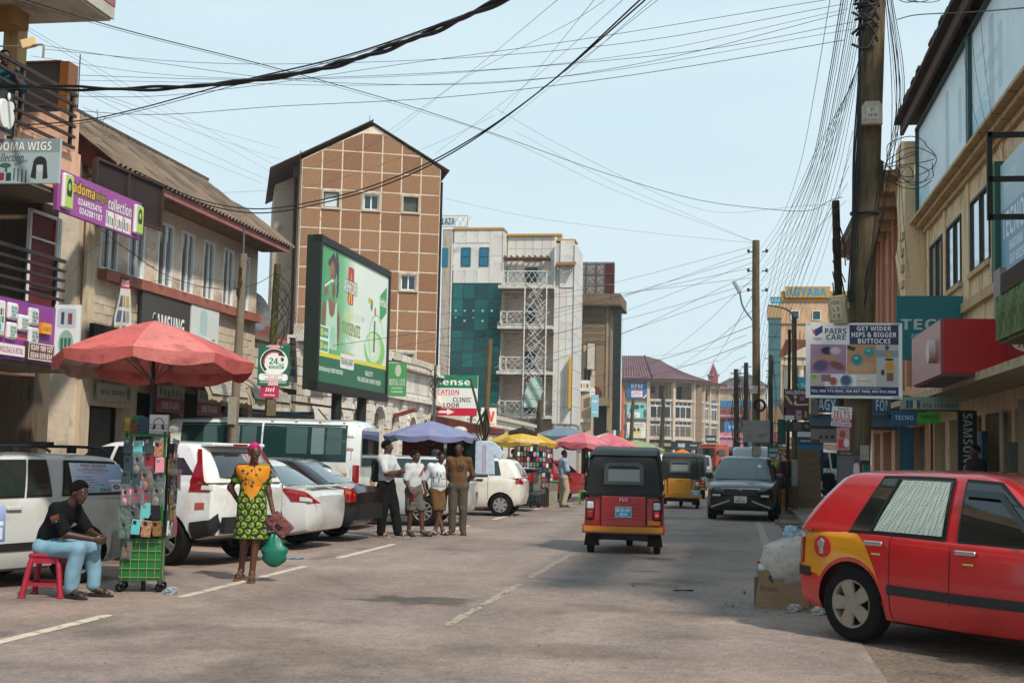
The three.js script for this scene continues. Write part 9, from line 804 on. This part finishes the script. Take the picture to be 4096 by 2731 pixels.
const WIRES=[[0,0.02,[[-10.7,6.78,-17.0],[-7.3,6.07,-15.0],[-4.38,5.44,-12.5],[-2.94,5.22,-11.0],[-1.69,5.07,-9.5]]],
[0,0.02,[[-10.7,6.74,-17.0],[-7.3,6.05,-15.0],[-4.38,5.45,-12.5],[-2.94,5.24,-11.0],[-1.7,5.08,-9.5]]],
[1,0.012,[[-11.22,6.42,-18.0],[-9.53,6.32,-17.4],[-8.16,6.19,-16.4],[-5.99,5.99,-14.6],[-4.08,5.77,-13.0],[-1.84,5.43,-10.5]]],
[1,0.006,[[-11.21,6.34,-18.0],[-9.53,6.28,-17.4],[-8.09,6.17,-16.4],[-5.99,5.95,-14.6],[-4.08,5.75,-13.0],[-1.8,5.43,-10.5]]],
[1,0.013,[[-11.13,6.72,-22.5],[-9.46,5.98,-21.5],[-8.01,5.59,-20.5],[-5.99,5.36,-18.5],[-4.39,5.25,-16.5],[-3.28,5.26,-15.0],[-1.98,5.36,-13.0],[-0.83,5.64,-11.2]]],
[1,0.013,[[-11.13,6.67,-22.5],[-9.46,5.93,-21.5],[-8.01,5.52,-20.5],[-5.99,5.31,-18.5],[-4.39,5.2,-16.5],[-3.28,5.23,-15.0],[-1.98,5.36,-13.0],[-0.78,5.64,-11.2]]],
[1,0.011,[[-10.44,8.09,-17.0],[-9.97,8.3,-19.0],[-9.02,9.08,-24.0],[-7.69,9.67,-29.0],[-6.15,9.88,-33.0],[-3.78,9.91,-38.0],[-1.07,9.86,-42.0],[1.21,9.17,-40.0],[1.85,6.37,-24.0]]],
[1,0.005,[[-10.43,8.03,-17.0],[-9.96,8.26,-19.0],[-9.02,9.04,-24.0],[-7.69,9.61,-29.0],[-6.03,9.79,-33.0],[-3.7,9.8,-40.0],[0.59,9.34,-47.0]]],
[2,0.005,[[-11.66,8.28,-20.0],[-9.29,8.0,-20.0],[-7.28,7.74,-19.5],[-3.91,7.6,-19.0],[-1.24,7.62,-18.5],[1.41,7.87,-18.0]]],
[2,0.005,[[-11.99,8.4,-20.0],[-9.29,7.93,-20.0],[-6.83,7.45,-19.5],[-3.56,7.19,-19.0],[-1.24,7.3,-18.5],[1.41,7.74,-18.0]]],
[2,0.006,[[-11.17,6.79,-18.0],[-9.3,6.83,-19.0],[-7.25,7.05,-19.5],[-4.69,7.12,-19.5],[-2.56,7.14,-19.0],[-0.61,7.22,-18.5],[1.41,7.36,-18.0]]],
[2,0.005,[[-11.18,6.94,-18.0],[-9.31,7.12,-19.0],[-7.85,7.38,-19.5],[-5.4,7.66,-19.5],[-2.58,7.79,-19.0],[1.41,7.97,-18.0]]],
[2,0.005,[[-10.45,7.5,-19.0],[-8.3,7.52,-19.5],[-6.11,7.5,-19.5],[-2.9,7.43,-19.0],[-0.37,7.46,-18.5],[1.53,7.61,-18.0]]],
[2,0.004,[[-10.52,7.42,-19.0],[-8.29,7.46,-19.5],[-5.68,7.35,-19.5],[-2.57,7.26,-19.0],[1.53,7.51,-18.0]]],
[2,0.004,[[-11.9,8.17,-20.0],[-9.67,7.8,-20.0],[-7.51,7.65,-20.0],[-4.7,7.5,-19.5],[-1.36,7.43,-18.5],[1.47,7.8,-18.0]]],
[2,0.0045,[[-12.05,8.66,-20.0],[-15.46,10.67,-32.0],[-17.73,12.21,-48.0]]],
[2,0.0045,[[-12.01,8.69,-20.0],[-15.43,10.81,-32.0],[-17.75,12.57,-48.0]]],
[2,0.0045,[[-11.03,7.6,-20.0],[-14.69,10.08,-32.0],[-17.76,12.89,-48.0]]],
[2,0.0045,[[-10.98,7.56,-20.0],[-14.64,9.7,-32.0],[-17.72,11.87,-48.0]]],
[2,0.0045,[[-10.89,7.26,-20.0],[-14.82,9.5,-32.0],[-18.44,11.96,-48.0]]],
[2,0.0045,[[-10.95,7.6,-20.0],[-14.63,10.23,-32.0],[-17.78,13.34,-48.0]]],
[2,0.006,[[-1.79,7.38,-16.0],[-4.29,10.26,-28.0],[-7.47,12.34,-40.0]]],
[2,0.006,[[-1.05,7.35,-16.0],[-3.84,10.34,-29.0],[-8.05,12.32,-42.0]]],
[2,0.006,[[-1.41,7.37,-16.0],[-5.09,10.51,-30.5],[-10.76,12.3,-45.0]]],
[2,0.006,[[-2.24,7.4,-16.0],[-6.93,10.75,-31.0],[-13.82,12.71,-46.0]]],
[2,0.006,[[-0.97,7.35,-16.0],[-2.58,8.94,-23.0],[-4.67,10.23,-30.0]]],
[2,0.006,[[-17.55,12.82,-50.0],[-12.74,12.45,-44.0],[-7.57,11.63,-34.0],[-2.76,9.19,-22.0],[-2.03,8.82,-20.0]]],
[2,0.006,[[-8.06,12.84,-42.0],[-10.53,12.41,-44.0],[-16.65,11.77,-48.0],[-18.74,11.42,-47.0],[-11.95,6.78,-24.0]]],
[2,0.005,[[-7.74,12.82,-44.0],[-4.57,11.43,-46.0],[-1.5,10.24,-47.0],[0.59,9.34,-47.0]]],
[2,0.005,[[-5.71,9.79,-30.0],[-4.82,10.25,-36.0],[-1.81,9.43,-40.0],[1.81,6.23,-24.0]]],
[2,0.005,[[-12.01,12.08,-52.0],[-8.54,11.13,-51.0],[-3.19,10.04,-49.0],[0.59,9.31,-47.0]]],
[3,0.006,[[1.23,7.98,-18.0],[1.27,7.92,-22.0],[1.33,8.08,-29.0],[1.21,8.56,-38.0],[0.74,9.04,-47.0]]],
[3,0.009,[[1.38,7.97,-18.0],[1.46,7.91,-22.0],[1.55,8.02,-29.0],[1.28,8.45,-38.0],[0.81,8.82,-47.0]]],
[3,0.009,[[1.41,7.97,-18.0],[1.49,7.91,-22.0],[1.58,7.98,-29.0],[1.34,8.33,-38.0],[0.75,8.6,-47.0]]],
[3,0.006,[[1.44,7.97,-18.0],[1.52,7.91,-22.0],[1.61,7.93,-29.0],[1.4,8.22,-38.0],[0.81,8.38,-47.0]]],
[3,0.006,[[1.47,7.97,-18.0],[1.56,7.91,-22.0],[1.65,7.88,-29.0],[1.46,8.1,-38.0],[0.75,8.16,-47.0]]],
[3,0.009,[[1.52,7.97,-18.0],[1.61,7.91,-22.0],[1.7,7.83,-29.0],[1.52,7.99,-38.0],[0.81,7.94,-47.0]]],
[3,0.006,[[1.55,7.97,-18.0],[1.64,7.91,-22.0],[1.73,7.78,-29.0],[1.59,7.88,-38.0],[0.75,7.72,-47.0]]],
[3,0.006,[[1.58,7.97,-18.0],[1.68,7.91,-22.0],[1.76,7.73,-29.0],[1.65,7.76,-38.0],[0.81,7.51,-47.0]]],
[3,0.006,[[1.61,7.96,-18.0],[1.71,7.91,-22.0],[1.79,7.68,-29.0],[1.71,7.65,-38.0],[0.75,7.29,-47.0]]],
[3,0.006,[[1.63,7.96,-18.0],[1.74,7.91,-22.0],[1.81,7.63,-29.0],[1.77,7.53,-38.0],[0.82,7.07,-47.0]]],
[3,0.006,[[1.67,7.96,-18.0],[1.78,7.91,-22.0],[1.85,7.58,-29.0],[1.83,7.42,-38.0],[0.76,6.85,-47.0]]],
[3,0.006,[[1.7,7.96,-18.0],[1.82,7.9,-22.0],[1.89,7.53,-29.0],[1.89,7.31,-38.0],[0.82,6.63,-47.0]]],
[3,0.005,[[1.64,7.18,-18.0],[1.66,6.5,-22.0],[1.59,6.09,-30.0],[1.23,5.48,-40.0],[0.87,6.46,-47.0]]],
[3,0.005,[[1.62,7.12,-18.0],[1.59,6.5,-22.0],[1.49,6.09,-30.0],[1.14,5.32,-40.0],[0.87,6.06,-47.0]]],
[3,0.005,[[1.6,7.06,-18.0],[1.53,6.5,-22.0],[1.4,6.1,-30.0],[1.05,5.16,-40.0],[0.87,5.65,-47.0]]],
[3,0.005,[[1.59,7.0,-18.0],[1.47,6.51,-22.0],[1.3,6.1,-30.0],[0.96,5.0,-40.0],[0.87,5.25,-47.0]]],
[3,0.005,[[1.57,6.94,-18.0],[1.4,6.51,-22.0],[1.2,6.1,-30.0],[0.87,4.84,-40.0],[0.87,4.85,-47.0]]],
[3,0.005,[[1.55,6.88,-18.0],[1.34,6.51,-22.0],[1.11,6.1,-30.0],[0.78,4.68,-40.0],[0.88,4.45,-47.0]]],
[3,0.005,[[1.54,6.82,-18.0],[1.28,6.51,-22.0],[1.01,6.1,-30.0],[0.69,4.52,-40.0],[0.88,4.05,-47.0]]],
[3,0.005,[[1.52,6.76,-18.0],[1.21,6.51,-22.0],[0.91,6.1,-30.0],[0.6,4.36,-40.0],[0.88,3.65,-47.0]]],
[3,0.005,[[1.5,6.7,-18.0],[1.15,6.51,-22.0],[0.82,6.1,-30.0],[0.51,4.2,-40.0],[0.88,3.25,-47.0]]],
[3,0.004,[[1.53,6.09,-18.0],[1.58,5.51,-24.0],[1.49,5.12,-32.0],[1.29,4.78,-38.0]]],
[3,0.004,[[1.51,5.85,-18.0],[1.49,5.51,-24.0],[1.41,5.12,-32.0],[1.29,4.53,-38.0]]],
[3,0.004,[[1.48,5.61,-18.0],[1.39,5.51,-24.0],[1.33,5.12,-32.0],[1.29,4.28,-38.0]]],
[3,0.004,[[1.46,5.37,-18.0],[1.3,5.51,-24.0],[1.25,5.12,-32.0],[1.29,4.03,-38.0]]],
[3,0.004,[[1.44,5.13,-18.0],[1.21,5.51,-24.0],[1.17,5.12,-32.0],[1.29,3.78,-38.0]]],
[3,0.008,[[2.07,7.49,-17.6],[2.14,7.17,-16.5],[2.43,6.34,-14.0],[2.61,5.69,-12.0]]],
[3,0.004,[[1.97,7.88,-17.8],[2.07,6.65,-17.9],[2.18,5.0,-18.0],[3.02,4.88,-24.0]]],
[3,0.004,[[1.99,7.88,-17.8],[2.13,6.65,-17.9],[2.14,5.0,-18.0],[2.97,4.88,-24.0]]],
[3,0.004,[[2.01,7.88,-17.8],[2.18,6.65,-17.9],[2.09,5.0,-18.0],[2.93,4.88,-24.0]]],
[3,0.004,[[3.23,8.62,-20.0],[3.71,7.85,-22.0],[4.32,7.3,-24.0],[4.69,6.85,-24.5]]],
[3,0.004,[[3.39,8.61,-20.0],[3.86,7.85,-22.0],[4.45,7.3,-24.0],[4.8,6.85,-24.5]]],
[3,0.004,[[3.54,8.6,-20.0],[4.01,7.84,-22.0],[4.58,7.3,-24.0],[4.91,6.85,-24.5]]],
[3,0.004,[[1.79,4.19,-19.0],[3.17,6.16,-28.0],[4.37,7.94,-33.0],[4.7,6.68,-34.0],[4.61,4.53,-30.0]]],
[3,0.004,[[1.82,5.36,-18.0],[3.49,5.69,-30.0],[4.11,4.91,-34.0],[3.96,4.05,-36.0]]],
[4,0.008,[[0.56,9.2,-47.0],[-5.65,8.47,-52.5],[-13.45,7.89,-58.0]]],
[4,0.008,[[0.56,9.01,-47.0],[-5.84,7.78,-53.5],[-14.08,6.5,-60.0]]],
[4,0.008,[[0.56,8.82,-47.0],[-6.28,7.06,-48.5],[-13.86,5.58,-50.0]]],
[4,0.008,[[0.56,8.63,-47.0],[-5.72,7.01,-52.5],[-13.59,5.34,-58.0]]],
[4,0.008,[[0.56,8.44,-47.0],[-6.48,5.67,-38.0],[-10.55,3.81,-29.0]]],
[4,0.008,[[0.57,8.26,-47.0],[-4.09,6.02,-47.0],[-8.87,4.17,-47.0]]],
[4,0.008,[[0.57,8.07,-47.0],[-5.8,8.24,-53.5],[-14.04,8.77,-60.0]]],
[4,0.008,[[0.57,7.88,-47.0],[-4.09,6.54,-47.0],[-8.91,5.61,-47.0]]],
[4,0.008,[[0.57,7.69,-47.0],[-5.3,5.99,-49.5],[-11.99,4.51,-52.0]]],
[5,0.016,[[0.53,8.16,-48.0],[-3.56,10.76,-99.0],[-12.53,10.0,-150.0]]],
[5,0.016,[[0.54,7.58,-48.0],[-1.68,8.95,-99.0],[-6.78,6.35,-150.0]]],
[5,0.016,[[0.54,7.01,-48.0],[-3.54,9.0,-99.0],[-12.51,8.25,-150.0]]],
[5,0.016,[[0.54,6.44,-48.0],[-4.13,7.61,-79.0],[-12.89,8.09,-110.0]]],
[5,0.016,[[0.55,5.86,-48.0],[-4.25,6.74,-79.0],[-13.24,6.97,-110.0]]],
[5,0.014,[[-14.56,6.87,-62.0],[-13.63,8.33,-90.0],[-12.57,12.81,-150.0],[-6.12,13.57,-150.0],[0.45,8.14,-70.0]]],
[5,0.014,[[-14.15,6.32,-62.0],[-13.61,7.6,-90.0],[-12.55,11.46,-150.0],[-6.1,12.08,-150.0],[0.46,7.59,-70.0]]],
[5,0.014,[[-13.75,5.77,-62.0],[-13.6,6.87,-90.0],[-12.54,10.1,-150.0],[-6.09,10.58,-150.0],[0.46,7.03,-70.0]]],
[5,0.014,[[-13.34,5.23,-62.0],[-13.58,6.14,-90.0],[-12.52,8.75,-150.0],[-6.07,9.09,-150.0],[0.46,6.48,-70.0]]],
[5,0.014,[[-12.94,4.68,-62.0],[-13.57,5.41,-90.0],[-12.5,7.4,-150.0],[-6.05,7.6,-150.0],[0.47,5.92,-70.0]]],
[5,0.014,[[-12.54,4.14,-62.0],[-13.55,4.69,-90.0],[-12.48,6.06,-150.0],[-6.04,6.12,-150.0],[0.47,5.37,-70.0]]],
[5,0.014,[[-12.14,3.6,-62.0],[-13.54,3.96,-90.0],[-12.46,4.71,-150.0],[-6.02,4.63,-150.0],[0.48,4.82,-70.0]]],
[5,0.014,[[-11.74,3.06,-62.0],[-13.52,3.24,-90.0],[-12.44,3.37,-150.0],[-6.01,3.15,-150.0],[0.48,4.27,-70.0]]],
[5,0.014,[[-11.35,2.52,-62.0],[-13.51,2.51,-90.0],[-12.42,2.03,-150.0],[-5.99,1.67,-150.0],[0.48,3.72,-70.0]]],
[4,0.006,[[-8.87,5.37,-46.0],[-9.83,5.13,-46.0],[-10.8,5.35,-46.0]]],
[4,0.006,[[-8.87,5.15,-46.0],[-9.82,4.94,-46.0],[-10.79,5.2,-46.0]]],
[4,0.006,[[-8.86,4.93,-46.0],[-9.82,4.75,-46.0],[-10.79,5.04,-46.0]]],
[4,0.006,[[-8.86,4.71,-46.0],[-9.81,4.56,-46.0],[-10.78,4.88,-46.0]]],
[4,0.006,[[-8.85,4.49,-46.0],[-9.81,4.37,-46.0],[-10.78,4.72,-46.0]]],
[4,0.006,[[-8.85,4.27,-46.0],[-9.8,4.18,-46.0],[-10.78,4.56,-46.0]]],
[1,0.009,[[-10.61,6.3,-17.0],[-10.81,6.06,-18.2],[-11.12,5.73,-20.0],[-11.31,5.33,-22.3],[-10.94,4.89,-24.0],[-10.35,4.81,-25.0],[-10.09,5.03,-26.0],[-10.02,5.47,-27.2]]],
[1,0.004,[[-11.09,2.96,-19.0],[-10.97,5.1,-21.0],[-10.75,4.76,-24.0],[-9.92,4.85,-25.0]]],
[1,0.004,[[-9.93,4.94,-25.0],[-10.58,4.89,-24.0],[-11.59,4.58,-22.6]]],
[5,0.006,[[-9.97,5.52,-27.2],[-10.28,4.44,-30.0],[-10.37,3.41,-34.0],[-11.04,3.19,-40.0],[-10.94,4.56,-46.0]]],
[4,0.005,[[-9.96,5.33,-27.2],[-10.71,4.19,-32.0],[-11.37,4.57,-40.0],[-10.81,4.56,-46.0]]],
[4,0.005,[[-9.96,5.23,-27.2],[-10.71,4.03,-32.0],[-11.36,4.43,-40.0],[-10.81,4.44,-46.0]]],
[4,0.005,[[-9.95,5.14,-27.2],[-10.7,3.87,-32.0],[-11.36,4.29,-40.0],[-10.8,4.31,-46.0]]],
[4,0.005,[[-9.95,5.04,-27.2],[-10.7,3.72,-32.0],[-11.35,4.16,-40.0],[-10.8,4.19,-46.0]]]];// ---------- overhead cables ----------
{
const L=[['cable_bundle','thick black twisted power cable crossing the upper left sky','thick twisted power cables'],['service_cable','black service cable strung from the left shop fronts','cables from the left shop fronts'],['overhead_wire','thin overhead wire strung across the sky over the street','thin wires across the sky'],['pole_cable','black cable running off the massive near pole','cables on the near pole'],['fan_wire','wire running from the second pole towards the left buildings','wires fanning from the second pole'],['far_wire','distant wire across the end of the street','distant wires']],wm=m('#14120f',0.6),wr=m('#3a2c26',0.7);
for(const[g,r,p]of WIRES){const o=mesh(L[g][0],g===0?(()=>{const c=new THREE.CatmullRomCurve3(p.map((q)=>V(...q))),pts=[];for(let i=0;i<=90;i++){const q=c.getPoint(i/90),a=i*0.55+(L[0].k??0);pts.push([q.x,q.y+0.013*Math.cos(a),q.z+0.013*Math.sin(a)]);}L[0].k=(L[0].k??0)+PI;return tubeG(pts,r,5,180);})():tubeG(p,r*0.8,4,(p.length-1)*8),g>3?wr:wm);tag(o,L[g][1],'cable',L[g][2]);}
const c=thing('cable_connector','dark inline cable connector right of the near pole top','connector',[1.95,7.95,-16.6],0.4);mesh('sleeve',at(cylG(0.03,0.03,0.22,10),0,0,0,0,0,PI/2),m('#3a2a28',0.6),c);for(const s of[1,-1])mesh('end_cap',at(cylG(0.015,0.02,0.05,8),0,0,0,0,0,PI/2),black,c,[s*0.13,0,0]);
const a=thing('roof_aerial','tall thin aerial rod on the corrugated roof','aerial',[-13.3,8.3,-24.2]);CY(a,'rod',m('#3a302c',0.6),0,0.45,0,0.012,0.012,1.6);const y=thing('tv_aerial','small crooked television aerial on the corrugated roof','aerial',[-13.3,8.2,-25.1]);tube(y,'mast',steel,[[0,0,0],[-0.05,0.45,0]],0.008,4);mesh('elements',bars([[-0.05,0.2,0,0.5,0.01,0.01,0.2],[-0.2,0.25,0,0.01,0.2,0.01,0.4],[0.1,0.2,0,0.01,0.22,0.01,-0.6]]),steel,y);
}
renderer.render(scene,camera);
